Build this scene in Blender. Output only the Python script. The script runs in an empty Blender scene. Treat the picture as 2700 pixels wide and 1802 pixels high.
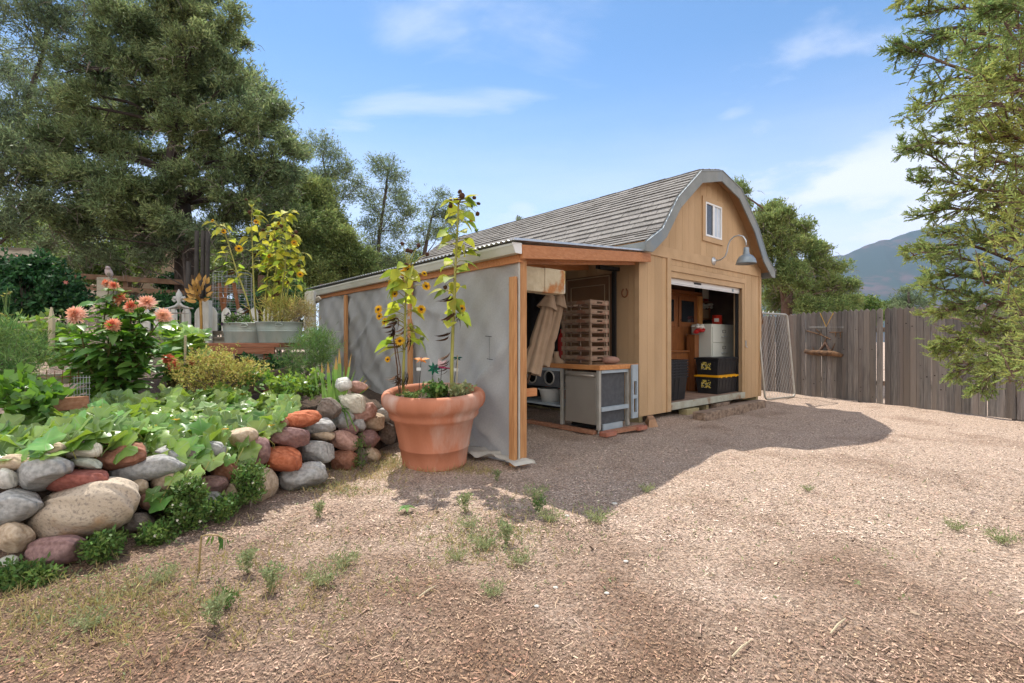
import bpy, math, random
import numpy as np
from mathutils import Matrix, Vector
rng = random.Random(11); nr = np.random.default_rng(11)
C = bpy.context.scene.collection
F, CX, CY, H = 1290.0, 1350.0, 901.0, 1.22
def P(x, y, Y): return Vector(((x-CX)/F*Y, Y, H+(CY-y)/F*Y))          # sight line at depth Y
def G(x, y, z=0.0):                                                   # sight line meets height z
    Y = (H-z)*F/(y-CY); return Vector(((x-CX)/F*Y, Y, z))
DS = 2700/2349.0
def D(x, y, Y): return P(x*DS, y*DS, Y)
AX, AY, TH = 1.938, 7.43, math.radians(40.93)
UX, UY = math.cos(TH), math.sin(TH)
SH = Matrix.Translation((AX, AY, 0)) @ Matrix.Rotation(TH, 4, 'Z')
def SL(a, b, z): return SH @ Vector((a, b, z))
def SA(px, b):                                                        # shed-frame a on plane b under image column px
    r = (px-CX)/F; X0 = AX-UY*b; Y0 = AY+UX*b
    return (r*Y0-X0)/(UX-r*UY)
def SZ(py, a, b): return H+(CY-py)/F*(AY+UX*b+UY*a)
def SB(px, a):                                                        # shed-frame b on plane a under column px
    r = (px-CX)/F; X0 = AX+UX*a; Y0 = AY+UY*a
    return (X0-r*Y0)/(UY+r*UX)
def s2l(c):
    c /= 255.0
    return c/12.92 if c <= .04045 else ((c+.055)/1.055)**2.4
def rgb(r, g, b, k=1.0): return (s2l(r)*k, s2l(g)*k, s2l(b)*k, 1)
# ---------------------------------------------------------------- materials
def mat(name, c1, c2=None, scale=6, detail=6, rough=.75, bump=0, bscale=None, island=0, transl=0, metal=0,
        stretch=(1, 1, 1), ramp=(.35, .65), c3=None, c3scale=1.2, c3ramp=(.5, .62), spec=.35, hue=0, alpha=None, voronoi=False, tcol=None):
    m = bpy.data.materials.new(name); m.use_nodes = True
    nt = m.node_tree; N = nt.nodes; L = nt.links
    for n in list(N): N.remove(n)
    out = N.new('ShaderNodeOutputMaterial'); p = N.new('ShaderNodeBsdfPrincipled')
    tc = N.new('ShaderNodeTexCoord'); mp = N.new('ShaderNodeMapping'); mp.inputs['Scale'].default_value = stretch
    L.new(tc.outputs['Object'], mp.inputs[0])
    p.inputs['Roughness'].default_value = rough; p.inputs['Metallic'].default_value = metal
    p.inputs['Specular IOR Level'].default_value = spec
    col = None
    def mix(a, b, f, bt='MIX'):
        n = N.new('ShaderNodeMix'); n.data_type = 'RGBA'; n.blend_type = bt
        for s, v in ((0, f), (6, a), (7, b)):
            if hasattr(v, 'is_linked') or hasattr(v, 'links'): L.new(v, n.inputs[s])
            else: n.inputs[s].default_value = v
        return n.outputs[2]
    def noise(sc, de=6, r0=.35, r1=.65, dist=0):
        t = N.new('ShaderNodeTexNoise'); t.inputs['Scale'].default_value = sc; t.inputs['Detail'].default_value = de
        t.inputs['Distortion'].default_value = dist
        L.new(mp.outputs[0], t.inputs['Vector'])
        r = N.new('ShaderNodeMapRange'); r.inputs[1].default_value = r0; r.inputs[2].default_value = r1
        L.new(t.outputs[0], r.inputs[0]); return r.outputs[0], t.outputs[0]
    if c2 is not None:
        f, _ = noise(scale, detail, *ramp); col = mix(c1, c2, f)
    else: col = c1
    if c3 is not None:
        f, _ = noise(c3scale, 5, *c3ramp); col = mix(col, c3, f)
    if voronoi:
        v = N.new('ShaderNodeTexVoronoi'); v.inputs['Scale'].default_value = voronoi; L.new(mp.outputs[0], v.inputs['Vector'])
        sep = N.new('ShaderNodeSeparateColor'); L.new(v.outputs['Color'], sep.inputs[0])
        r = N.new('ShaderNodeMapRange'); r.inputs[3].default_value = .45; r.inputs[4].default_value = 1.45
        L.new(sep.outputs[0], r.inputs[0])
        cc = N.new('ShaderNodeCombineColor')
        for k in range(3): L.new(r.outputs[0], cc.inputs[k])
        col = mix(col, cc.outputs[0], 1.0, 'MULTIPLY')
    if island or hue:
        g = N.new('ShaderNodeNewGeometry'); hs = N.new('ShaderNodeHueSaturation')
        r = N.new('ShaderNodeMapRange'); r.inputs[3].default_value = 1-island; r.inputs[4].default_value = 1+island
        L.new(g.outputs['Random Per Island'], r.inputs[0]); L.new(r.outputs[0], hs.inputs['Value'])
        if hue:
            mu = N.new('ShaderNodeMath'); mu.operation = 'MULTIPLY'; mu.inputs[1].default_value = 7.31
            fr = N.new('ShaderNodeMath'); fr.operation = 'FRACT'
            L.new(g.outputs['Random Per Island'], mu.inputs[0]); L.new(mu.outputs[0], fr.inputs[0])
            r2 = N.new('ShaderNodeMapRange'); r2.inputs[3].default_value = .5-hue; r2.inputs[4].default_value = .5+hue
            L.new(fr.outputs[0], r2.inputs[0]); L.new(r2.outputs[0], hs.inputs['Hue'])
        if hasattr(col, 'links'): L.new(col, hs.inputs['Color'])
        else: hs.inputs['Color'].default_value = col
        col = hs.outputs[0]
    if hasattr(col, 'links'): L.new(col, p.inputs['Base Color'])
    else: p.inputs['Base Color'].default_value = col
    if bump:
        _, raw = noise(bscale or scale*3, 8)
        b = N.new('ShaderNodeBump'); b.inputs['Strength'].default_value = bump; b.inputs['Distance'].default_value = .02
        L.new(raw, b.inputs['Height']); L.new(b.outputs[0], p.inputs['Normal'])
    sh = p.outputs[0]
    if transl:
        t = N.new('ShaderNodeBsdfTranslucent')
        if tcol is not None: t.inputs[0].default_value = tcol
        elif hasattr(col, 'links'): L.new(col, t.inputs[0])
        else: t.inputs[0].default_value = col
        ms = N.new('ShaderNodeMixShader'); ms.inputs[0].default_value = transl
        L.new(sh, ms.inputs[1]); L.new(t.outputs[0], ms.inputs[2]); sh = ms.outputs[0]
    if alpha is not None:
        t = N.new('ShaderNodeBsdfTransparent'); ms = N.new('ShaderNodeMixShader'); ms.inputs[0].default_value = alpha
        L.new(t.outputs[0], ms.inputs[1]); L.new(sh, ms.inputs[2]); sh = ms.outputs[0]
    L.new(sh, out.inputs[0]); return m
W = {}
W['siding'] = mat('siding_paint', (.46, .305, .165, 1), (.53, .355, .2, 1), 3, rough=.85, bump=.25, bscale=40, island=.07, stretch=(1, 1, .25), c3=(.34, .21, .10, 1), c3scale=1.6, c3ramp=(.6, .8))
W['trimtan'] = mat('trim_paint', (.46, .305, .165, 1), (.53, .355, .2, 1), 4, rough=.75, bump=.1)
W['soffit'] = mat('soffit_board', (.36, .2, .09, 1), (.42, .25, .12, 1), 5, rough=.8, bump=.1)
W['fascia'] = mat('fascia_grey_paint', (.205, .22, .21, 1), (.255, .265, .25, 1), 4, rough=.7, bump=.1, c3=(.2, .24, .27, 1))
W['shingle'] = mat('asphalt_shingle', (.195, .182, .168, 1), (.275, .26, .242, 1), 30, rough=.95, bump=.5, bscale=120, island=.12, hue=.008)
W['metal'] = mat('galvanised_steel', (.5, .53, .55, 1), (.62, .64, .65, 1), 8, rough=.4, metal=.75, bump=.05)
W['galv'] = mat('weathered_zinc', (.27, .33, .30, 1), (.40, .46, .42, 1), 6, rough=.5, metal=.35, bump=.06, stretch=(1, 1, .4), c3=(.3, .3, .25, 1), c3ramp=(.6, .75))
W['lampgrey'] = mat('lamp_zinc', (.20, .245, .275, 1), (.28, .32, .345, 1), 10, rough=.42, metal=.3)
W['lampin'] = mat('lamp_inside_enamel', (.35, .37, .38, 1), rough=.5)
W['white'] = mat('white_vinyl', (.8, .8, .78, 1), rough=.4)
W['glassd'] = mat('dark_pane', (.02, .022, .025, 1), rough=.08, spec=.8)
W['glassl'] = mat('pane_with_blind', (.42, .47, .52, 1), (.55, .6, .64, 1), 3, rough=.12, spec=.8)
W['cedar'] = mat('stained_cedar', (.44, .165, .055, 1), (.57, .255, .105, 1), 5, rough=.6, bump=.15, stretch=(1, 9, 9), ramp=(.3, .7), island=.12)
W['cedarv'] = mat('cedar_upright', (.42, .19, .07, 1), (.60, .31, .13, 1), 5, rough=.65, bump=.15, stretch=(9, 9, 1), ramp=(.3, .7), island=.15)
W['oldcream'] = mat('flaking_cream_paint', (.52, .44, .3, 1), (.42, .34, .22, 1), 8, rough=.9, bump=.4, c3=(.4, .17, .06, 1), c3scale=4, c3ramp=(.54, .62))
W['oldend'] = mat('chipped_end_grain', (.5, .4, .16, 1), (.45, .16, .06, 1), 12, rough=.95, bump=.8, ramp=(.45, .55), c3=(.5, .48, .42, 1), c3scale=6)
W['gutter'] = mat('gutter_enamel', (.55, .55, .46, 1), (.62, .62, .54, 1), 3, rough=.4)
W['darkwood'] = mat('dark_interior_wood', (.05, .026, .014, 1), (.085, .045, .024, 1), 4, rough=.8, bump=.2, stretch=(1, 1, .2))
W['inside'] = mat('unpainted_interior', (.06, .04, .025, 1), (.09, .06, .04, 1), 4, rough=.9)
W['doorbrown'] = mat('brown_door_skin', (.16, .085, .04, 1), (.2, .11, .055, 1), 3, rough=.6)
W['doorline'] = mat('door_moulding', (.42, .33, .22, 1), rough=.6)
W['black'] = mat('black_plastic', (.012, .012, .014, 1), (.018, .018, .02, 1), 5, rough=.45, bump=.05)
W['blackmat'] = mat('black_steel', (.015, .014, .013, 1), rough=.7)
W['yellow'] = mat('yellow_lid', (.75, .36, .01, 1), rough=.4)
W['labely'] = mat('yellow_sticker', (.7, .55, .1, 1), (.03, .03, .02, 1), 22, detail=2, rough=.5, ramp=(.47, .5), c3=(.6, .6, .55, 1), c3scale=15, c3ramp=(.6, .62))
W['oak'] = mat('varnished_oak', (.17, .058, .017, 1), (.27, .10, .03, 1), 5, rough=.4, bump=.1, stretch=(9, 9, 1), ramp=(.3, .7))
W['oakr'] = mat('light_oak_edge', (.52, .22, .06, 1), (.62, .3, .1, 1), 5, rough=.4, stretch=(9, 9, 1))
W['cabgrey'] = mat('putty_enamel', (.56, .57, .50, 1), (.60, .61, .54, 1), 3, rough=.45)
W['steel'] = mat('brushed_steel', (.40, .36, .31, 1), (.47, .43, .37, 1), 1.5, rough=.42, metal=.6)
W['fridgeside'] = mat('charcoal_panel', (.065, .068, .075, 1), (.085, .088, .095, 1), 20, rough=.6, bump=.05)
W['leggrey'] = mat('table_leg_steel', (.38, .36, .31, 1), (.48, .46, .41, 1), 6, rough=.5, metal=.4)
W['bracket'] = mat('grey_bracket_steel', (.34, .4, .44, 1), (.4, .46, .5, 1), 6, rough=.55, metal=.2)
W['tabletop'] = mat('worn_table_top', (.30, .15, .07, 1), (.45, .27, .15, 1), 6, rough=.7, bump=.2, stretch=(6, 1, 6), c3=(.5, .4, .3, 1), c3ramp=(.6, .75))
W['tabletrim'] = mat('orange_table_edge', (.5, .2, .06, 1), (.58, .27, .1, 1), 5, rough=.55, stretch=(6, 1, 6))
W['crate'] = mat('old_crate_slats', (.19, .125, .08, 1), (.30, .215, .15, 1), 9, rough=.9, bump=.3, island=.25, c3=(.22, .11, .07, 1), c3scale=8)
W['canvas'] = mat('tan_canvas', (.33, .225, .145, 1), (.39, .275, .18, 1), 6, rough=.9, bump=.1)
W['whiteplastic'] = mat('white_plastic', (.58, .58, .54, 1), (.64, .64, .6, 1), 4, rough=.45)
W['red'] = mat('red_plastic', (.4, .015, .012, 1), rough=.45)
W['redcan'] = mat('red_tin', (.5, .03, .012, 1), (.44, .025, .01, 1), 4, rough=.35)
W['brick'] = mat('red_brick', (.34, .12, .075, 1), (.42, .18, .12, 1), 12, rough=.95, bump=.4)
W['plankred'] = mat('red_brown_plank', (.3, .13, .07, 1), (.4, .2, .12, 1), 7, rough=.9, bump=.25, stretch=(6, 1, 6))
W['block'] = mat('treated_block', (.36, .3, .15, 1), (.42, .35, .2, 1), 8, rough=.9, bump=.25)
W['woodgrey'] = mat('weathered_timber', (.22, .15, .105, 1), (.36, .27, .2, 1), 4, rough=.95, bump=.2, stretch=(.8, 9, 9), c3=(.15, .105, .08, 1), c3scale=2)
W['wedge'] = mat('raw_wedge_wood', (.36, .2, .11, 1), (.45, .28, .17, 1), 8, rough=.9, bump=.2)
W['fence'] = mat('grey_fence_board', (.11, .101, .093, 1), (.215, .197, .178, 1), 7, detail=9, rough=.95, bump=.5, stretch=(9, 9, .45), island=.4, hue=.01, c3=(.20, .165, .138, 1), c3scale=.6, c3ramp=(.45, .65))
W['knot'] = mat('fence_knot', (.03, .022, .018, 1), rough=.9)
W['sill'] = mat('worn_sill_paint', (.46, .46, .38, 1), (.38, .36, .28, 1), 7, rough=.85, bump=.2, c3=(.27, .17, .1, 1), c3scale=4, c3ramp=(.55, .68))
W['floor'] = mat('shed_floor_board', (.2, .12, .085, 1), (.3, .2, .14, 1), 6, rough=.85, bump=.2)
W['terracotta'] = mat('terracotta', (.40, .145, .075, 1), (.49, .19, .105, 1), 5, detail=9, rough=.8, bump=.14, bscale=60, stretch=(1, 1, .3), c3=(.58, .42, .34, 1), c3scale=3.5, c3ramp=(.53, .76))
W['soil'] = mat('dark_soil', (.04, .026, .018, 1), (.10, .068, .045, 1), 25, rough=1, bump=.8, bscale=60)
W['stem'] = mat('sunflower_stem', (.3, .3, .07, 1), (.36, .33, .1, 1), 20, rough=.7)
W['sunleaf'] = mat('sunflower_leaf', (.30, .40, .05, 1), (.46, .48, .05, 1), 12, rough=.6, island=.4, hue=.035, transl=.5)
W['sunyel'] = mat('yellowing_leaf', (.60, .56, .05, 1), (.50, .52, .06, 1), 12, rough=.6, island=.35, hue=.025, transl=.55)
W['deadleaf'] = mat('dead_leaf', (.07, .035, .018, 1), (.12, .06, .03, 1), 20, rough=.9, island=.3)
W['petal'] = mat('sunflower_petal', (.75, .38, .008, 1), (.7, .46, .02, 1), 20, rough=.6, island=.15, transl=.45)
W['disc'] = mat('seed_disc', (.045, .018, .008, 1), (.1, .045, .02, 1), 80, rough=.95)
W['bud'] = mat('green_bud', (.16, .22, .05, 1), rough=.7, transl=.2)
W['squash'] = mat('squash_leaf', (.155, .29, .06, 1), (.235, .37, .09, 1), 14, rough=.36, island=.55, hue=.035, transl=.36, spec=.7, tcol=(.32, .46, .04, 1))
W['vein'] = mat('squash_vein', (.30, .42, .17, 1), rough=.5, transl=.3)
W['dahleaf'] = mat('dahlia_leaf', (.085, .19, .035, 1), (.13, .26, .055, 1), 14, rough=.45, island=.45, hue=.02, transl=.33, spec=.5, tcol=(.2, .4, .02, 1))
W['dahstem'] = mat('dahlia_stem', (.1, .07, .03, 1), (.13, .13, .04, 1), 14, rough=.6)
W['dahpeach'] = mat('peach_petal', (.86, .50, .32, 1), (.84, .40, .25, 1), 20, rough=.6, island=.2, transl=.3)
W['dahpale'] = mat('pale_petal', (.9, .55, .42, 1), rough=.6, island=.15, transl=.3)
W['dahcoral'] = mat('coral_petal', (.78, .19, .10, 1), (.75, .25, .14, 1), 20, rough=.6, island=.2, transl=.3)
W['feather'] = mat('feathery_leaf', (.11, .22, .06, 1), (.18, .27, .08, 1), 8, rough=.7, island=.4, hue=.03, transl=.35)
W['aster'] = mat('yellow_green_leaf', (.42, .42, .10, 1), (.50, .42, .12, 1), 8, rough=.7, island=.4, hue=.05, transl=.35)
W['blade'] = mat('iris_blade', (.14, .27, .06, 1), (.2, .32, .07, 1), 8, rough=.5, island=.25, transl=.35)
W['tipbrown'] = mat('dry_blade', (.4, .27, .09, 1), rough=.8, transl=.3)
W['weed'] = mat('weed_leaf', (.085, .165, .035, 1), (.14, .22, .05, 1), 10, rough=.6, island=.4, hue=.03, transl=.3)
W['weedpale'] = mat('pale_weed_leaf', (.24, .29, .13, 1), (.33, .34, .17, 1), 10, rough=.7, island=.35, hue=.03, transl=.3)
W['tinywhite'] = mat('tiny_white_petal', (.75, .72, .6, 1), rough=.7)
W['drygrass'] = mat('dry_grass', (.32, .28, .1, 1), (.42, .33, .16, 1), 6, rough=.8, island=.35, hue=.03, transl=.3)
W['honey'] = mat('honeysuckle_leaf', (.022, .085, .025, 1), (.04, .12, .03, 1), 8, rough=.5, island=.5, hue=.02, transl=.25)
W['pinkfl'] = mat('pink_blossom', (.6, .12, .1, 1), (.7, .3, .22, 1), 20, rough=.7, transl=.2)
W['purplefl'] = mat('purple_petal', (.09, .025, .1, 1), rough=.7, transl=.2)
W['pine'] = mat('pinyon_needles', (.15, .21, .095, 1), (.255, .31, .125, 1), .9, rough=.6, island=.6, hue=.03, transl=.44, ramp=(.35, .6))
W['pinedk'] = mat('dark_pine_needles', (.14, .195, .10, 1), (.235, .285, .135, 1), .8, rough=.6, island=.6, hue=.03, transl=.44)  # second needle green, slightly greyer and darker
W['junip'] = mat('juniper_scale_leaf', (.19, .265, .085, 1), (.30, .35, .11, 1), .9, rough=.65, island=.45, hue=.03, transl=.38)
W['junipnear'] = mat('near_juniper_leaf', (.29, .385, .14, 1), (.44, .47, .14, 1), 1.6, rough=.55, island=.45, hue=.035, transl=.4)
W['shrub'] = mat('bright_shrub_leaf', (.13, .21, .045, 1), (.22, .28, .08, 1), 1.2, rough=.6, island=.45, hue=.03, transl=.35)
W['bark'] = mat('pine_bark', (.055, .042, .035, 1), (.10, .078, .065, 1), 8, rough=.95, bump=.6, stretch=(1, 1, .3))
W['twig'] = mat('dead_twig', (.16, .125, .10, 1), (.24, .2, .165, 1), 8, rough=.95)
W['reddk'] = mat('reddish_bark', (.12, .07, .05, 1), (.20, .13, .095, 1), 10, rough=.9, bump=.3)
W['picket'] = mat('chalky_picket_paint', (.70, .69, .63, 1), (.58, .56, .49, 1), 7, rough=.9, bump=.2, stretch=(3, 3, .5), island=.15)
W['greyboard'] = mat('grey_silvered_board', (.27, .24, .18, 1), (.36, .32, .25, 1), 5, rough=.95, bump=.3, stretch=(1, 5, 5), c3=(.13, .11, .08, 1), c3scale=2)
W['rail'] = mat('brown_rail', (.15, .085, .05, 1), (.25, .16, .10, 1), 5, rough=.9, bump=.3)
W['rust'] = mat('rusty_wire', (.2, .075, .03, 1), (.28, .12, .05, 1), 10, rough=.9)
W['wire'] = mat('galvanised_wire', (.36, .37, .36, 1), rough=.55, metal=.3)
W['rope'] = mat('jute_rope', (.5, .42, .28, 1), rough=.9)
W['gold'] = mat('brass_leaf', (.42, .25, .07, 1), (.33, .17, .04, 1), 10, rough=.4, metal=.5)
W['ironwhite'] = mat('chalky_iron', (.5, .5, .47, 1), (.33, .25, .19, 1), 9, rough=.8, ramp=(.5, .65))
W['redtable'] = mat('red_table_wood', (.24, .09, .045, 1), (.32, .14, .08, 1), 5, rough=.8, bump=.2, stretch=(1, 6, 6))
W['birdgrey'] = mat('ceramic_bird_glaze', (.36, .28, .26, 1), (.45, .36, .33, 1), 10, rough=.5)
W['house'] = mat('pale_stucco', (.4, .29, .2, 1), (.44, .33, .24, 1), 3, rough=.9)
W['orange'] = mat('orange_wing', (.8, .3, .02, 1), (.03, .015, .01, 1), 30, rough=.5, ramp=(.55, .6), transl=.4)
W['teal'] = mat('teal_wing', (.005, .14, .08, 1), (.02, .05, .06, 1), 25, rough=.4, ramp=(.5, .6), transl=.3)
W['pinkw'] = mat('clear_pink_wing', (.7, .5, .52, 1), rough=.4, transl=.5)
W['magenta'] = mat('magenta_body', (.4, .01, .1, 1), rough=.4)
W['barkdeco'] = mat('driftwood_bark', (.06, .034, .02, 1), (.2, .11, .055, 1), 12, rough=.95, bump=.7)
W['ribbon'] = mat('yellow_cord', (.6, .36, .05, 1), rough=.7)
W['paper'] = mat('paper', (.6, .58, .52, 1), rough=.9)
W['card'] = mat('cardboard', (.32, .2, .11, 1), rough=.9)
W['bottle'] = mat('dusty_bottle', (.12, .10, .09, 1), (.2, .18, .16, 1), 9, rough=.4)
W['backdrop'] = mat('painted_shade', (.02, .018, .02, 1), (.032, .028, .028, 1), 6, rough=.85, bump=.2)
W['sheet'] = mat('loose_white_fabric', (.5, .48, .42, 1), (.58, .56, .5, 1), 5, rough=.9, bump=.2, transl=.15)
# ---------------------------------------------------------------- mesh builder
class MB:
    def __init__(s, M=None): s.v = []; s.f = []; s.m = []; s.cm = 0; s.M = M
    def add(s, vs, fs):
        o = len(s.v)
        for v in vs:
            v = Vector(v); s.v.append(s.M @ v if s.M is not None else v)
        for f in fs: s.f.append(tuple(i+o for i in f)); s.m.append(s.cm)
    def box(s, lo, hi):
        (a, b, c), (d, e, f) = lo, hi
        s.add([(a, b, c), (d, b, c), (d, e, c), (a, e, c), (a, b, f), (d, b, f), (d, e, f), (a, e, f)],
              [(0, 3, 2, 1), (4, 5, 6, 7), (0, 1, 5, 4), (1, 2, 6, 5), (2, 3, 7, 6), (3, 0, 4, 7)])
    def bar(s, p, q, w, h=None, up=(0, 0, 1), taper=1):
        p, q = Vector(p), Vector(q); h = h or w; d = (q-p).normalized(); up = Vector(up)
        if abs(d.dot(up)) > .98: up = Vector((0, 1, 0))
        x = d.cross(up).normalized(); y = x.cross(d)
        V = []
        for c, k in ((p, 1), (q, taper)):
            for i, j in ((-1, -1), (1, -1), (1, 1), (-1, 1)): V.append(c+x*(i*w/2*k)+y*(j*h/2*k))
        s.add(V, [(0, 1, 2, 3), (7, 6, 5, 4), (0, 4, 5, 1), (1, 5, 6, 2), (2, 6, 7, 3), (3, 7, 4, 0)])
    def tube(s, pts, r, n=6, cap=True):
        pts = [Vector(p) for p in pts]; k = len(pts)
        rr = r if isinstance(r, (list, tuple)) else [r]*k
        V = []; prev = None
        for i, p in enumerate(pts):
            d = (pts[min(i+1, k-1)]-pts[max(i-1, 0)])
            d = d.normalized() if d.length > 1e-9 else Vector((0, 0, 1))
            if prev is None:
                x = d.cross(Vector((0, 0, 1)) if abs(d.z) < .9 else Vector((1, 0, 0))).normalized()
            else:
                x = (prev-d*prev.dot(d))
                x = x.normalized() if x.length > 1e-6 else d.orthogonal().normalized()
            prev = x; y = d.cross(x)
            for j in range(n):
                t = 2*math.pi*j/n; V.append(p+(x*math.cos(t)+y*math.sin(t))*rr[i])
        fs = []
        for i in range(k-1):
            for j in range(n):
                a, b = i*n+j, i*n+(j+1) % n; fs.append((a, b, b+n, a+n))
        if cap: fs.append(tuple(range(n-1, -1, -1))); fs.append(tuple((k-1)*n+j for j in range(n)))
        s.add(V, fs)
    def lathe(s, c, prof, n=32, sx=1, sy=1, M=None, cap=True):
        c = Vector(c); V = []; fs = []
        for r, z in prof:
            for j in range(n):
                t = 2*math.pi*j/n; q = Vector((r*math.cos(t)*sx, r*math.sin(t)*sy, z))
                V.append(c+((M @ q) if M is not None else q))
        for i in range(len(prof)-1):
            for j in range(n):
                a, b = i*n+j, i*n+(j+1) % n; fs.append((a, b, b+n, a+n))
        if cap and prof[0][0] > 1e-4: fs.append(tuple(range(n-1, -1, -1)))
        if cap and prof[-1][0] > 1e-4: fs.append(tuple((len(prof)-1)*n+j for j in range(n)))
        s.add(V, fs)
    def poly(s, pts, th):                                     # planar polygon given thickness vector
        pts = [Vector(p) for p in pts]; th = Vector(th); n = len(pts)
        s.add(pts+[p+th for p in pts], [tuple(range(n-1, -1, -1)), tuple(range(n, 2*n))] + [(i, (i+1) % n, n+(i+1) % n, n+i) for i in range(n)])
    def leaf(s, base, d, up, L, w, droop=.25, heart=False):
        d = Vector(d).normalized(); up = Vector(up); x = d.cross(up)
        x = x.normalized() if x.length > 1e-5 else d.orthogonal().normalized()
        n = x.cross(d); b = Vector(base)
        st = [(0, .0 if not heart else .35), (.18, .85), (.42, 1), (.72, .6), (1, 0)]
        V = []
        for t, k in st:
            c = b+d*(L*t)-n*(droop*L*t*t)-(d*.06*L if (t == 0 and heart) else Vector())*0
            V += [c-x*(w*k/2)+n*(.12*w*k), c, c+x*(w*k/2)+n*(.12*w*k)]
        fs = []
        for i in range(4):
            a = i*3; fs += [(a, a+1, a+4, a+3), (a+1, a+2, a+5, a+4)]
        s.add(V, fs)
    def lobed(s, c, n, head, r, rg):                          # squash-type leaf, five soft lobes
        c = Vector(c); n = Vector(n).normalized(); hd = Vector(head); x = (hd-n*hd.dot(n))
        x = x.normalized() if x.length > 1e-5 else n.orthogonal().normalized(); y = n.cross(x)
        V = [c-n*(.10*r)]; fold = rg.uniform(.05, .3); TT = []
        for i in range(5):
            for dt, q in ((-.035, 1.06), (.035, 1.06), (.30, .9), (.628, .80), (.95, .95)): TT.append((-math.pi+.6283+i*1.2566+dt, q))
        K = 25
        ring1 = []; ring2 = []
        for k in range(K):
            t, rr = TT[k]
            rr *= (1 if k % 5 < 2 else rg.uniform(.88, 1.1))*r*(.55 if math.cos(t) < -.97 else 1)
            for q, lst in ((.55, ring1), (1, ring2)):
                u, v = math.cos(t)*rr*q, math.sin(t)*rr*q
                lst.append(c+x*u+y*v+n*(fold*abs(v)*.9-.20*r*q*q*abs(math.cos(t))+rg.uniform(-.03, .03)*r))
        V += ring1+ring2; fs = []
        for k in range(K):
            k2 = (k+1) % K; fs += [(0, 1+k, 1+k2), (1+k, 1+K+k, 1+K+k2, 1+k2)]
        m0 = len(s.m); s.add(V, fs)
        for k in range(0, K, 5): s.m[m0+2*k] = 1; s.m[m0+2*k+1] = 1
    def build(s, name, mats, parent=None, smooth=False, origin=None, bevel=0):
        if not isinstance(mats, (list, tuple)): mats = [mats]
        me = bpy.data.meshes.new(name)
        o = bpy.data.objects.new(name, me); C.objects.link(o)
        if parent is not None:
            inv = TM[parent.name].inverted(); vs = [inv @ v for v in s.v]; o.parent = parent; TM[o.name] = TM[parent.name]
        else:
            if origin is None:
                xs = list(zip(*s.v)); origin = Vector(((min(xs[0])+max(xs[0]))/2, (min(xs[1])+max(xs[1]))/2, min(xs[2])))
            origin = Vector(origin); vs = [v-origin for v in s.v]; o.location = origin; TM[o.name] = Matrix.Translation(origin)
        me.from_pydata(vs, [], s.f)
        for m in mats: me.materials.append(m)
        if len(mats) > 1: me.polygons.foreach_set('material_index', s.m)
        if smooth: me.polygons.foreach_set('use_smooth', [True]*len(me.polygons))
        me.update()
        if bevel:
            b = o.modifiers.new('bevel', 'BEVEL'); b.width = bevel; b.segments = 2; b.limit_method = 'ANGLE'
        return o
TM = {}
def tag(o, label=None, cat=None, group=None, kind=None):
    if label: o['label'] = label
    if cat: o['category'] = cat
    if group: o['group'] = group
    if kind: o['kind'] = kind
    return o
def thing(name, label, cat, at, group=None):
    o = bpy.data.objects.new(name, None); C.objects.link(o); o.empty_display_size = .1
    M = at if isinstance(at, Matrix) else Matrix.Translation(Vector(at))
    o.matrix_world = M; TM[o.name] = M.copy()
    return tag(o, label, cat, group)
def shthing(name, label, cat, a, b, z, group=None): return thing(name, label, cat, SH @ Matrix.Translation((a, b, z)), group)
def fastmesh(name, V, Q, mats, parent=None, origin=None, smooth=False):     # numpy quads
    me = bpy.data.meshes.new(name); V = np.asarray(V, dtype=np.float64); n = len(V); q = len(Q)
    o = bpy.data.objects.new(name, me); C.objects.link(o)
    if parent is not None:
        inv = np.array(TM[parent.name].inverted()); V = V @ inv[:3, :3].T+inv[:3, 3]; o.parent = parent; TM[o.name] = TM[parent.name]
    else:
        if origin is None: origin = ((V[:, 0].min()+V[:, 0].max())/2, (V[:, 1].min()+V[:, 1].max())/2, V[:, 2].min())
        V = V-np.array(origin); o.location = Vector(origin); TM[o.name] = Matrix.Translation(Vector(origin))
    me.vertices.add(n); me.vertices.foreach_set('co', V.astype(np.float32).ravel())
    me.loops.add(4*q); me.loops.foreach_set('vertex_index', np.asarray(Q, dtype=np.int32).ravel())
    me.polygons.add(q); me.polygons.foreach_set('loop_start', np.arange(0, 4*q, 4, dtype=np.int32))
    me.polygons.foreach_set('loop_total', np.full(q, 4, dtype=np.int32))
    if smooth: me.polygons.foreach_set('use_smooth', np.ones(q, dtype=bool))
    for m in (mats if isinstance(mats, list) else [mats]): me.materials.append(m)
    me.update(calc_edges=True); me.validate(); return o
def unit(a): return a/np.maximum(np.linalg.norm(a, axis=1, keepdims=True), 1e-9)
def fol_arrays(pts, L, wd, n, bias=None, bk=1.0, jit=.03, lv=.4):
    """n small diamond leaves about every point."""
    pts = np.asarray(pts); N = len(pts)*n
    b = np.repeat(pts, n, 0)+nr.normal(0, jit, (N, 3)); d = nr.normal(0, 1, (N, 3))
    if bias is not None: d = d*1.0+np.repeat(np.asarray(bias), n, 0)*bk*1.7
    d = unit(d); sd = unit(np.cross(d, nr.normal(0, 1, (N, 3))))
    ln = L*nr.uniform(1-lv, 1+lv, (N, 1)); w = wd*nr.uniform(.7, 1.3, (N, 1))
    V = np.stack([b, b+d*ln*.5+sd*w/2, b+d*ln, b+d*ln*.5-sd*w/2], 1).reshape(-1, 3)
    return V, np.arange(4*N).reshape(-1, 4)
def join(arrs):
    Vs = []; Qs = []; o = 0
    for V, Q in arrs: Vs.append(V); Qs.append(Q+o); o += len(V)
    return np.concatenate(Vs), np.concatenate(Qs)
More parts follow.
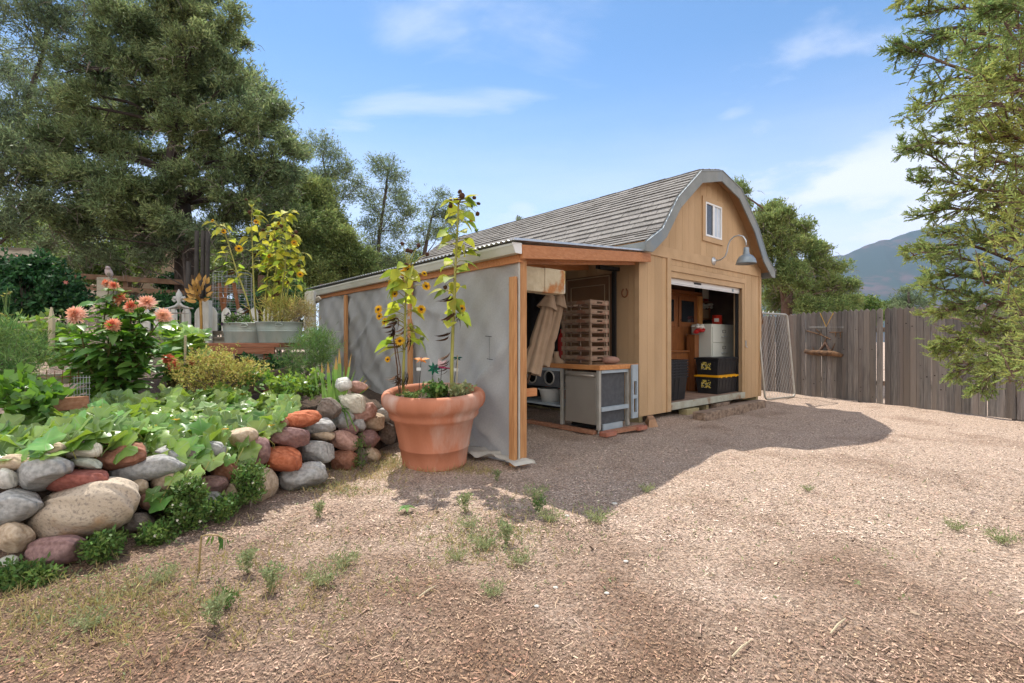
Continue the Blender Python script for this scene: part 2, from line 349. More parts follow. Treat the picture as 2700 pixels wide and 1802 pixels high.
# ================================================================ camera, sky, sun
S = bpy.context.scene
cam = bpy.data.cameras.new('camera'); co = bpy.data.objects.new('camera', cam); C.objects.link(co)
cam.sensor_width = 36; cam.lens = F/2700*36; co.location = (0, 0, H); co.rotation_euler = (math.pi/2, 0, 0); cam.clip_end = 9000; cam.clip_start = .05
S.camera = co
SUNV = Vector((-.24, .578, 1.0)).normalized()
wd = bpy.data.worlds.new('World'); S.world = wd; wd.use_nodes = True
nt = wd.node_tree; N = nt.nodes; L = nt.links
for n in list(N): N.remove(n)
sky = N.new('ShaderNodeTexSky'); sky.sky_type = 'NISHITA'; sky.sun_disc = False
sky.sun_elevation = math.asin(SUNV.z); sky.sun_rotation = math.atan2(SUNV.x, SUNV.y); sky.altitude = 1900; sky.air_density = 1.0; sky.dust_density = .25; sky.ozone_density = 4.0
tc = N.new('ShaderNodeTexCoord'); sx = N.new('ShaderNodeSeparateXYZ'); L.new(tc.outputs['Generated'], sx.inputs[0])
def mth(op, a, b=None, clamp=False):
    n = N.new('ShaderNodeMath'); n.operation = op; n.use_clamp = clamp
    for i, v in enumerate((a, b)):
        if v is None: continue
        if hasattr(v, 'links'): L.new(v, n.inputs[i])
        else: n.inputs[i].default_value = v
    return n.outputs[0]
zz = mth('MAXIMUM', sx.outputs[2], 0.0); den = mth('ADD', zz, .16)
cx = N.new('ShaderNodeCombineXYZ'); L.new(mth('DIVIDE', sx.outputs[0], den), cx.inputs[0]); L.new(mth('DIVIDE', sx.outputs[1], den), cx.inputs[1])
mp = N.new('ShaderNodeMapping'); mp.inputs['Rotation'].default_value = (0, 0, .9); mp.inputs['Scale'].default_value = (.55, 1.15, 1); mp.inputs['Location'].default_value = (5.3, 2.9, 0)
L.new(cx.outputs[0], mp.inputs[0])
nz = N.new('ShaderNodeTexNoise'); nz.inputs['Scale'].default_value = 2.1; nz.inputs['Detail'].default_value = 7; nz.inputs['Roughness'].default_value = .52; nz.inputs['Distortion'].default_value = .35
L.new(mp.outputs[0], nz.inputs['Vector'])
cr = N.new('ShaderNodeMapRange'); cr.inputs[1].default_value = .52; cr.inputs[2].default_value = .68; cr.interpolation_type = 'SMOOTHSTEP'
L.new(nz.outputs[0], cr.inputs[0])
low = N.new('ShaderNodeMapRange'); low.inputs[1].default_value = .52; low.inputs[2].default_value = .04; low.interpolation_type = 'SMOOTHSTEP'; L.new(zz, low.inputs[0])
nz2 = N.new('ShaderNodeTexNoise'); nz2.inputs['Scale'].default_value = 2.2; nz2.inputs['Detail'].default_value = 5
mp2 = N.new('ShaderNodeMapping'); mp2.inputs['Location'].default_value = (.4, 0, .9); mp2.inputs['Scale'].default_value = (1.2, 1.2, 6); L.new(tc.outputs['Generated'], mp2.inputs[0]); L.new(mp2.outputs[0], nz2.inputs['Vector'])
b2 = N.new('ShaderNodeMapRange'); b2.inputs[1].default_value = .3; b2.inputs[2].default_value = .62; L.new(nz2.outputs[0], b2.inputs[0])
lowc = mth('MULTIPLY', low.outputs[0], mth('ADD', mth('MULTIPLY', b2.outputs[0], .42), .58))
bk = N.new('ShaderNodeMapRange'); bk.inputs[1].default_value = .12; bk.inputs[2].default_value = -.35; bk.interpolation_type = 'SMOOTHSTEP'; L.new(sx.outputs[1], bk.inputs[0])   # unseen bright cloud added behind the camera to fill the shade
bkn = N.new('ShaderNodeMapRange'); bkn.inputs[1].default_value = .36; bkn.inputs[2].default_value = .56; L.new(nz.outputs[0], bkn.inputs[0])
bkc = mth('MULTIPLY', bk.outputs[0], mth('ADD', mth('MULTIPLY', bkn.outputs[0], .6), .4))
bn = N.new('ShaderNodeTexNoise'); bn.inputs['Scale'].default_value = 3.2; bn.inputs['Detail'].default_value = 8; bn.inputs['Roughness'].default_value = .55
bmp = N.new('ShaderNodeMapping'); bmp.inputs['Location'].default_value = (.35, .2, .1); bmp.inputs['Scale'].default_value = (1, 1, 2.6); L.new(tc.outputs['Generated'], bmp.inputs[0]); L.new(bmp.outputs[0], bn.inputs['Vector'])
bz = N.new('ShaderNodeMapRange'); bz.inputs[1].default_value = .40; bz.inputs[2].default_value = .27; bz.interpolation_type = 'SMOOTHSTEP'; L.new(zz, bz.inputs[0])
bxr = N.new('ShaderNodeMapRange'); bxr.inputs[1].default_value = -.15; bxr.inputs[2].default_value = .25; bxr.inputs[3].default_value = .35; L.new(sx.outputs[0], bxr.inputs[0])
bnr = N.new('ShaderNodeMapRange'); bnr.inputs[1].default_value = .42; bnr.inputs[2].default_value = .54; bnr.interpolation_type = 'SMOOTHSTEP'; L.new(bn.outputs[0], bnr.inputs[0])
bank = mth('MULTIPLY', mth('MULTIPLY', bz.outputs[0], bxr.outputs[0]), mth('ADD', mth('MULTIPLY', bnr.outputs[0], .55), .42))
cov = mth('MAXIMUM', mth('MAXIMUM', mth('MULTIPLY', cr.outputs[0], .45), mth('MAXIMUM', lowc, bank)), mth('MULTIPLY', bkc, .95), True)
hs = N.new('ShaderNodeHueSaturation'); hs.inputs['Saturation'].default_value = 1.06; hs.inputs['Value'].default_value = 1.5; hs.inputs['Hue'].default_value = .492; L.new(sky.outputs[0], hs.inputs['Color'])
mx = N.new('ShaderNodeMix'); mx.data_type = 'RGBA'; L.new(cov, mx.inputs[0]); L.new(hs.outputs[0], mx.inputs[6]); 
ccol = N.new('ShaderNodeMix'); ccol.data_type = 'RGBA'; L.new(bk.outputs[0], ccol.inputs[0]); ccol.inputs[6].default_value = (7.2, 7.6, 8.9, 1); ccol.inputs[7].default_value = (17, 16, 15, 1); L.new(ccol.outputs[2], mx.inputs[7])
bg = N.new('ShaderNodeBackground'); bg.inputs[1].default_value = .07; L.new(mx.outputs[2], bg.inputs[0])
wo = N.new('ShaderNodeOutputWorld'); L.new(bg.outputs[0], wo.inputs[0])
sl = bpy.data.lights.new('sun', 'SUN'); sl.energy = 3.3; sl.angle = math.radians(.53); sl.color = (1, .94, .85)
so = bpy.data.objects.new('sun', sl); C.objects.link(so); so.rotation_euler = (-SUNV).to_track_quat('-Z', 'Y').to_euler(); so.location = (-20, 40, 60)
S.view_settings.view_transform = 'Standard'; S.view_settings.look = 'None'; S.view_settings.gamma = 1; S.view_settings.exposure = 1.0
S.cycles.max_bounces = 8; S.cycles.transparent_max_bounces = 12; S.cycles.use_denoising = True; S.cycles.denoiser = 'OPENIMAGEDENOISE'; S.cycles.denoising_input_passes = 'RGB_ALBEDO_NORMAL'; S.cycles.denoising_prefilter = 'NONE'; S.render.filter_size = 1.15
# ================================================================ ground
def sst(x): x = np.clip(x, 0, 1); return x*x*(3-2*x)
def ground_z(X, Y):
    X = np.asarray(X, float); Y = np.asarray(Y, float)
    a = (X-AX)*UX+(Y-AY)*UY
    t = np.clip((Y-8.6)/9.0, 0, 1)
    hill = 4.3*t**.85*sst((-a-3.4)/.9)
    un = .012*np.sin(X*2.1+1)*np.cos(Y*1.7)+.008*np.sin(X*5.3+Y*4.1)+.006*np.sin(X*9.7-Y*8.3)
    return hill+un*np.clip((60-np.hypot(X, Y))/40, 0, 1)-.012
def gz(x, y): return float(ground_z(x, y))
ax = np.concatenate([-np.geomspace(3000, 9.2, 26), np.arange(-9, 10, .09), np.geomspace(10.2, 3000, 26)])
ay = np.concatenate([-np.geomspace(2000, 2, 12), np.arange(-1.5, 19, .09), np.geomspace(19.2, 3000, 26)])
XX, YY = np.meshgrid(ax, ay); ZZ = ground_z(XX, YY)
nx, ny = len(ax), len(ay); I = np.arange(nx*ny).reshape(ny, nx)
Q = np.stack([I[:-1, :-1], I[:-1, 1:], I[1:, 1:], I[1:, :-1]], -1).reshape(-1, 4)
gm = mat('ground_chips', (.34, .23, .16, 1), (.50, .38, .29, 1), 55, detail=8, rough=.95, bump=.9, bscale=85, c3=(.235, .15, .10, 1), c3scale=.9, c3ramp=(.54, .74), voronoi=95)
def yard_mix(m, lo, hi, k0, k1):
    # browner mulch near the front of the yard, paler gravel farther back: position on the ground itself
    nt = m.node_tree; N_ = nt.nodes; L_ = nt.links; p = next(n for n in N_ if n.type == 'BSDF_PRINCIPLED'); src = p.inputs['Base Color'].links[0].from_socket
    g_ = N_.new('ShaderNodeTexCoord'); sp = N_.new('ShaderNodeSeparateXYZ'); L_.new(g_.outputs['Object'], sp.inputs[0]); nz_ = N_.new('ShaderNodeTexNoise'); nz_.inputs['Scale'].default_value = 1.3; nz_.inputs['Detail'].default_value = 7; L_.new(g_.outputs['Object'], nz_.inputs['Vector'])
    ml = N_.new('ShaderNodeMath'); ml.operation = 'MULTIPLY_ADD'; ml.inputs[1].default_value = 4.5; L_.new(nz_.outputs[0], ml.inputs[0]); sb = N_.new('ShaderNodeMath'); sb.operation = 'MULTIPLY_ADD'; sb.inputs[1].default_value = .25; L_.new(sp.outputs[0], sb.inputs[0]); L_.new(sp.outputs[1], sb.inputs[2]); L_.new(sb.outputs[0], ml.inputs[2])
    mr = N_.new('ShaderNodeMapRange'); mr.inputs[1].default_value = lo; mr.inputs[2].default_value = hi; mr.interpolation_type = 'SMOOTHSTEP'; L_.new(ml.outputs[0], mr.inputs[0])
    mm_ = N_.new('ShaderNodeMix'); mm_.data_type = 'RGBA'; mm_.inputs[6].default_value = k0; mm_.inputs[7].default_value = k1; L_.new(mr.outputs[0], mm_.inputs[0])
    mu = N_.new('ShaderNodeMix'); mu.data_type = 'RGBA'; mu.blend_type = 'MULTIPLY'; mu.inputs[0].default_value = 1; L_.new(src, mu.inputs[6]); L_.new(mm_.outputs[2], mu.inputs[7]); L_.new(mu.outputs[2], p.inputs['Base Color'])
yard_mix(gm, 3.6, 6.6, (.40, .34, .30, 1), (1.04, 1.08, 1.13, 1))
g = fastmesh('ground', np.stack([XX, YY, ZZ], -1).reshape(-1, 3), Q, gm, origin=(0, 0, 0), smooth=True); tag(g, kind='structure')
# wood chips lying loose: one uncountable mass
def chips(n, ymin, ymax, lo, hi, seed, wr=(.18, .6)):
    r = np.random.default_rng(seed)
    y = ymin*(ymax/ymin)**r.random(n); x = (r.random(n)*2-1)*(y*1.08+.1)
    keep = (y > 1.2)
    a = (x-AX)*UX+(y-AY)*UY; b = -(x-AX)*UY+(y-AY)*UX
    keep &= ~((a > 0) & (b > -.02)); keep &= ~((a < -3.05) & (b > 1.0)); keep &= x > -1.5-.75*(6-y)*0-2.6
    keep &= ~((y > 2.6+(x+2.85)*1.0+np.clip(x+2.0, 0, 9)*1.3) & (x < -1.2) & (a < -3.05))
    x, y = x[keep], y[keep]; m = len(x); z = ground_z(x, y)+.004
    t = r.random(m)*6.283; ln = r.uniform(lo, hi, m)*r.uniform(.5, 1.5, m); w = ln*r.uniform(wr[0], wr[1], m)
    u = np.stack([np.cos(t), np.sin(t), r.normal(0, .25, m)], 1); v = np.stack([-np.sin(t), np.cos(t), r.normal(0, .3, m)], 1)
    c = np.stack([x, y, z+ln*.12], 1); u *= (ln/2)[:, None]; v *= (w/2)[:, None]
    V = np.stack([c-u-v*.6, c+u*.9-v, c+u+v*.7, c-u*.8+v], 1).reshape(-1, 3)
    return V, np.arange(4*m).reshape(-1, 4)
cm = mat('bark_chip', (.38, .255, .175, 1), (.56, .44, .35, 1), 3, rough=.95, island=.66, hue=.022)
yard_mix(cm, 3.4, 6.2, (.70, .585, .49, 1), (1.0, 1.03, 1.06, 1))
V, Q = join([chips(120000, 1.3, 5.5, .003, .010, 1), chips(80000, 3.0, 11, .008, .018, 2), chips(350, 1.3, 5, .014, .028, 3), chips(5000, 1.3, 5.5, .018, .045, 4, (.04, .10)), chips(14000, 1.3, 4.5, .008, .018, 5, (.15, .4))])
tag(fastmesh('wood_chips', V, Q, cm, origin=(0, 0, 0)), 'pale bark and gravel chips scattered all over the yard', 'wood chips', kind='stuff')
# ================================================================ far mountain
def ridge(x):   # skyline in source pixels
    return np.interp(x, [1500, 1900, 2180, 2240, 2300, 2380, 2470, 2560, 2700, 3000, 3500], [755, 728, 682, 666, 643, 618, 596, 580, 560, 540, 580])
mx_ = np.linspace(1500, 3500, 150); ms = np.linspace(0, 1, 40)
V = []; 
for s in ms:
    Yd = 900+700*s
    for xx in mx_:
        zt = (901-ridge(xx)+2*math.sin(xx*.05)+1.3*math.sin(xx*.31)+1.0*math.sin(xx*.83))/F*1600+1.2
        X = (xx-CX)/F*1600
        gul = 14*math.sin(X*.012+s*2.5)*s*(1-s)*2.2+6*math.sin(X*.04+s*5)*s*(1-s)*2
        V.append((X*(.62+.38*s), Yd, zt*(s**1.1)+gul))
n1 = len(mx_); I = np.arange(len(V)).reshape(len(ms), n1)
Q = np.stack([I[:-1, :-1], I[:-1, 1:], I[1:, 1:], I[1:, :-1]], -1).reshape(-1, 4)
mm = mat('mountain_scrub', (.018, .04, .035, 1), (.085, .06, .058, 1), .006, detail=9, rough=1, ramp=(.52, .68), c3=(.02, .042, .036, 1), c3scale=.035, c3ramp=(.46, .6), stretch=(1, 1, 1.6))
tag(fastmesh('mountain', V, Q, mm, origin=(0, 0, 0), smooth=True), kind='structure')
hz = bpy.data.materials.new('air'); hz.use_nodes = True; n_ = hz.node_tree.nodes
for q in list(n_): n_.remove(q)
pv = n_.new('ShaderNodeVolumePrincipled'); pv.inputs['Color'].default_value = (.5, .68, 1, 1); pv.inputs['Density'].default_value = .00014; pv.inputs['Anisotropy'].default_value = .1
ho = n_.new('ShaderNodeOutputMaterial'); hz.node_tree.links.new(pv.outputs[0], ho.inputs['Volume'])
mb = MB(); mb.box((-3100, -2100, -1.2), (3100, 3100, 460)); tag(mb.build('haze', hz, origin=(0, 0, 0)), 'thin blue summer haze between the yard and the mountain', 'haze', kind='stuff')
# ================================================================ shed
SW, SD, Z0 = 4.32, 7.5, .076
HP = [(2.33, 2.70), (1.92, 2.94), (1.475, 3.51), (.75, 4.085), (0, 4.26)]
IP = [(2.33, 2.545), (2.17, 2.545), (1.80, 2.81), (1.37, 3.35), (.69, 3.885), (0, 4.06)]
MID = 2.16
def ztop(a):
    h = abs(a-MID); xs = [p[0] for p in HP[::-1]]; zs = [p[1] for p in HP[::-1]]
    return float(np.interp(h, xs, zs))-.05
shed = shthing('shed', 'tan barn shed with curved shingled roof and open roll-up door', 'shed', 0, 0, 0)
OA0, OA1, OZ = .846, 3.553, 2.376
def strip(mb, a0, a1, z0, za, zb, b=0., t=.016):
    mb.poly([(a0, b, z0), (a1, b, z0), (a1, b, zb), (a0, b, za)], (0, t, 0))
mb = MB(SH); a = .0; st = .2055
while a < SW-.01:
    a1 = min(a+st, SW); A0, A1 = a+.0022, a1-.0022
    if OA0-.12 < (A0+A1)/2 < OA1+.0:
        strip(mb, A0, A1, OZ+.1, 2.575, 2.575)
    else: strip(mb, A0, A1, Z0, 2.575, 2.575)
    strip(mb, A0, A1, 2.735, ztop(A0), ztop(A1))
    a = a1
a = 0.
while a < SD:                                                  # left flank
    if True: mb.box((0, a+.0022, Z0), (.016, min(a+st, SD)-.0022, 2.6))
    a += st
mb.box((SW-.016, 0.02, Z0), (SW, SD, 2.6))
mb.poly([(0, SD, Z0), (SW, SD, Z0)]+[(MID+h, SD, z-.05) for h, z in HP]+[(MID-h, SD, z-.05) for h, z in HP[-2::-1]], (0, -.02, 0))
mb.build('wall', W['siding'], shed)
mb = MB(SH)                                                    # sheathing behind the grooves and the room inside
mb.box((.02, .019, Z0+.05), (OA0-.02, .06, 2.5)); mb.box((OA1+.02, .019, Z0+.05), (SW-.02, .06, 2.5))
mb.box((.02, .019, OZ+.02), (SW-.02, .06, 2.62))
mb.poly([(.3, .019, 2.6), (SW-.3, .019, 2.6)]+[(MID+h*.93, .019, z-.12) for h, z in HP[1:]]+[(MID-h*.93, .019, z-.12) for h, z in HP[-2:0:-1]], (0, .03, 0)); mb.build('sheathing', W['soffit'], shed)
mb = MB(SH); mb.box((.019, .07, Z0), (.05, SD-.05, 2.55)); mb.box((SW-.05, .07, Z0), (SW-.02, SD-.05, 2.55)); mb.box((.06, 2.6, .2), (SW-.06, 2.66, 2.45))  # lining, plus a cross partition added to keep the room dark
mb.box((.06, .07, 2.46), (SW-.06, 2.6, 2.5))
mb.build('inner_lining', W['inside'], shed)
mb = MB(SH)
mb.box((-.003, -.022, 2.571), (SW+.003, -.001, 2.74))              # belt board
mb.box((OA0-.113, -.024, Z0+.005), (OA0, -.001, 2.57)); mb.box((OA0, -.02, OZ), (OA1+.02, -.001, OZ+.092)); mb.box((OA1+.022, -.004, Z0+.01), (OA1+.027, -.001, 2.56))
mb.box((SW-.07, -.02, Z0+.004), (SW+.018, -.001, 2.57)); mb.box((-.016, -.004, Z0+.002), (-.0005, .08, 2.57))
mb.box((OA0, .001, OZ-.1), (OA1, .11, OZ-.001)); mb.box((OA1-.001, .0, .2), (OA1+.03, .2, OZ-.11)); mb.box((OA0-.03, .0, .2), (OA0+.002, .12, OZ-.11))
mb.build('trim_board', W['trimtan'], shed)
mb = MB(SH); mb.box((OA0-.002, -.03, .1), (OA1, .02, .215)); mb.build('door_sill', W['sill'], shed, bevel=.006)
mb = MB(SH); mb.box((.05, .021, .14), (SW-.05, 2.6, .213)); mb.build('floor', W['floor'], shed)
rd = MB(SH)
rd.bar((OA0+.01, .10, OZ-.135), (OA1-.01, .10, OZ-.135), .05, .085); rd.bar((OA0+.01, .09, OZ-.19), (OA1-.01, .09, OZ-.19), .02, .02)
door = rd.build('rolled_door', W['white'], shed, bevel=.006)
mb = MB(SH); mb.bar((1.75, .068, OZ-.13), (1.98, .068, OZ-.13), .012, .03); mb.build('handle', W['blackmat'], door); mb = MB(SH); mb.bar((3.2, .068, OZ-.15), (3.26, .068, OZ-.15), .012, .05); mb.build('latch', W['bracket'], door)
mb = MB(SH); mb.box((OA1-.035, .1, .215), (OA1-.003, .16, OZ-.1)); mb.build('door_track', W['blackmat'], shed)
# hasp
mb = MB(SH); mb.box((OA1+.06, -.012, 1.13), (OA1+.10, -.001, 1.24)); mb.tube([(OA1+.05, -.02, 1.13), (OA1+.1, -.03, 1.1)], .01); mb.build('hasp', W['metal'], shed)
# window
mb = MB(SH); wa0, wa1, wz0, wz1 = 1.88, 2.63, 3.01, 3.80
for q in (((wa0, wz0), (wa1, wz0+.09)), ((wa0, wz1-.085), (wa1, wz1)), ((wa0, wz0+.092), (wa0+.094, wz1-.087)), ((wa1-.05, wz0+.092), (wa1, wz1-.087))):
    mb.box((q[0][0], -.026, q[0][1]), (q[1][0], -.001, q[1][1]))
win = mb.build('window', W['trimtan'], shed)
mb = MB(SH); fa0, fa1, fz0, fz1 = 1.977, 2.577, 3.105, 3.712
mb.box((fa0, -.03, fz0), (fa1, .0, fz0+.03)); mb.box((fa0, -.03, fz1-.03), (fa1, .0, fz1)); mb.box((fa0, -.03, fz0+.031), (fa0+.03, 0, fz1-.031)); mb.box((fa1-.03, -.03, fz0+.031), (fa1, 0, fz1-.031))
mb.box((2.245, -.028, fz0+.031), (2.30, -.002, fz1-.031)); mb.box((2.43, -.018, fz0+.031), (2.445, -.002, fz1-.031))
mb.build('frame', W['white'], win)
mb = MB(SH); mb.box((fa0+.028, -.012, fz0+.02), (2.25, -.006, fz1-.02)); mb.build('pane', W['glassd'], win)
mb = MB(SH); mb.box((2.295, -.012, fz0+.02), (fa1-.02, -.006, fz1-.02)); mb.build('pane', W['glassl'], win)
# roof
rf = MB(SH); B0, B1 = -.225, 7.72
for sgn in (-1, 1):
    for i in range(4):
        (h0, z0), (h1, z1) = HP[i], HP[i+1]
        p0 = Vector((MID+sgn*h0, 0, z0)); p1 = Vector((MID+sgn*h1, 0, z1)); d = (p1-p0); Ls = d.length; d.normalize()
        n = Vector((-d.z, 0, d.x)) if sgn > 0 else Vector((-d.z*1, 0, d.x)); n = n if n.z > 0 else -n
        nc = max(2, round(Ls/.115)); e = Ls/nc
        for c in range(nc):
            b = B0+rng.uniform(-.25, 0) if c % 2 else B0
            while b < B1:
                w = rng.uniform(.22, .42); b1 = min(b+w, B1); bb = max(b, B0)
                if b1-bb > .03:
                    lo = p0+d*(c*e)+n*rng.uniform(.020, .030); hi = p0+d*min((c+1)*e+.02, Ls)+n*.004
                    tb = Vector((0, 1, 0))
                    q = [lo+tb*(bb+.004), lo+tb*(b1-.004), hi+tb*(b1-.004), hi+tb*(bb+.004)]
                    rf.add(q+[p-n*.014 for p in q], [(0, 1, 2, 3), (7, 6, 5, 4), (0, 4, 5, 1), (1, 5, 6, 2), (2, 6, 7, 3), (3, 7, 4, 0)])
                b += w
roof = rf.build('roof', W['shingle'], shed)
rk = MB(SH)
full = [(MID-h, z) for h, z in HP]+[(MID+h, z) for h, z in HP[-2::-1]]
for i in range(len(full)-1):
    (a0, z0), (a1, z1) = full[i], full[i+1]
    d = Vector((a1-a0, 0, z1-z0)).normalized(); n = Vector((-d.z, 0, d.x))
    p = [Vector((a0, B0+.02, z0))-n*.004, Vector((a1, B0+.02, z1))-n*.004]
    rk.add([p[0], p[1], p[1]-n*.03, p[0]-n*.03]+[q+Vector((0, B1-B0-.04, 0)) for q in (p[0], p[1], p[1]-n*.03, p[0]-n*.03)],
           [(0, 1, 2, 3), (7, 6, 5, 4), (0, 4, 5, 1), (1, 5, 6, 2), (2, 6, 7, 3), (3, 7, 4, 0)])
rk.build('soffit', W['soffit'], shed)
fs = MB(SH)
inn = [(MID-h, z) for h, z in IP]+[(MID+h, z) for h, z in IP[-2::-1]]
outp = [full[0]]+full+[full[-1]]
for b0, th in ((B0-.012, .024),):
    for i in range(4):
        for sgn in (-1, 1):
            o0, o1 = HP[i], HP[i+1]; i0, i1 = IP[i+1], IP[i+2]
            k = .0015 if i else 0
            q = [(MID+sgn*(o0[0]-k), b0, o0[1]), (MID+sgn*(o1[0]+k), b0, o1[1]), (MID+sgn*(i1[0]+k), b0, i1[1]), (MID+sgn*(i0[0]-k), b0, i0[1])]
            if i == 0: q.append((MID+sgn*IP[0][0], b0, IP[0][1]))
            fs.poly(q, (0, th, 0))
for sgn in (-1, 1):
    x = MID+sgn*2.335; fs.box((min(x, x-sgn*.022), B0+.014, 2.55), (max(x, x-sgn*.022), B1, 2.685))
fs.box((MID-2.30, .0, 2.552), (MID-2.165, B1-.1, 2.562)); fs.box((MID+2.165, .0, 2.552), (MID+2.30, B1-.1, 2.562))
fs.build('fascia', W['fascia'], shed)
de = MB(SH)                                                     # metal drip edge
for i in range(4):
    for sgn in (-1, 1):
        (h0, z0), (h1, z1) = HP[i], HP[i+1]
        de.bar((MID+sgn*h0, B0-.016, z0-.012), (MID+sgn*h1, B0-.016, z1-.012), .006, .02, up=(0, 1, 0))
de.build('drip_edge', W['bracket'], shed)
# skids
mb = MB(SH)
for a in (.03, 2.1, 4.2): mb.box((a, .03, -.03), (a+.09, 7.3, Z0-.004))
mb.build('skid', W['block'], shed)
# lamp
lm = shthing('barn_lamp', 'zinc gooseneck barn lamp over the open shed door', 'lamp', 2.26, 0, 2.68)
mb = MB(SH); R90 = Matrix.Rotation(math.pi/2, 3, 'X')
mb.lathe((2.26, -.024, 2.68), [(.0, .055), (.018, .05), (.03, .03), (.07, .012), (.075, .0)], 20, M=R90); mb.build('wall_plate', W['metal'], lm, True)
arm = [(2.26, -.05, 2.68), (2.26, -.16, 2.69), (2.26, -.24, 2.74), (2.26, -.275, 2.82), (2.26, -.29, 2.92), (2.26, -.33, 3.01), (2.26, -.40, 3.065), (2.26, -.48, 3.075), (2.26, -.56, 3.04), (2.26, -.60, 2.97), (2.26, -.61, 2.88)]
mb = MB(SH); mb.tube(arm, .014, 10); mb.build('arm', W['metal'], lm, True)
mb = MB(SH); prof = [(.0, .29), (.035, .288), (.045, .27), (.045, .2), (.052, .195), (.052, .165), (.075, .155), (.115, .125), (.145, .08), (.163, .02), (.17, 0), (.176, 0), (.17, .022), (.15, .086), (.12, .132), (.078, .163)][:11]
mb.lathe((2.26, -.61, 2.56), prof+[(.166, -.0)], 36, cap=False); shade = mb.build('shade', W['lampgrey'], lm, True)
mb = MB(SH); mb.lathe((2.26, -.61, 2.56), [(.164, .004), (.157, .02), (.138, .078), (.11, .12), (.07, .15), (0, .155)], 36, cap=False); mb.build('reflector', W['lampin'], shade, True)
# ================================================================ lean-to
LA = -3.12
lean = shthing('lean_to', 'open cedar lean-to with grey shade cloth side against the shed', 'lean-to', LA, -.72, 0)
def lz(a): return 2.19+(a+3.28)/3.28*.385
def lb(a): return -.83+(a+3.28)/3.35*.74
mb = MB(SH); mb.box((LA+.025, -.735, -.02), (LA+.115, -.645, 2.1)); mb.build('post', W['cedarv'], lean, bevel=.004)
for b, z1 in ((1.36, 1.98), (3.47, 1.98)):
    mb = MB(SH); mb.box((LA-.045, b-.045, -.02), (LA-.008, b+.045, z1)); mb.build('batten', W['cedarv'], lean, bevel=.003)
mb = MB(SH); mb.box((LA-.05, -.735, -.02), (LA-.012, -.65, 1.86)); mb.build('batten', W['cedarv'], lean, bevel=.003)
mb = MB(SH); mb.box((LA+.0, -.70, .66), (LA+.29, -.65, .74)); mb.build('crosspiece', W['cedar'], lean)
mb = MB(SH); mb.box((LA-.02, -.77, 2.0), (LA+.03, 4.9, 2.155)); mb.build('side_beam', W['cedar'], lean)
mb = MB(SH); mb.bar((LA-.02, -.80, 2.095), (.17, -.066, 2.505), .04, .135); mb.build('front_beam', W['cedar'], lean, bevel=.004)
mb = MB(SH); mb.bar((LA+.12, -.60, 2.075), (-.02, .08, 2.455), .04, .13); mb.build('rafter', W['cedar'], lean)
for b in (1.0, 2.2, 3.4, 4.6):
    mb = MB(SH); mb.bar((LA+.04, b, 2.10), (-.03, b, 2.47), .04, .11); mb.build('rafter', W['cedar'], lean)
nb_ = 460; Vv = []
av = [-3.28, -2.2, -1.1, -.03]
for i in range(nb_+1):
    for a in av:
        b0 = lb(a); b = b0+(5.02-b0)*i/nb_
        Vv.append(SH @ Vector((a, b, lz(a)+.009*math.sin(2*math.pi*(b)/.076))))
I = np.arange(len(Vv)).reshape(nb_+1, 4); Q = np.stack([I[:-1, :-1], I[1:, :-1], I[1:, 1:], I[:-1, 1:]], -1).reshape(-1, 4)
o = fastmesh('roof_sheet', [tuple(v) for v in Vv], Q, W['metal'], lean); md = o.modifiers.new('thickness', 'SOLIDIFY'); md.thickness = .003
mb = MB(SH); mb.bar((-3.29, lb(-3.28)-.01, lz(-3.28)+.004), (.14, lb(.1)-.01, lz(.1)+.012), .05, .022); mb.build('flashing', W['metal'], lean)
gp = [(0, .0), (-.075, .0), (-.085, .02), (-.10, .055), (-.112, .075), (-.112, .095), (-.106, .095), (-.104, .078), (-.09, .055), (-.078, .012), (-.006, .006), (-.006, .1), (0, .1)]
gt = MB(SH); gb0, gb1 = -.80, 4.95
def gzz(b): return 2.075-.022*(b-gb0)/(gb1-gb0)
Vv = [(LA-.022+x, b, gzz(b)+z) for b in (gb0, gb1) for x, z in gp]; n = len(gp)
gt.add(Vv, [(i, (i+1) % n, n+(i+1) % n, n+i) for i in range(n)]+[tuple(range(n-1, -1, -1)), tuple(range(n, 2*n))]); gut = gt.build('gutter', W['gutter'], lean)
mb = MB(SH); mb.poly([(LA-.022+x, gb0-.012, gzz(gb0)+z) for x, z in [(0, -.002), (-.077, -.002), (-.088, .02), (-.102, .055), (-.115, .075), (-.115, .1), (0, .102)]], (0, .01, 0)); mb.build('end_cap', W['white'], gut)
# shade cloth, sagging and creased
nbb, nzz = 150, 56; Vv = []
for i in range(nbb+1):
    b = -.735+5.6*i/nbb
    for j in range(nzz+1):
        z = -.02+2.06*j/nzz
        sag = .022*math.sin(b*2.9+z)*math.sin(z*1.5)+.014*math.sin(b*6+z*4.0)+.009*math.sin(b*13-z*10)+.005*math.sin(b*23+z*17)
        for (cb, czz, sl_, am) in ((.7, .9, .9, .03), (.2, .5, -.8, .025), (-.2, .25, .6, .025), (3.9, 1.1, -.7, .04), (2.4, .6, .5, .02), (3.0, 1.3, -.5, .03), (.9, 1.6, .15, .02), (.45, .55, 1.1, .04), (-.1, .75, -.9, .03), (.55, .3, .35, .03), (1.9, 1.2, -.6, .03)):
            d = (z-czz)-sl_*(b-cb); sag += am*math.exp(-(d/.05)**2)*math.exp(-((b-cb)/.7)**2)
        edge = min(1, (b+.735)/.2)*min(1, (2.04-z)/.12)
        Vv.append(SH @ Vector((LA+.010-sag*1.6*edge, b, z)))
I = np.arange(len(Vv)).reshape(nbb+1, nzz+1); Q = np.stack([I[:-1, :-1], I[1:, :-1], I[1:, 1:], I[:-1, 1:]], -1).reshape(-1, 4)
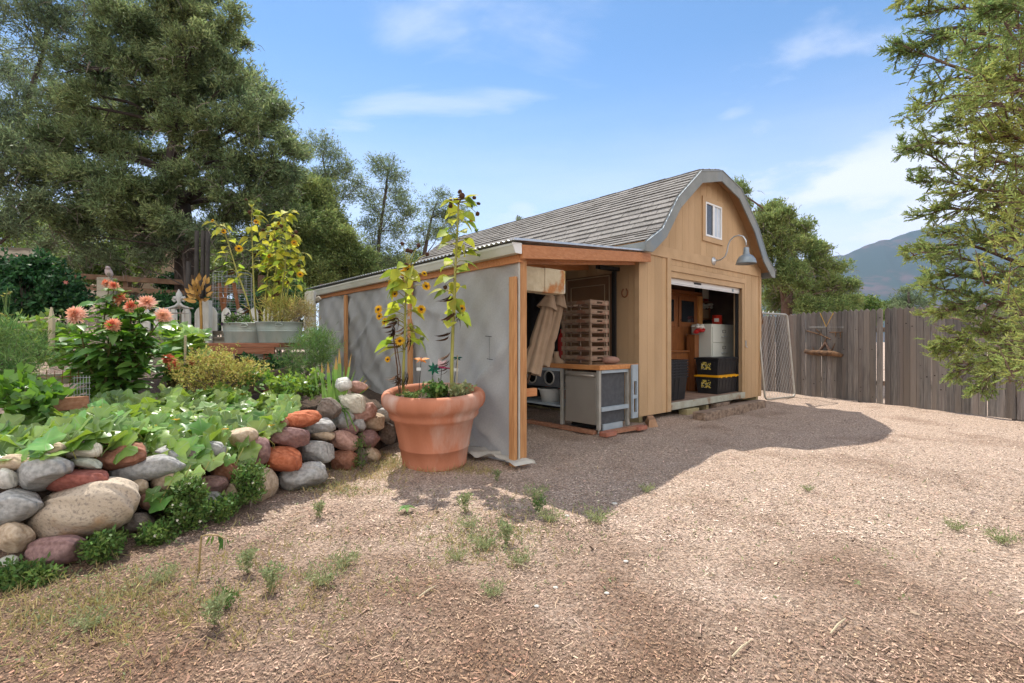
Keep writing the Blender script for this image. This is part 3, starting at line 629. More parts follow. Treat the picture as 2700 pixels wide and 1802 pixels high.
clm = mat('shade_cloth_weave', (.64, .65, .625, 1), (.70, .705, .68, 1), 60, detail=2, rough=.85, transl=.45, alpha=.84, bump=.1, bscale=140)
cloth = fastmesh('shade_cloth', [tuple(v) for v in Vv], Q, clm, lean, smooth=True)
mb = MB(SH); mb.bar((LA+.004, -.742, .03), (LA+.004, -.742, 2.0), .016, .012); mb.build('cloth_hem', W['sheet'], lean)
mb = MB(SH)                                                   # staples / tears in the cloth
for b, z, w in ((-.35, 1.27, .11), (-.37, 1.03, .1)):
    mb.bar((LA-.03, b, z), (LA-.03, b+w, z+.008), .003, .006)
mb.bar((LA-.03, -.31, 1.03), (LA-.03, -.31, 1.27), .002, .002); mb.build('mend', W['blackmat'], cloth)
mb = MB(SH)                                                   # spare cloth lying on the ground
rows = []
for i in range(30):
    t = i/29; px = 1215+185*t; py = 1168+64*t+8*math.sin(t*5); p = G(px, py, .02); row = []
    for j in range(8):
        s = j/7; off = Vector((-.08, -.25, 0))*s*(.75+.35*math.sin(t*9)) if t < .93 else Vector((.06, -.1, 0))*s
        row.append(p+off+Vector((0, 0, .015+.045*abs(math.sin(s*5+t*14))*(1-s*.4)+.02*math.sin(t*23+s*9))))
    rows.append(row)
ms = MB(); ms.add([v for r in rows for v in r], [(i*8+j, (i+1)*8+j, (i+1)*8+j+1, i*8+j+1) for i in range(29) for j in range(7)]); ms.build('loose_cloth', W['sheet'], lean, True)
mb = MB(SH); mb.box((LA+.05, 4.86, 0), (-.02, 4.9, 2.3)); mb.build('back_wall', W['darkwood'], lean)  # added end wall, dark so the depth reads as shade
mb = MB(SH); nn = 60  # dark sheet added so the far shed flank reads as deep shade
mb.add([(-.12+.03*math.sin(i*.8)+.015*math.sin(i*2.1+z), 1.52+3.2*i/nn, z) for i in range(nn+1) for z in (.05, 1.1, 2.28)], [(i*3+j, i*3+3+j, i*3+4+j, i*3+1+j) for i in range(nn) for j in range(2)])
tp_ = mb.build('shade_backdrop', W['backdrop'], None, True); sd_ = tp_.modifiers.new('thickness', 'SOLIDIFY'); sd_.thickness = .004; tag(tp_, 'dark tarp hung along the shed flank behind the folded parasols', 'backdrop')
# side door and post on the flank of the shed
mb = MB(SH); mb.box((-.05, .50, .1), (-.004, 1.47, 2.3)); dr = mb.build('side_door', W['doorbrown'], shed)
mb = MB(SH)
for q in (((.52, .12), (.535, 2.28)), ((1.435, .12), (1.45, 2.28)), ((.535, 2.265), (1.435, 2.28)), ((.62, .3), (.628, 2.14)), ((1.34, .3), (1.348, 2.14)), ((.628, 2.132), (1.34, 2.14))):
    mb.box((-.062, q[0][0], q[0][1]), (-.05, q[1][0], q[1][1]))
mb.build('moulding', W['doorline'], dr)
pp = shthing('black_post', 'slim black steel post with a top bracket beside the brown side door', 'post', -.08, .43, 0)
mb = MB(SH); mb.box((-.10, .39, 0), (-.05, .45, 2.32)); mb.build('upright', W['blackmat'], pp); mb = MB(SH); mb.box((-.5, .36, 2.325), (-.01, .44, 2.38)); mb.build('bracket', W['blackmat'], pp)
hs = MB(SH); hs.tube([(-.016, .26+.055*math.sin(t)*(1 if abs(t) < 2 else .85), 1.98-.07*math.cos(t)) for t in np.linspace(-2.6, 2.6, 16)], .011, 6)
tag(hs.build('horseshoe', W['rust'], None, True), 'rusty horseshoe nailed to the tan shed flank', 'horseshoe')
tb = shthing('timber_block', 'chunky old timber with flaking cream paint fixed to the lean-to post', 'timber', -2.6, -.55, 1.75)
mb = MB(SH); mb.box((-2.985, -.64, 1.745), (-2.66, -.48, 2.0)); mb.box((-2.655, -.645, 1.74), (-2.36, -.475, 2.005)); mb.build('beam', W['oldcream'], tb, bevel=.008)
mb = MB(SH); mb.box((-2.36, -.64, 1.745), (-2.335, -.48, 2.0)); mb.build('end_grain', W['oldend'], tb, bevel=.008)
# ================================================================ work table and what is on and under it
tbl = shthing('work_table', 'worn wooden work table on grey steel legs inside the lean-to', 'table', -.9, .4, 0)
T0, T1, TB0, TB1 = -1.32, -.47, -.30, 1.45
mb = MB(SH); mb.box((T0+.02, TB0+.02, .872), (T1, TB1, .905)); mb.build('tabletop', W['tabletop'], tbl, bevel=.004)
mb = MB(SH); mb.box((T0, TB0, .845), (T0+.018, TB1, .909)); mb.box((T0+.02, TB0, .845), (T1, TB0+.018, .909)); mb.build('edge_board', W['tabletrim'], tbl, bevel=.003)
for a, b in ((T0+.01, TB0+.02), (T0+.01, .37), (T1-.22, TB0+.02), (T0+.01, 1.38)):
    mb = MB(SH); mb.box((a, b, .06), (a+.045, b+.045, .843)); mb.tube([(a+.022, b+.022, .02), (a+.022, b+.022, .062)], .012, 8); mb.build('leg', W['leggrey'], tbl, bevel=.003)
for q0, q1 in (((T0+.06, TB0+.015, .80), (T1-.22, TB0+.05, .842)), ((T0+.06, TB0+.01, .30), (T1-.2, TB0+.055, .355)), ((T0+.012, .42, .80), (T0+.05, 1.38, .842))):
    mb = MB(SH); mb.box(q0, q1); mb.build('rail', W['bracket'], tbl, bevel=.003)
mb = MB(SH); mb.box((T0+.012, .42, .30), (-.6, 1.38, .325)); mb.build('shelf', W['bracket'], tbl)
br = MB(SH); a0, a1, b0 = -.66, -.53, -.34
for q in ((a0, a0+.03, .16, .90), (a1-.03, a1, .16, .90), (a0+.031, a1-.031, .16, .24), (a0+.031, a1-.031, .43, .48), (a0+.031, a1-.031, .67, .90)): br.box((q[0], b0, q[2]), (q[1], b0+.03, q[3]))
tag(br.build('slotted_bracket', W['bracket']), 'grey steel bracket with long slots at the table end', 'bracket')
fr = shthing('under_counter_fridge', 'stainless steel door fridge with charcoal side under the work table', 'fridge', -.93, .05, .05)
mb = MB(SH); mb.box((-1.255, -.235, .12), (-.70, .33, .80)); mb.build('body', W['fridgeside'], fr, bevel=.004)
mb = MB(SH); mb.box((-1.30, -.215, .12), (-1.262, .325, .815)); dd = mb.build('door', W['steel'], fr, bevel=.006)
mb = MB(SH); mb.tube([(-1.305, -.20, .76), (-1.335, -.19, .77), (-1.338, .05, .775), (-1.335, .29, .77), (-1.305, .30, .76)], .018, 8); mb.build('handle', W['steel'], dd, True)
mb = MB(SH); mb.box((-1.20, -.22, .05), (-.72, .3, .118)); mb.build('plinth', W['blackmat'], fr)
mb = MB(SH); mb.box((-1.2, -.262, .045), (-.78, -.24, .125)); mb.build('kick_plate', W['bracket'], fr)
# planks and bricks under the table
mb = MB(SH); mb.bar((-1.32, -.22, .028), (-1.34, 1.05, .028), .09, .05); tag(mb.build('plank', W['plankred'], bevel=.004), 'red brown plank lying under the left table legs', 'plank')
mb = MB(SH); mb.bar((-1.22, -.33, .03), (-.5, -.36, .03), .1, .045); tag(mb.build('plank', W['plankred'], bevel=.004), 'reddish plank lying under the front table legs', 'plank')
mb = MB(SH); mb.box((-1.36, -.44, .0), (-1.14, -.32, .06)); tag(mb.build('brick', W['brick'], bevel=.006), 'red brick at the front corner leg of the table', 'brick')
mb = MB(SH); mb.box((-.66, -.44, .0), (-.45, -.33, .055)); tag(mb.build('brick', W['brick'], bevel=.006), 'red brick under the right table leg near the shed corner', 'brick')
# tub, vented box
def tub(M, prof, mt, name, label, cat):
    mb = MB(); mb.lathe(M, prof, 28, 1.25, 1); return tag(mb.build(name, mt, None, True), label, cat)
tp = SL(-1.1, .78, .325)
tub(tp, [(0, .003), (.12, .0), (.15, .17), (.17, .19), (.17, .2), (.145, .195), (.115, .012), (0, .012)], W['whiteplastic'], 'wash_tub', 'white plastic tub on the shelf under the work table', 'tub')
vb = MB(SH)
for z0, z1, b0, b1 in ((.57, .62, .44, 1.36), (.78, .835, .44, 1.36), (.62, .78, .44, .56), (.62, .78, .72, .92), (.62, .78, 1.08, 1.36)): vb.box((-1.30, b0, z0), (-1.28, b1, z1))
vb.box((-1.28, .44, .57), (-.7, 1.36, .59)); vx = vb.build('panel', W['fridgeside']); vt = shthing('vented_panel', 'dull grey panel with two round holes under the tabletop', 'panel', -1.29, .9, .57)
vx.parent = vt; vx.matrix_parent_inverse = vt.matrix_world.inverted()
for b in (.64, 1.0):
    mb = MB(SH); mb.lathe((-1.305, b, .7), [(.088, 0), (.105, .0), (.105, .012), (.085, .012), (.085, 0)], 24, M=Matrix.Rotation(math.pi/2, 3, 'Y'), cap=False); mb.build('ring', W['leggrey'], vt, True)
mb = MB(SH); mb.box((-1.2, .45, .6), (-1.19, 1.35, .83)); mb.build('backing', W['blackmat'], vt)
mb = MB(SH); mb.box((-.95, .5, .36), (-.75, 1.1, .52)); tag(mb.build('red_box', W['red'], bevel=.02), 'dark red box behind the white tub on the shelf', 'box')
# crates
def crate(z, label, first=None):
    t = shthing('slatted_crate', label, 'crate', -1.15, 0, z, 'crates stacked on the work table')
    A0, A1, B0_, B1_ = -1.15, -.775, .0, .52; j = rng.uniform(-.008, .008)
    for a, b in ((A0, B0_), (A1-.03, B0_), (A0, B1_-.03), (A1-.03, B1_-.03)):
        mb = MB(SH); mb.box((a+j, b, z), (a+.03+j, b+.03, z+.126)); mb.build('corner_post', W['crate'], t)
    for a in (A0-.013, A1+.001):
        mb = MB(SH); mb.box((a+j, B0_, z+.066), (a+.012+j, B1_, z+.116)); mb.build('side_board', W['crate'], t)
    for b in (B0_-.013, B1_+.001):
        mb = MB(SH); mb.box((A0-.012+j, b, z+.098), (A1+.012+j, b+.012, z+.12)); mb.box((A0-.012+j, b, z+.052), (A1+.012+j, b+.012, z+.075)); mb.box((A0-.012+j, b, z+.0751), (A0+.13+j, b+.012, z+.0979)); mb.box((A1-.13+j, b, z+.0751), (A1+.012+j, b+.012, z+.0979)); mb.build('end_board', W['crate'], t)
    mb = MB(SH)
    for k in range(5): mb.box((A0+j+.031, B0_+.035+k*.095, z+.044), (A1-.031+j, B0_+.1+k*.095, z+.05))
    mb.build('base_slats', W['crate'], t)
for k, w in enumerate(('bottom crate of the stack, resting on the work table', 'second crate from the bottom of the stack on the table', 'third crate from the bottom of the tall crate stack', 'middle crate of the seven in the tall crate stack', 'third crate from the top of the tall crate stack', 'second crate from the top of the tall crate stack', 'topmost weathered crate of the stack on the table')):
    crate(.906+k*.1275, w)
# umbrellas
def umbrella(label, top, bot, spread, seed):
    r = random.Random(seed); t = thing('folded_parasol', label, 'parasol', bot, 'folded canvas parasols leaning in the lean-to')
    top, bot = Vector(top), Vector(bot); d = bot-top; x = d.cross(Vector((.2, 1, 0))).normalized(); y = d.cross(x).normalized()
    K = 40; n = 14; V = []
    for i in range(n+1):
        q = i/n; rad = .055+spread*q*.9
        if .62 < q < .7: rad *= .86
        c = top+d*q+Vector((0, 0, -.02*math.sin(q*3)))
        for k in range(K):
            a = 2*math.pi*k/K; fold = 1+.22*math.sin(a*7+seed+q*1.2)*min(1, q*4)+.08*math.sin(a*17+seed)
            V.append(c+(x*math.cos(a)*1.15+y*math.sin(a)*.7)*rad*fold)
    mb = MB(); mb.add(V, [(i*K+k, i*K+(k+1) % K, (i+1)*K+(k+1) % K, (i+1)*K+k) for i in range(n) for k in range(K)]+[tuple(range(K))]); mb.build('canopy', W['canvas'], t, True)
    V2 = []
    for i in range(4):
        q = -.02+i*.06; rad = .04+i*.022
        for k in range(K):
            a = 2*math.pi*k/K; V2.append(top+d*q+(x*math.cos(a)*1.2+y*math.sin(a)*.75)*rad*(1+.12*math.sin(a*4+seed)))
    mb = MB(); mb.add(V2, [(i*K+k, i*K+(k+1) % K, (i+1)*K+(k+1) % K, (i+1)*K+k) for i in range(3) for k in range(K)]+[tuple(range(K))]); mb.build('vent_cap', W['canvas'], t, True)
    mb = MB(); mb.tube([top-d*.12, bot+d*.12], .014, 8); mb.build('pole', W['darkwood'], t)
umbrella('tan folded parasol nearer the post, its hem hanging lowest', P(1450, 783, 6.35), P(1398, 985, 6.1), .055, 3)
umbrella('tan folded parasol behind the first, touching the crate stack', P(1477, 780, 6.75), P(1424, 962, 6.55), .05, 8)
# jug, boots, loaf stone, red can
jp = SL(-1.2, .86, .906); j = thing('plastic_jug', 'white plastic jug with faded label on the work table', 'jug', jp)
mb = MB(); mb.lathe(jp, [(.0, 0), (.062, 0), (.066, .02), (.066, .13), (.06, .16), (.035, .2), (.022, .21), (.022, .225), (0, .226)], 20, 1.1, .8); mb.build('body', W['whiteplastic'], j, True)
mb = MB(); mb.tube([jp+Vector((.03, 0, .205)), jp+Vector((.075, 0, .2)), jp+Vector((.082, 0, .15)), jp+Vector((.06, 0, .12))], .011, 8); mb.build('handle', W['whiteplastic'], j, True)
mb = MB(); mb.lathe(jp, [(.067, .04), (.0675, .045), (.0675, .11), (.067, .115)], 20, 1.1, .8); mb.build('label', W['bottle'], j, True)
for k, (a, b, lab) in enumerate(((-1.22, .64, 'tan work boot beside the plastic jug on the table'), (-1.2, .54, 'tan work boot with pale tongue, right beside the crates'))):
    bp = SL(a, b, .906); mb = MB(); V = []; n = 14
    for q, (c0, rx, ry) in enumerate((((0, 0), .075, .042), ((0, .02), .078, .043), ((0.005, .045), .07, .04), ((.03, .075), .045, .036), ((.04, .12), .038, .035), ((.045, .17), .04, .037), ((.045, .171), .03, .028), ((.045, .12), .028, .026))):
        for i in range(n):
            t = 2*math.pi*i/n; V.append(bp+Vector((c0[0]*-1+rx*math.cos(t), ry*math.sin(t), c0[1])))
    mb.add(V, [(q*n+i, q*n+(i+1) % n, (q+1)*n+(i+1) % n, (q+1)*n+i) for q in range(7) for i in range(n)]+[tuple(range(n-1, -1, -1))])
    tag(mb.build('work_boot', W['canvas'], None, True), lab, 'boot', 'pair of boots on the table')
mb = MB(); mb.lathe(SL(-.83, -.1, .955), [(0, -.048), (.06, -.045), (.1, -.02), (.11, .005), (.09, .04), (.05, .055), (0, .06)], 20, 1.15, .8); tag(mb.build('smooth_stone', mat('table_stone', (.36, .2, .15, 1), (.3, .17, .12, 1), 12, rough=.8, bump=.3), None, True), 'smooth pinkish stone on the table corner before the crates', 'stone')
rc = SL(-.95, .72, .906); mb = MB(); mb.lathe(rc, [(0, 0), (.07, 0), (.075, .02), (.075, .36), (.05, .42), (.03, .45), (.03, .5), (0, .5)], 18, .8, 1); tag(mb.build('fuel_can', W['red'], None, True), 'tall red plastic can behind the crates', 'can')
# ================================================================ inside the shed
FZ = .214
hu = shthing('oak_hutch', 'varnished oak hutch with dark glazed doors inside the shed', 'hutch', 2.0, .9, FZ)
h0, h1, hb = SA(1740, .95), SA(1841, .95), .95
mb = MB(SH); mb.box((h0, hb+.02, FZ), (h1, hb+.5, 2.2)); mb.box((h0-.03, hb-.05, 2.2), (h1+.05, hb+.52, 2.26)); mb.build('case', W['oak'], hu)
e0, e1, e2, e3 = SA(1766, .95), SA(1781, .95), SA(1796, .95), SA(1827, .95)
for (x0, x1) in ((h0+.05, e1), (e2-.08, e3+.1)):
    mb = MB(SH); mb.box((x0, hb-.005, 1.52), (x1, hb+.018, 2.14)); dr = mb.build('door', W['oak'], hu, bevel=.006)
    mb = MB(SH); mb.box((x0+.08, hb-.010, 1.62), (x1-.07, hb-.006, 2.06)); mb.build('pane', W['glassd'], dr)
    mb = MB(SH); mb.lathe((x0+.03, hb-.02, 1.66), [(0, -.01), (.014, 0), (0, .012)], 10); mb.build('knob', W['blackmat'], dr, True)
mb = MB(SH); mb.box((h0, hb-.12, 1.0), (h1+.1, hb+.3, 1.04)); mb.build('counter', W['oak'], hu, bevel=.006)
mb = MB(SH); mb.box((h0+.02, hb-.08, FZ), (h1+.04, hb+.019, .999)); mb.box((h1-.28, hb-.095, .3), (h1-.02, hb-.081, .95)); mb.build('base_cabinet', W['oak'], hu, bevel=.004)
mb = MB(SH); mb.box((h1-.0, hb-.02, 1.041), (h1+.16, hb+.4, 2.19)); mb.build('side_panel', W['oakr'], hu, bevel=.004)
q = h1-.06; mb = MB(SH); mb.poly([(q, hb-.03, 1.041), (q+.14, hb-.2, 1.041), (q+.14, hb-.16, 1.2), (q+.14, hb-.06, 1.36), (q+.14, hb-.03, 1.48)], (.03, 0, 0)); mb.build('bracket', W['oakr'], hu)
fc = shthing('filing_cabinet', 'putty coloured two-drawer lateral filing cabinet inside the shed', 'cabinet', 3.7, .6, FZ)
ca0, ca1, cb = SA(1878.5, .45), SA(1937.5, .45), .45
mb = MB(SH); mb.box((ca0, cb+.02, FZ), (ca1+.1, cb+.45, 1.575)); mb.build('case', W['cabgrey'], fc, bevel=.006)
for z0, z1 in ((1.20, 1.52), (.86, 1.19), (.52, .85), (.23, .51)):
    mb = MB(SH); mb.box((ca0+.02, cb, z0), (ca1, cb+.018, z1)); dw = mb.build('drawer', W['cabgrey'], fc, bevel=.005); cc = (ca0+ca1)/2; zm = (z0+z1)/2
    mb = MB(SH); mb.tube([(cc-.11, cb+.002, zm-.04), (cc-.1, cb-.03, zm-.04), (cc+.1, cb-.03, zm-.04), (cc+.11, cb+.002, zm-.04)], .009, 6); mb.build('handle', W['metal'], dw, True)
    mb = MB(SH); 
    for u0, u1, w0, w1 in ((-.07, .07, .04, .047), (-.07, .07, .09, .097), (-.07, -.063, .0471, .0899), (.063, .07, .0471, .0899)): mb.box((cc+u0, cb-.006, zm+w0), (cc+u1, cb-.001, zm+w1))
    mb.build('label_holder', W['blackmat'], dw)
def tote(z, label, lidm, h):
    t = shthing('storage_tote', label, 'tote', 3.1, .4, z, 'storage totes stacked in the doorway')
    A0, A1, B0_, B1_ = 2.69, 3.50, .10, .56
    mb = MB(SH); k = .03
    lo = [(A0+k, B0_+k, z), (A1-k, B0_+k, z), (A1-k, B1_-k, z), (A0+k, B1_-k, z)]; hi = [(A0, B0_, z+h), (A1, B0_, z+h), (A1, B1_, z+h), (A0, B1_, z+h)]
    mb.add(lo+hi, [(0, 3, 2, 1), (4, 5, 6, 7), (0, 1, 5, 4), (1, 2, 6, 5), (2, 3, 7, 6), (3, 0, 4, 7)])
    for i in range(6):
        a = A0+.08+i*.13; mb.bar((a+.0, B0_+k+.001, z+.03), (a, B0_+.002, z+h-.05), .03, .012, up=(0, 1, 0))
    for i in range(3):
        b = B0_+.08+i*.14; mb.bar((A0+k, b, z+.03), (A0+.002, b, z+h-.05), .012, .03, up=(0, 1, 0))
    mb.build('box', W['black'], t, bevel=.006)
    mb = MB(SH); mb.box((A0-.02, B0_-.02, z+h+.001), (A1+.02, B1_+.02, z+h+.03)); mb.box((A0+.02, B0_+.02, z+h+.0301), (A1-.02, B1_-.02, z+h+.038))
    for i in range(4): mb.box((A0+.06+i*.2, B0_-.026, z+h-.012), (A0+.12+i*.2, B0_-.0201, z+h+.022))
    mb.build('lid', lidm, t, bevel=.004)
    mb = MB(SH); mb.box((A0+.004, B0_+.15, z+h*.35), (A0+.0135, B0_+.34, z+h*.82)); s_ = mb.build('sticker', W['labely'], t)
tote(FZ, 'black tote with bright yellow lid at the bottom of the pair', W['yellow'], .32)
tote(FZ+.36, 'black tote with black lid stacked on the yellow-lidded one', W['black'], .30)
# nested black bins
def bin_(z, h, label):
    t = MB(SH); A0, A1, B0_, B1_ = .93, 1.54, .08, .46; k = .045*h/.5
    lo = [(A0+k, B0_+k, z), (A1-k, B0_+k, z), (A1-k, B1_-k, z), (A0+k, B1_-k, z)]; hi = [(A0, B0_, z+h), (A1, B0_, z+h), (A1, B1_, z+h), (A0, B1_, z+h)]
    t.add(lo+hi, [(0, 3, 2, 1), (0, 1, 5, 4), (1, 2, 6, 5), (2, 3, 7, 6), (3, 0, 4, 7)])
    for (p, q) in (((A0-.015, B0_-.015), (A1+.015, B0_+.002)), ((A0-.015, B1_-.002), (A1+.015, B1_+.015)), ((A0-.015, B0_+.003), (A0+.003, B1_-.003)), ((A1-.003, B0_+.003), (A1+.015, B1_-.003))): t.box((p[0], p[1], z+h-.02), (q[0], q[1], z+h))
    for i in range(3): t.bar((A0+.1+i*.13, B0_+k-.001, z+.02), (A0+.1+i*.13, B0_, z+h-.04), .05, .012, up=(0, 1, 0))
    tag(t.build('nested_bin', W['black'], bevel=.004), label, 'bin', 'black bins nested in a stack')
for k, w in enumerate(('lowest and deepest black bin of the nested stack', 'second black bin up in the nested stack', 'third black bin up in the nested stack', 'middle black bin rim in the nested stack', 'fifth black bin up in the nested stack', 'sixth black bin, just under the topmost rim', 'topmost black bin of the nested stack')):
    bin_(FZ+.01+k*.047, .40, w)
# shelf wall at the right
sh = shthing('wall_shelf', 'dark plank shelves full of garden clutter inside the shed', 'shelf', 4.0, 1.4, 1.2)
sa0, sa1 = h1+.18, SW-.07
for z in (1.70, 2.08):
    mb = MB(SH); mb.box((sa0, 1.0, z), (sa1, 1.5, z+.03)); mb.build('board', W['oak'], sh)
mb = MB(SH); mb.box((sa0+.02, 1.45, FZ), (sa0+.07, 1.5, 2.4)); mb.box((sa0+.45, 1.02, 1.731), (sa0+.49, 1.06, 2.079)); mb.build('upright', W['oak'], sh)
def bottle(a, b, z, h, r, m, label, name='bottle', cat='bottle'):
    mb = MB(); mb.lathe(SL(a, b, z), [(0, 0), (r, 0), (r, h*.6), (r*.4, h*.8), (r*.35, h), (0, h)], 14); tag(mb.build(name, m, None, True), label, cat)
bottle(sa0+.3, 1.15, 2.111, .26, .07, W['bottle'], 'large dusty bottle on the top shelf in the shed')
bottle(sa0+.52, 1.15, 2.111, .2, .06, W['redcan'], 'small red jar on the top shelf in the shed', 'jar', 'jar')
mb = MB(SH); mb.box((sa1-.46, .985, 2.16), (sa1-.2, .995, 2.42)); tag(mb.build('paper_notice', W['paper']), 'sheet of paper pinned at the top right in the shed', 'paper')
mb = MB(SH); mb.box((sa0+.16, 1.02, 1.731), (sa0+.42, 1.3, 1.93)); tag(mb.build('cardboard_box', W['card'], bevel=.006), 'small brown carton on the lower shelf in the shed', 'box')
rp = SL(ca0+.62, .66, 1.577); cn = thing('coffee_can', 'red tin can standing on the filing cabinet', 'can', rp)
mb = MB(); mb.lathe(rp, [(0, 0), (.1, 0), (.1, .2), (.092, .2), (.092, .19), (0, .19)], 24); mb.build('tin', W['redcan'], cn, True)
mb = MB(); V = []
for i in range(2):
    for k in range(9):
        t = -2.35+.12*(k-4)+.25; V.append(rp+Vector((.1015*math.cos(t), .1015*math.sin(t), .06+.07*i)))
mb.add(V, [(k, k+1, 10+k, 9+k) for k in range(8)]); mb.build('emblem', W['paper'], cn)
def rags(c, n, r, m, name, label, cat):
    mb = MB()
    for i in range(n):
        q = Vector(c)+Vector((rng.uniform(-r, r), rng.uniform(-r, r)*.6, rng.uniform(0, r*.7)))
        mb.lathe(q, [(0, -.03), (.035, -.02), (.05, 0), (.03, .025), (0, .03)], 7, rng.uniform(.6, 1.5), rng.uniform(.6, 1.2))
    tag(mb.build(name, m), label, cat)
rags(SL(sa0+.4, 1.08, 1.96), 18, .13, W['paper'], 'white_rags', 'heap of pale rags spilling over the carton', 'rags')
rags(SL(sa0+.68, 1.1, 1.76), 14, .13, W['bottle'], 'grey_bag', 'grey crumpled bag beside the carton on the shelf', 'bag')
rags(SL(ca0-.18, .62, 1.4), 12, .09, W['red'], 'red_gloves', 'red gloves on the reddish crate by the filing cabinet', 'gloves')
rags(SL(ca0-.15, .66, 1.5), 8, .09, W['paper'], 'white_cloth', 'white cloth above the red gloves in the shed', 'cloth')
mb = MB(SH); mb.box((ca0-.20, .72, FZ), (ca0-.03, .9, 1.36)); tag(mb.build('pine_cupboard', W['oak'], bevel=.004), 'narrow reddish wooden cupboard beside the filing cabinet', 'cupboard')
mb = MB(SH); mb.box((h0+.1, 1.0, 2.27), (h1-.05, 1.4, 2.40)); tag(mb.build('board_pile', W['darkwood']), 'dark pile of boards on top of the oak hutch', 'boards')
# ================================================================ blocks and step in front of the shed
mb = MB(SH)
for (a0, a1, bb0, bb1, k) in ((.80, 2.02, -.62, -.42, 0), (2.03, 3.13, -.60, -.41, .01)): mb.box((a0, bb0+k, -.02), (a1, bb1, .125+k))
tag(mb.build('timber_step', W['woodgrey'], bevel=.012), 'long weathered timber lying as a step before the door', 'timber')
mb = MB(SH); mb.add([(-.26, -.33, -.02), (-.06, -.36, -.02), (.36, -.02, -.02), (.16, .02, -.02), (-.22, -.31, .085), (-.09, -.33, .09), (.33, -.02, .07), (.2, .0, .07)], [(3, 2, 1, 0), (4, 5, 6, 7), (0, 1, 5, 4), (1, 2, 6, 5), (2, 3, 7, 6), (3, 0, 4, 7)]); tag(mb.build('wedge_block', W['wedge'], bevel=.004), 'raw wooden wedge under the front corner of the shed', 'block')
mb = MB(SH); mb.box((1.28, -.06, -.02), (1.68, .1, .073)); tag(mb.build('support_block', W['block'], bevel=.005), 'greenish treated block under the door sill', 'block')
mb = MB(SH); mb.box((2.35, -.05, -.02), (2.85, .1, .08)); tag(mb.build('support_block', W['woodgrey'], bevel=.005), 'grey block under the right part of the door sill', 'block')
# ================================================================ leaning chain-link gate
gl, gr2 = Vector((5.22, 10.09, .02)), Vector((6.18, 10.68, .02)); up = Vector((-.05, .22, 1.80)); hd = (gr2-gl)
gt_ = thing('chain_link_gate', 'loose chain-link gate panel leaning at the shed corner', 'gate', (gl+gr2)/2)
e = hd.normalized(); un_ = up.normalized(); Wd, Ht = hd.length, up.length
def gp_(x, y): return gl+e*x+un_*y
loop = []
for (cx_, cy_, a0) in ((.09, .09, 180), (Wd-.09, .09, 270), (Wd-.09, Ht-.09, 0), (.09, Ht-.09, 90)):
    for k in range(5):
        t = math.radians(a0+k*22.5); loop.append(gp_(cx_+.09*math.cos(t), cy_+.09*math.sin(t)))
mb = MB(); mb.tube(loop+[loop[0], loop[1]], .02, 8, False); mb.build('frame', W['leggrey'], gt_, True)
mb = MB(); s_ = .10
for k in range(-20, 12):
    for sg in (1, -1):
        pts = []
        x = k*s_ if sg > 0 else Wd-k*s_
        y0, y1 = 0.02, Ht-.02
        def clipx(y): return x+sg*(y)*.62
        ys = [y for y in np.linspace(y0, y1, 24) if .02 < clipx(y) < Wd-.02]
        if len(ys) > 1: mb.tube([gp_(clipx(ys[0]), ys[0]), gp_(clipx(ys[-1]), ys[-1])], .0021, 4, False)
mb.build('mesh', W['wire'], gt_)
mb = MB()
for x in (.25, .45, .62): mb.tube([gp_(x-.06, Ht+.005), gp_(x-.02, Ht+.05), gp_(x+.03, Ht-.02)], .008, 6)
mb.build('tie_wire', W['wire'], gt_)
mb = MB(); mb.bar(SL(SW+.02, .0, 1.86), SL(SW+.42, .12, 1.63), .05, .09); tag(mb.build('gate_bracket', W['rail'], bevel=.005), 'short brown board jutting from the right shed corner', 'board')
# ================================================================ plank fence
f0, f1 = Vector((6.20, 12.45, 0)), Vector((8.9, 4.82, 0)); fd = (f1-f0).normalized(); fn = Vector((fd.y, -fd.x, 0)); fn = -fn if fn.x > 0 else fn
fe = thing('plank_fence', 'tall grey dog-eared plank fence behind the yard', 'fence', f0)
mb = MB(); kn = MB(); t = 0; Lf = (f1-f0).length
while t < Lf:
    w = rng.uniform(.098, .118); g_ = rng.choice((.006, .010, .018, .008))
    if abs(t-2.93) < .07 and t > 2.86: g_ = .045
    hh = 1.86+rng.uniform(-.018, .015)+.02*math.sin(t*.8); ht = rng.uniform(-.004, .004)
    a = f0+fd*t+fn*ht; b = f0+fd*(t+w)+fn*ht; c = .042
    mb.poly([a, b, b+Vector((0, 0, hh-c)), b+Vector((0, 0, hh-.008))-fd*c, b+Vector((0, 0, hh))-fd*(w*.5), a+Vector((0, 0, hh-.008))+fd*c, a+Vector((0, 0, hh-c))], -fn*.018)
    for k in range(rng.choice((0, 1, 1, 2, 3))):
        p = a+fd*rng.uniform(.03, w-.03)+Vector((0, 0, rng.uniform(.1, 1.7)))+fn*.001; rr = rng.uniform(.007, .016); kp = []
        for q in range(9): an = 2*math.pi*q/9; kp.append(p+fd*rr*math.cos(an)+Vector((0, 0, rr*.8*math.sin(an))))
        mb.cm = 1; mb.poly(kp, fn*.0015); mb.cm = 0
    t += w+g_
mb.build('board_panel', [W['fence'], W['knot']], fe)
for z in (.4, 1.45):
    mb = MB(); mb.bar(f0-fn*.045+Vector((0, 0, z)), f1-fn*.045+Vector((0, 0, z)), .04, .09); mb.build('rail', W['woodgrey'], fe)
for t, hh in ((.2, 1.8), (2.6, 1.75), (5.05, 2.06), (7.5, 1.8)):
    mb = MB(); q = f0+fd*t-fn*.12; mb.box((q.x-.05, q.y-.05, -.1), (q.x+.05, q.y+.05, hh)); mb.build('post', W['fence'], fe)
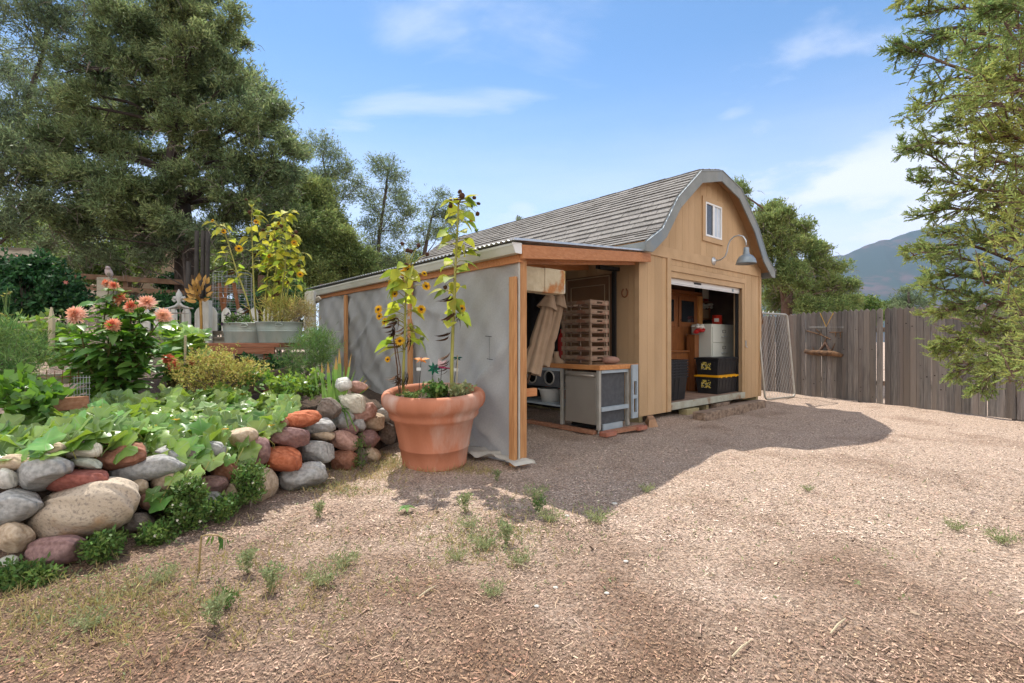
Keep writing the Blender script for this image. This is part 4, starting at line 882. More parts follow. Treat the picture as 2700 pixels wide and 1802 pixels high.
mb = MB(); q = f0+fd*4.55-fn*.11; mb.bar(q+Vector((0, 0, 1.9)), q+fd*.9+Vector((0, 0, 2.0)), .05, .03); tag(mb.build('cap_board', W['greyboard']), 'pale board lying behind the fence top beside the tall post', 'board')
# driftwood decoration on the fence
def onf(px, py, off=.02):                               # point on the fence face seen at a pixel
    r = (px-CX)/F; t = (r*f0.y-f0.x)/(fd.x-r*fd.y); q = f0+fd*t+fn*off; return Vector((q.x, q.y, H+(CY-py)/F*q.y))
dc = thing('driftwood_hanging', 'driftwood wall hanging with a thick bark log on the fence', 'wall hanging', onf(2178, 940, .05))
mb = MB(); mb.tube([onf(2130, 927, .07), onf(2150, 930, .075), onf(2180, 932, .08), onf(2205, 933, .075), onf(2226, 938, .06)], [.05, .06, .062, .058, .04], 9); mb.build('log', W['barkdeco'], dc, True)
mb = MB()
for pts in ([(2130, 873), (2160, 881), (2190, 893)], [(2192, 895), (2170, 885), (2155, 868)], [(2190, 877), (2226, 876)], [(2206, 877), (2206, 890)], [(2218, 876), (2219, 892)], [(2168, 925), (2178, 900), (2185, 888)], [(2195, 925), (2205, 905)], [(2150, 930), (2146, 915)]):
    mb.tube([onf(x, y, .03) for x, y in pts], [.014]*(len(pts)-1)+[.006], 6)
mb.build('branch', W['barkdeco'], dc)
mb = MB(); mb.tube([onf(2165, 926, .05), onf(2180, 905, .03), onf(2192, 926, .05)], .03, 7); mb.build('root', W['reddk'], dc)
mb = MB(); mb.tube([onf(2164, 826), onf(2180, 862), onf(2199, 826)], .007, 6); tag(mb.build('yellow_cord', W['ribbon']), 'yellow cord hung in a V on the fence above the driftwood', 'cord')
mb = MB(); mb.tube([onf(2134, 863, .015), onf(2226, 863, .015)], .003, 5); mb.build('hanging_wire', W['wire'], dc)
# ================================================================ terracotta pot
pc = Vector((-.778, 4.93, gz(-.778, 4.93)))
pot = thing('terracotta_pot', 'large terracotta pot with rolled rim before the shade cloth', 'pot', pc)
PT = Matrix.Translation(pc) @ Matrix.Rotation(math.radians(4.2), 4, 'X') @ Matrix.Translation(-pc)   # the pot stands tipped slightly forward
mb = MB(PT); mb.lathe(pc, [(0, -.02), (.30, -.02), (.318, .012), (.322, .03), (.316, .035), (.345, .19), (.351, .195), (.352, .208), (.348, .214), (.395, .46), (.43, .49), (.445, .515), (.44, .535), (.462, .575), (.492, .60), (.508, .635), (.512, .67), (.508, .705), (.49, .735), (.46, .748), (.43, .742), (.41, .72), (.405, .69), (.40, .62), (0, .62)], 72)
mb.build('body', W['terracotta'], pot, True)
mb = MB(PT); V = []; K = 28
for i in range(8):
    for k in range(K):
        t = 2*math.pi*k/K; r = .40*i/7; V.append(pc+Vector((r*math.cos(t), r*math.sin(t), .655+rng.uniform(-.008, .012)+.012*math.sin(t*3+i))))
mb.add(V, [(i*K+k, i*K+(k+1) % K, (i+1)*K+(k+1) % K, (i+1)*K+k) for i in range(7) for k in range(K)]); mb.build('soil', W['soil'], pot, True)
# ================================================================ sunflowers
def head(parent, p, d, kind, r):
    r *= .78 if kind == 'open' else .85
    d = Vector(d).normalized(); x = d.orthogonal().normalized(); y = d.cross(x); M = Matrix((x, y, d)).transposed(); mb = MB(); p = Vector(p)
    if kind == 'open':
        mb.cm = 0
        for ring, (n, L, tl) in enumerate(((15, r, .15), (13, r*.9, .3))):
            for k in range(n):
                a = 2*math.pi*(k+.5*ring)/n+rng.uniform(-.1, .1); o = M @ Vector((math.cos(a), math.sin(a), tl+rng.uniform(-.15, .15))); mb.leaf(p+o*r*.24, o, d, L*.85, r*.34, rng.uniform(-.1, .3))
        mb.cm = 1; mb.lathe(p, [(r*.34, -.004), (r*.32, .006), (r*.2, .014), (0, .016)], 14, M=M)
        mb.cm = 2; mb.lathe(p, [(0, -.03), (r*.22, -.022), (r*.42, -.006)], 10, M=M)
        mats = [W['petal'], W['disc'], W['bud']]
    elif kind == 'dry':
        mb.lathe(p, [(0, -.02), (r*.5, -.014), (r*.62, .0), (r*.5, .018), (0, .024)], 12, M=M); mats = [W['disc'], W['deadleaf']]; mb.cm = 1
        for k in range(9):
            a = 2*math.pi*k/9; o = M @ Vector((math.cos(a), math.sin(a), -.2)); mb.leaf(p+o*r*.45, o, d, r*.5, r*.22, .5)
    else:
        mb.lathe(p, [(0, -.02), (r*.4, -.014), (r*.45, .0), (r*.3, .014), (0, .018)], 10, M=M)
        for k in range(10):
            a = 2*math.pi*k/10; o = M @ Vector((math.cos(a), math.sin(a), .5)); mb.leaf(p+o*r*.35, o, d, r*.6, r*.25, -.2)
        mats = [W['bud']]
    mb.build('flower_head', mats, parent, False)
def sunflower(label, path, r0, leaves, side, heads, dead=0, yellow=.2, seed=0, group=None, lsz=.10):
    r = random.Random(seed); t = thing('sunflower_plant', label, 'sunflower', path[0], group)
    path = [Vector(p) for p in path]; n = len(path); mb = MB(); mb.tube(path, [r0*(1-.6*i/(n-1)) for i in range(n)], 7)
    def at(q):
        f = q*(n-1); i = min(int(f), n-2); return path[i].lerp(path[i+1], f-i)
    lf = MB(); dl = MB(); ye = MB()
    for k in range(leaves):
        q = .3+.68*(k+r.random())/leaves; p = at(q); an = r.uniform(0, 6.283); o = Vector((math.cos(an), math.sin(an), .35)); L = r.uniform(.06, .16)*(1.1-.5*q)
        e = p+o*L; mb.tube([p, p+o*L*.5+Vector((0, 0, .02)), e], .004, 4)
        tgt = ye if r.random() < yellow else lf
        tgt.leaf(e, Vector((o.x, o.y, r.uniform(-.9, .25))), (r.gauss(0, .5), r.gauss(-.3, .5), 1), lsz*r.uniform(.7, 1.35), lsz*r.uniform(.6, 1.05), r.uniform(.15, .6), True)
    for k in range(dead):
        p = at(r.uniform(.08, .55)); an = r.uniform(0, 6.283); o = Vector((math.cos(an), math.sin(an), -1.2)); e = p+Vector((o.x, o.y, 0))*.03
        for j in range(3): dl.leaf(e+Vector((r.uniform(-.02, .02), r.uniform(-.02, .02), r.uniform(-.03, .03))), o+Vector((r.uniform(-.3, .3), r.uniform(-.3, .3), 0)), (1, 0, 0), lsz*.9, lsz*.35, .7)
    for (hp, kind, rad) in heads:
        hp = Vector(hp); q = max(.3, min(.97, (hp.z-.12-path[0].z)/max(.01, path[-1].z-path[0].z))); p = at(q); mid = p.lerp(hp, .6)+Vector((0, 0, .03))
        mb.tube([p, mid, hp], [.005, .004, .003], 5)
        dvec = (hp-p); dvec.z *= .3; dvec = dvec.normalized() if dvec.length > .01 else Vector((0, -1, .3)); dvec = (dvec*.6+Vector((0, -.9, .25))).normalized() if kind == 'open' else (dvec+Vector((0, -.2, -.2)))
        head(t, hp, dvec, kind, rad)
    mb.build('stem', W['stem'], t, True)
    if lf.v: lf.build('foliage', W['sunleaf'], t, True)
    if ye.v: ye.build('yellowed_foliage', W['sunyel'], t, True)
    if dl.v: dl.build('dead_foliage', W['deadleaf'], t)
Yp = 4.92
def Q_(zx, zy, Y): return P(950+zx/1.96, 480+zy/1.96, Y)
sunflower('shorter sunflower on the left of the terracotta pot, many yellow flowers', [Q_(222, 1078, 4.85), Q_(224, 950, 4.85), Q_(230, 800, 4.86), Q_(233, 650, 4.87), Q_(240, 520, 4.88), Q_(250, 440, 4.88)], .016, 40, 0,
          [(Q_(95, 660, 4.75), 'open', .06), (Q_(100, 695, 4.73), 'open', .05), (Q_(205, 823, 4.72), 'open', .062), (Q_(142, 918, 4.7), 'open', .04), (Q_(250, 455, 4.8), 'open', .07), (Q_(225, 470, 4.78), 'open', .05), (Q_(340, 540, 4.85), 'open', .06), (Q_(160, 520, 4.85), 'open', .055), (Q_(180, 580, 4.8), 'open', .05), (Q_(315, 660, 4.8), 'open', .06), (Q_(330, 475, 4.9), 'open', .04), (Q_(127, 720, 4.8), 'open', .05),
           (Q_(300, 330, 4.95), 'dry', .045), (Q_(245, 355, 4.9), 'dry', .045), (Q_(262, 360, 4.9), 'dry', .04), (Q_(345, 375, 4.95), 'dry', .04), (Q_(237, 430, 4.8), 'dry', .04), (Q_(218, 320, 4.9), 'dry', .035), (Q_(318, 810, 4.8), 'bud', .04)], 5, .25, 3, lsz=.15)
sunflower('taller sunflower on the right of the terracotta pot, browned heads on top', [Q_(472, 1115, 4.88), Q_(473, 950, 4.88), Q_(478, 780, 4.88), Q_(486, 600, 4.88), Q_(492, 430, 4.9), Q_(500, 280, 4.92), Q_(508, 120, 4.93), Q_(515, 90, 4.93)], .02, 52, 0,
          [(Q_(525, 72, 4.9), 'dry', .06), (Q_(497, 97, 4.9), 'dry', .055), (Q_(468, 100, 4.95), 'dry', .045), (Q_(515, 52, 4.95), 'dry', .04), (Q_(467, 125, 4.9), 'dry', .04), (Q_(605, 165, 5.0), 'dry', .045), (Q_(588, 82, 5), 'dry', .035), (Q_(610, 112, 5), 'dry', .03), (Q_(575, 125, 5.0), 'bud', .045), (Q_(575, 190, 4.9), 'open', .05), (Q_(600, 250, 5.0), 'bud', .05), (Q_(525, 655, 4.8), 'open', .05), (Q_(530, 695, 4.8), 'bud', .04), (Q_(612, 378, 5.0), 'bud', .035), (Q_(485, 280, 4.8), 'bud', .055), (Q_(415, 240, 4.95), 'bud', .04), (Q_(440, 545, 4.9), 'dry', .04)], 8, .12, 5, lsz=.135)
# dead dark stalks in the pot
mb = MB(); mb.tube([Q_(202, 1110, 4.75), Q_(190, 950, 4.75), Q_(173, 820, 4.76), Q_(165, 760, 4.78)], .007, 5); mb.tube([Q_(206, 1110, 4.76), Q_(206, 960, 4.76), Q_(180, 810, 4.76)], .006, 5)
for (x, y) in ((185, 700), (175, 770), (165, 740), (195, 1010), (185, 1000), (210, 1020), (170, 760), (190, 720)):
    for k in range(4): mb.leaf(Q_(x, y, 4.76), (rng.uniform(-1, 1), rng.uniform(-1, 1), -1), (1, 0, 0), .09, .035, .6)
tag(mb.build('withered_stalk', W['deadleaf']), 'pair of blackened withered stalks at the left of the pot', 'dead plant')
def herb(name, label, cat, c, r, h, n, mt, L=.04, wd=.025, stems=8, parent=None):
    t = thing(name, label, cat, c); c = Vector(c); mb = MB(); pts = []
    for k in range(stems):
        a = rng.uniform(0, 6.28); q = rng.random()**.5*r; e = c+Vector((math.cos(a)*q, math.sin(a)*q, h*rng.uniform(.5, 1))); mb.tube([c+Vector((math.cos(a)*q*.3, math.sin(a)*q*.3, 0)), c.lerp(e, .6)+Vector((0, 0, .02)), e], .003, 4)
        m = max(1, n//stems)
        for j in range(m):
            s = rng.uniform(.35, 1); pts.append(tuple(c.lerp(e, s)+Vector((rng.gauss(0, .012), rng.gauss(0, .012), rng.gauss(0, .01)))))
    mb.build('stem', W['stem'], t); V, Q = fol_arrays(np.array(pts), L, wd, 4, jit=.01); fastmesh('foliage', V, Q, mt, t)
herb('potted_herb', 'bushy green herb in the middle of the pot soil', 'plant', PT @ (pc+Vector((.0, .0, .66))), .17, .16, 110, W['weed'], .05, .036, 14)
herb('potted_herb', 'low dark creeping plant at the left of the pot soil', 'plant', PT @ (pc+Vector((-.2, -.1, .66))), .15, .09, 110, W['weed'], .024, .014, 16)
herb('potted_herb', 'pale trailing plant at the right of the pot soil', 'plant', PT @ (pc+Vector((.26, -.05, .66))), .14, .17, 70, W['weedpale'], .05, .028, 11)
# garden stakes
def stake(name, label, base, top, mt, build, tagpos=None):
    t = thing(name, label, 'garden stake', base); base, top = Vector(base), Vector(top)
    mb = MB(); mb.tube([base, top], .0035, 6); mb.build('rod', W['blackmat'], t)
    if tagpos: mb = MB(); q = Vector(tagpos); mb.box((q.x-.022, q.y-.002, q.z-.016), (q.x+.022, q.y+.002, q.z+.016)); mb.build('tag', W['white'], t)
    mb = MB(); m2 = build(mb, top); mb.build('ornament', mt, t)
def S_(zx, zy, Y=4.98): return P(990+zx/7.128, 900+zy/7.128, Y)
def bfly(s):
    def f(mb, p):
        for sg in (-1, 1):
            mb.leaf(p, (sg, .15, .28), (0, -.4, 1), s, s*.75, .1); mb.leaf(p, (sg*.8, .15, -.35), (0, -.4, 1), s*.7, s*.6, .1)
        mb.tube([p+Vector((0, 0, -.02)), p+Vector((0, 0, .03))], .005, 5)
    return f
stake('butterfly_stake', 'orange butterfly ornament on a thin rod in the pot', S_(815, 960), S_(858, 360), W['orange'], bfly(.09), S_(812, 525, 4.97))
stake('butterfly_stake', 'dark green butterfly ornament leaning in the pot', S_(1035, 900, 5.1), S_(1100, 520, 5.1), W['teal'], lambda mb, p: [mb.leaf(p, (math.cos(a), .1, math.sin(a)), (0, -1, .1), .075, .03, .1) for a in (0, .9, 1.8, 2.6, 3.5, 4.4, 5.4)] and None)
def dfly(mb, p):
    mb.leaf(p, (-.35, .1, .9), (0, -1, .2), .10, .06, .1); mb.leaf(p, (.5, .1, .85), (0, -1, .2), .10, .06, .1)
stake('dragonfly_stake', 'pink dragonfly ornament with clear wings in the pot', S_(1215, 900, 5.1), S_(1245, 500, 5.1), W['pinkw'], dfly)
mb = MB(); mb.tube([S_(1190, 485, 5.1), S_(1250, 495, 5.1), S_(1405, 515, 5.1)], [.011, .011, .005], 7); bo = mb.build('body', W['magenta'], bpy.data.objects['dragonfly_stake'])
stake('butterfly_stake', 'green hummingbird-winged ornament behind the tall sunflower in the pot', S_(1465, 900, 5.05), S_(1535, 330, 5.05), W['teal'], bfly(.06), S_(1515, 540, 5.04))
mb = MB(); mb.tube([S_(1520, 980, 5.02), S_(1545, 260, 5.02)], .006, 6); tag(mb.build('bamboo_stick', W['rope']), 'pale thin bamboo stick behind the tall sunflower', 'stick')
# ================================================================ dry stone wall, every stone a thing
wallpx = [-120, 28, 154, 374, 515, 681, 805, 910, 976, 1030, 1075]
wallY = [2.45, 2.645, 2.70, 3.08, 3.33, 3.73, 4.05, 4.66, 4.93, 5.5, 6.0]
def wall_pt(x, y, back=0.):
    Yb = float(np.interp(x, wallpx, wallY)); z = .3
    for _ in range(5): Y = Yb+.25*max(z, 0)+back; z = H+(CY-y)/F*Y
    return P(x, y, Y)
SC = {'grey': ((.33, .33, .31), (.42, .41, .39)), 'pale': ((.55, .53, .47), (.64, .62, .56)), 'cream': ((.62, .58, .46), (.7, .66, .55)), 'tan': ((.47, .35, .23), (.54, .43, .31)), 'speck': ((.45, .37, .28), (.54, .47, .38)),
      'red': ((.30, .095, .07), (.36, .13, .10)), 'orange': ((.48, .13, .055), (.55, .19, .095)), 'brown': ((.29, .12, .07), (.35, .17, .11)), 'purple': ((.24, .135, .125), (.31, .19, .17)), 'green': ((.37, .39, .31), (.45, .46, .38)), 'pink': ((.46, .26, .2), (.52, .32, .26)), 'dark': ((.16, .13, .105), (.23, .19, .16))}
SM = {}
for k, (c1, c2) in SC.items():
    SM[k] = mat('stone_'+k, tuple(q*.84 for q in c1)+(1,), tuple(min(q*1.06, .8) for q in c2)+(1,), 38, detail=12, rough=.9, bump=.9, bscale=17, ramp=(.36, .64), c3=tuple(q*.6+.012 for q in c1)+(1,), c3scale=5, c3ramp=(.54, .72))
SM['speck'] = mat('stone_speckled', (.50, .41, .31, 1), (.30, .25, .2, 1), 60, detail=4, rough=.9, bump=.35, bscale=70, ramp=(.52, .66), c3=(.42, .26, .14, 1), c3scale=3.3, c3ramp=(.55, .66))
ST = [(40, 555, 68, 60, 0, 'pale', 'pale rounded stone at the left picture edge, second course'), (250, 525, 165, 100, 14, 'grey', 'large smooth grey stone behind the red slab'), (75, 470, 105, 45, 4, 'tan', 'tan stone under the squash leaves at the far left'), (290, 402, 85, 40, 10, 'tan', 'flat tan stone tucked under leaves left of the cream stone'),
      (460, 393, 114, 50, -2, 'cream', 'cream white flat stone on top of the wall'), (487, 476, 92, 34, -4, 'green', 'small greenish grey stone just above the red slab'), (690, 427, 150, 72, 14, 'brown', 'red brown stone right of the cream stone'), (438, 570, 190, 64, 3, 'red', 'long dark red slab above the huge speckled boulder'),
      (828, 508, 212, 64, 12, 'grey', 'long lumpy grey stone right of the red slab'), (80, 718, 165, 92, 22, 'grey', 'big pale grey wedge stone at the left edge'), (470, 738, 335, 152, 13, 'speck', 'huge speckled tan boulder, biggest in the wall'), (85, 895, 108, 86, -14, 'tan', 'rough tan stone low at the left edge'),
      (335, 968, 182, 84, 8, 'purple', 'long purple stone at the foot of the wall'), (55, 1030, 55, 38, 0, 'green', 'small pale stone half hidden by weeds at bottom left'), (782, 612, 52, 48, 0, 'tan', 'small tan stone right of the huge boulder top'), (945, 575, 92, 80, 30, 'tan', 'upright tan stone behind the white-flowered weed'), (850, 682, 64, 56, 0, 'pink', 'pinkish stone between boulder and weed'),
      (765, 820, 120, 62, 5, 'dark', 'dark tan stone low behind the weeds right of the boulder'), (1105, 480, 78, 48, 0, 'brown', 'brown stone just below the hanging squash leaf'), (1265, 505, 92, 88, 0, 'brown', 'squarish red brown stone over the white-flowered weed'), (1452, 592, 116, 106, 0, 'tan', 'big egg-shaped tan boulder at the foot of the wall'), (1440, 412, 78, 84, 0, 'purple', 'round purple stone behind the orange egg stone'),
      (1625, 328, 126, 56, -3, 'purple', 'long purple stone resting above the orange egg stone'), (1595, 450, 114, 70, -4, 'orange', 'bright orange egg-shaped stone in the second course'), (1715, 548, 144, 72, 14, 'grey', 'blocky pale grey stone on the ground right of the big egg boulder'), (1786, 412, 94, 66, 12, 'grey', 'oval grey stone right of the orange egg stone'), (1708, 225, 100, 47, 10, 'orange', 'orange pointed stone on top beside the last squash leaves'), (1588, 250, 38, 32, 0, 'brown', 'little orange brown stone left of the orange pointed stone'),
      (1800, 264, 88, 44, 6, 'grey', 'flat grey stone below the orange pointed stone'), (1818, 316, 66, 30, 0, 'tan', 'yellowish flat stone wedged over the oval grey stone'), (1935, 342, 88, 56, -20, 'pink', 'pointed tan-pink stone in the middle of the right end'), (1945, 457, 80, 60, 0, 'brown', 'rough dark red brown block on the ground near the right end'), (1850, 167, 72, 60, 0, 'dark', 'dark grey stone on top behind the drooping blades'), (1985, 132, 76, 62, 0, 'cream', 'rough cream crystalline rock on top of the right end'),
      (2050, 187, 80, 50, 26, 'pink', 'pink tilted flat stone under the cream rock'), (1936, 236, 64, 46, 0, 'grey', 'grey stone under the cream rock'), (1962, 284, 54, 30, 0, 'purple', 'small purple stone between grey and pointed stones'), (2020, 262, 40, 34, 0, 'grey', 'small oval grey-tan stone beneath the pink flat stone'), (2108, 242, 64, 50, 0, 'tan', 'blocky tan stone with a white top at the right end'), (2080, 337, 66, 50, 0, 'purple', 'grey purple rounded stone low at the right end'),
      (2085, 427, 58, 46, 0, 'tan', 'brown rounded stone on the ground at the right end'), (2160, 202, 44, 38, 0, 'grey', 'small grey stone close behind the pot'), (2185, 300, 56, 68, 0, 'dark', 'dark brown rough stone in the shade next to the pot'), (2205, 262, 36, 60, 0, 'dark', 'dark stone partly hidden behind the terracotta pot'), (2012, 44, 58, 34, 0, 'pink', 'pink stone behind the blades near the shade cloth'), (1935, 30, 46, 40, 20, 'pale', 'white broken stone behind the blades'),
      (605, 347, 50, 24, 0, 'brown', 'thin brown stone peeking under leaves above the red brown stone'), (1300, 642, 54, 56, 0, 'tan', 'small tan stone hidden behind the white-flowered weed'), (1060, 425, 64, 40, 0, 'dark', 'dark stone under the leaves above the brown stone'), (2028, 442, 40, 52, 0, 'dark', 'dark small stone on the ground beside the red brown block'), (1375, 330, 80, 56, 0, 'tan', 'tan stone in the shade of hanging squash leaves'), (1180, 400, 90, 50, 0, 'grey', 'grey stone deep under the middle squash leaves'),
      (1010, 690, 110, 70, 0, 'tan', 'tan stone behind the bushy weed'), (1180, 700, 100, 70, 0, 'grey', 'grey stone low behind the bushy weed'), (1200, 600, 90, 55, 0, 'purple', 'purple stone behind the weed stems'), (940, 420, 90, 45, 0, 'grey', 'grey stone under the leaf edge above the lumpy one')]
def ico(sub):
    me = bpy.data.meshes.new('tmp'); import bmesh; bm = bmesh.new(); bmesh.ops.create_icosphere(bm, subdivisions=sub, radius=1); vs = np.array([v.co[:] for v in bm.verts]); fs = [tuple(v.index for v in f.verts) for f in bm.faces]; bm.free(); bpy.data.meshes.remove(me); return vs, fs
IC = {3: ico(4), 4: ico(5)}
def stone(zx, zy, hw, hh, ang, kind, label, k):
    x, y = zx/2.1364, 1000+zy/2.1364; c = wall_pt(x, y); sc = c.y/F/2.1364; hw, hh = hw*sc*1.07, hh*sc*1.07
    dep = min(hw, hh*1.5)*.85+.02; kk = 1+dep*.5/c.y; cam0 = Vector((0, 0, H)); c = cam0+(c-cam0)*kk; hw *= kk; hh *= kk
    v, fs = IC[4 if hw > .12 else 3]; r = np.random.default_rng(k+40); p = v.copy()
    e = r.uniform(.5, .78); p = np.sign(p)*np.abs(p)**e; p /= np.maximum(.92, np.linalg.norm(p, axis=1, keepdims=True)**.35)
    for _ in range(7):                                          # broad dents and bulges, then worn facets
        d = unit(r.normal(0, 1, (1, 3)))[0]; s = v @ d; p += np.outer(r.uniform(-.10, .09)*np.exp(-((1-s)/.35)**2), d)
    for _ in range(12 if kind in ('cream', 'dark', 'brown') or x > 880 else 6):
        d = unit(r.normal(0, 1, (1, 3)))[0]; m = r.uniform(.72, .92); s = p @ d; p -= np.outer(np.maximum(s-m, 0)*.85, d)
    f1 = r.uniform(3, 6, 3); p *= 1+.02*np.sin(v @ f1*1.7+k)[:, None]+.012*np.sin(v @ (f1[::-1]*2.3)+2*k)[:, None]
    if kind in ('cream', 'dark') and hh > .05: p *= 1+.05*np.sin(v @ r.uniform(5, 9, 3))[:, None]*np.sin(v @ r.uniform(6, 10, 3)+1)[:, None]
    p /= np.abs(p).max(0)[None, :]; p *= np.array([hw, dep, hh]); t = math.radians(ang); ct, s_ = math.cos(t), math.sin(t)
    X = p[:, 0]*ct-p[:, 2]*s_; Z = p[:, 0]*s_+p[:, 2]*ct
    yaw = .5 if x < 400 else .75; Xr = X; Yr = p[:, 1]+X*.2; Xr = X+Yr*c.x/c.y; Z = Z+Yr*(c.z-H)/c.y
    o = MB(); o.v = [Vector((c.x+a, c.y+b, max(c.z+d, -.06))) for a, b, d in zip(Xr, Yr, Z)]; o.f = fs; o.m = [0]*len(fs)
    tag(o.build('wall_stone', SM[kind], None, True), label, 'stone', 'stones of the dry stone wall')
for k, s_ in enumerate(ST): stone(*s_, k)
# garden soil behind the stones
mb = MB(); V = []; cols = 40; rows_ = 26
for j in range(rows_):
    s = j/(rows_-1)
    for i in range(cols):
        px = -160+1235*i/(cols-1); Yb = float(np.interp(px, wallpx, wallY)); p0 = P(px, 1200, Yb+.30); x0, y0 = p0.x, p0.y
        if j == 0: V.append((x0, y0, -.05))
        else:
            q = (j-1)/(rows_-2); x1 = x0*1.0-(1.6+.5*q*3)*q*1.6; y1 = y0+q*6.3
            a = (x1-AX)*UX+(y1-AY)*UY
            if a > -3.2: k_ = (-3.2-a); x1 += k_*UX; y1 += k_*UY
            V.append((x1, y1, .46+.09*min(1, q*4)+.03*math.sin(x1*5+y1*3)+.02*math.sin(x1*11-y1*7)))
mb.add(V, [(j*cols+i, j*cols+i+1, (j+1)*cols+i+1, (j+1)*cols+i) for j in range(rows_-1) for i in range(cols-1)])
gb = mb.build('garden_soil', W['soil'], None, True, origin=(0, 0, 0)); tag(gb, kind='structure')
# ================================================================ squash vines over the wall
polyU = ([0, 250, 500, 950, 1300, 1650], [235, 205, 170, 95, 80, 110]); polyL = ([0, 120, 220, 350, 560, 640, 720, 850, 1000, 1060, 1200, 1350, 1400, 1480, 1560, 1650], [430, 460, 440, 380, 330, 350, 380, 390, 440, 430, 420, 420, 400, 350, 270, 215])
def vine(label, x0, x1, n, seed):
    r = random.Random(seed); t = thing('squash_vine', label, 'squash plant', wall_pt((x0+x1)/2/2.1364, 1000+250/2.1364, .35), 'squash vines sprawling over the wall'); lf = MB(); stm = MB(); fl = MB()
    for k in range(n):
        zx = r.uniform(x0, x1); q = r.random()**.85; yl = float(np.interp(zx, *polyL)); yu = float(np.interp(zx, *polyU)); zy = yl+(yu-yl)*q-8
        c = wall_pt(zx/2.1364, 1000+zy/2.1364, -.06+q*1.25); c.z += r.uniform(-.07, .07)
        nrm = Vector((r.gauss(0, .55), r.gauss(-.5, .55)-.4*(1-q)**2, .8)); hd = Vector((r.gauss(0, 1), r.gauss(-.5, .8), -.2))
        rad = r.choice((.05, .065, .08, .09, .10, .105))*(1-.15*q); lf.lobed(c, nrm, hd, rad, r)
        if k % 2 == 0: stm.tube([c-nrm.normalized()*.012, c+Vector((r.uniform(-.04, .04), r.uniform(.0, .08), -.07)), c+Vector((r.uniform(-.06, .06), r.uniform(.04, .14), -.16))], .0035, 4)
        if k % 41 == 5:
            for a in range(5): fl.leaf(c+Vector((0, 0, .03)), (math.cos(a*1.257), math.sin(a*1.257), .5), (0, 0, 1), .035, .022, .2)
    lf.build('foliage', [W['squash'], W['vein']], t, True); stm.build('stem', W['stem'], t); fl.build('blossom', W['petal'], t)
vine('squash vine spilling over the left third of the stone wall', 0, 560, 270, 5); vine('squash vine covering the middle of the stone wall', 540, 1180, 370, 6); vine('squash vine at the right, ending before the orange pointed stone', 1150, 1640, 290, 7)
sq = thing('squash_vine', 'hanging squash shoot trailing down over the wall by the weed', 'squash plant', wall_pt(560, 1215)); lf = MB(); stm = MB(); r = random.Random(31)
for (zx, zy, rd_) in ((1200, 455, .08), (1290, 450, .055), (1085, 535, .075), (975, 560, .06), (900, 690, .075), (860, 650, .06), (960, 700, .06)):
    c = wall_pt(zx/2.1364, 1000+zy/2.1364, -.12); lf.lobed(c, (r.gauss(0, .2), -.75, .8), (r.gauss(0, .5), -.3, -1), rd_, r); stm.tube([c, c+Vector((.03, .03, -.05)), c+Vector((.05, .1, .06))], .0035, 4)
lf.build('foliage', [W['squash'], W['vein']], sq, True); stm.build('stem', W['stem'], sq)
# ================================================================ dahlias
def Z2(zx, zy, Y): return P(zx/3.485, 650+zy/3.485, Y)
def dahlia_head(parent, p, d, r, tone):
    d = Vector(d).normalized(); x = d.orthogonal().normalized(); y = d.cross(x); mb = MB(); p = Vector(p)
    for k, (n, el, L) in enumerate(((22, -.45, .97), (22, -.15, 1.0), (19, .2, .93), (16, .55, .78), (11, 1.1, .52), (7, 2.2, .3))):
        mb.cm = 0 if k < 3 else 1
        for j in range(n):
            a = 2*math.pi*(j+.5*k)/n+rng.uniform(-.1, .1); o = x*math.cos(a)+y*math.sin(a)+d*(el+rng.uniform(-.12, .12)); mb.leaf(p+d*.004*k, o, d, 1.02*r*L*rng.uniform(.85, 1.1), r*.33, rng.uniform(-.35, .1))
    mb.build('flower_head', [W['dahpale'] if tone == 0 else W['dahpeach'] if tone == 1 else W['dahcoral'], W['dahpeach'] if tone == 0 else W['dahcoral']], parent)
def dahlia(label, base, heads, nl, spread, h, seed, group='dahlia plants in the bed', lsz=.13):
    r = random.Random(seed); t = thing('dahlia_plant', label, 'dahlia', base, group); base = Vector(base); st = MB(); lf = MB(); bd = MB(); tips = []
    for (hp, rad, tone, dd) in heads:
        hp = Vector(hp); m = base.lerp(hp, .55)+Vector((r.uniform(-.05, .05), r.uniform(-.05, .05), .05)); st.tube([base+Vector((r.uniform(-.06, .06), r.uniform(-.06, .06), 0)), m, hp-Vector(dd).normalized()*.02], [.011, .008, .004], 5); tips.append((base, m, hp)); dahlia_head(t, hp, dd, rad, tone)
    for k in range(20):
        a = r.uniform(0, 6.28); e = base+Vector((math.cos(a)*spread*(.3+.7*r.random()), math.sin(a)*spread*.7*r.random(), h*r.uniform(.5, 1.05))); m = base.lerp(e, .55)+Vector((0, 0, .06)); st.tube([base, m, e], [.01, .007, .004], 5); tips.append((base, m, e))
    for k in range(nl):
        b_, m, e = r.choice(tips); q = r.random()**.8; p = b_.lerp(m, q*2) if q < .5 else m.lerp(e, q*2-1); q2 = min(.92, q); p = b_.lerp(m, q2*2) if q2 < .5 else m.lerp(e, q2*2-1)
        a = r.uniform(0, 6.28); o = Vector((math.cos(a), math.sin(a), r.uniform(-.3, .6))); L = lsz*r.uniform(.6, 1.3); w_ = o*r.uniform(.02, .12)
        lf.leaf(p+w_, o, (r.gauss(0, .4), r.gauss(0, .4), 1), L, L*.5, r.uniform(.1, .6)); st.tube([p, p+w_], .003, 3)
        for sg in (-1, 1): lf.leaf(p+w_*.7, o+Vector((-o.y, o.x, 0))*sg*.9, (0, 0, 1), L*.6, L*.32, .3)
    st.build('stem', W['dahstem'], t); lf.build('foliage', W['dahleaf'], t, True); return t
DY = 4.55
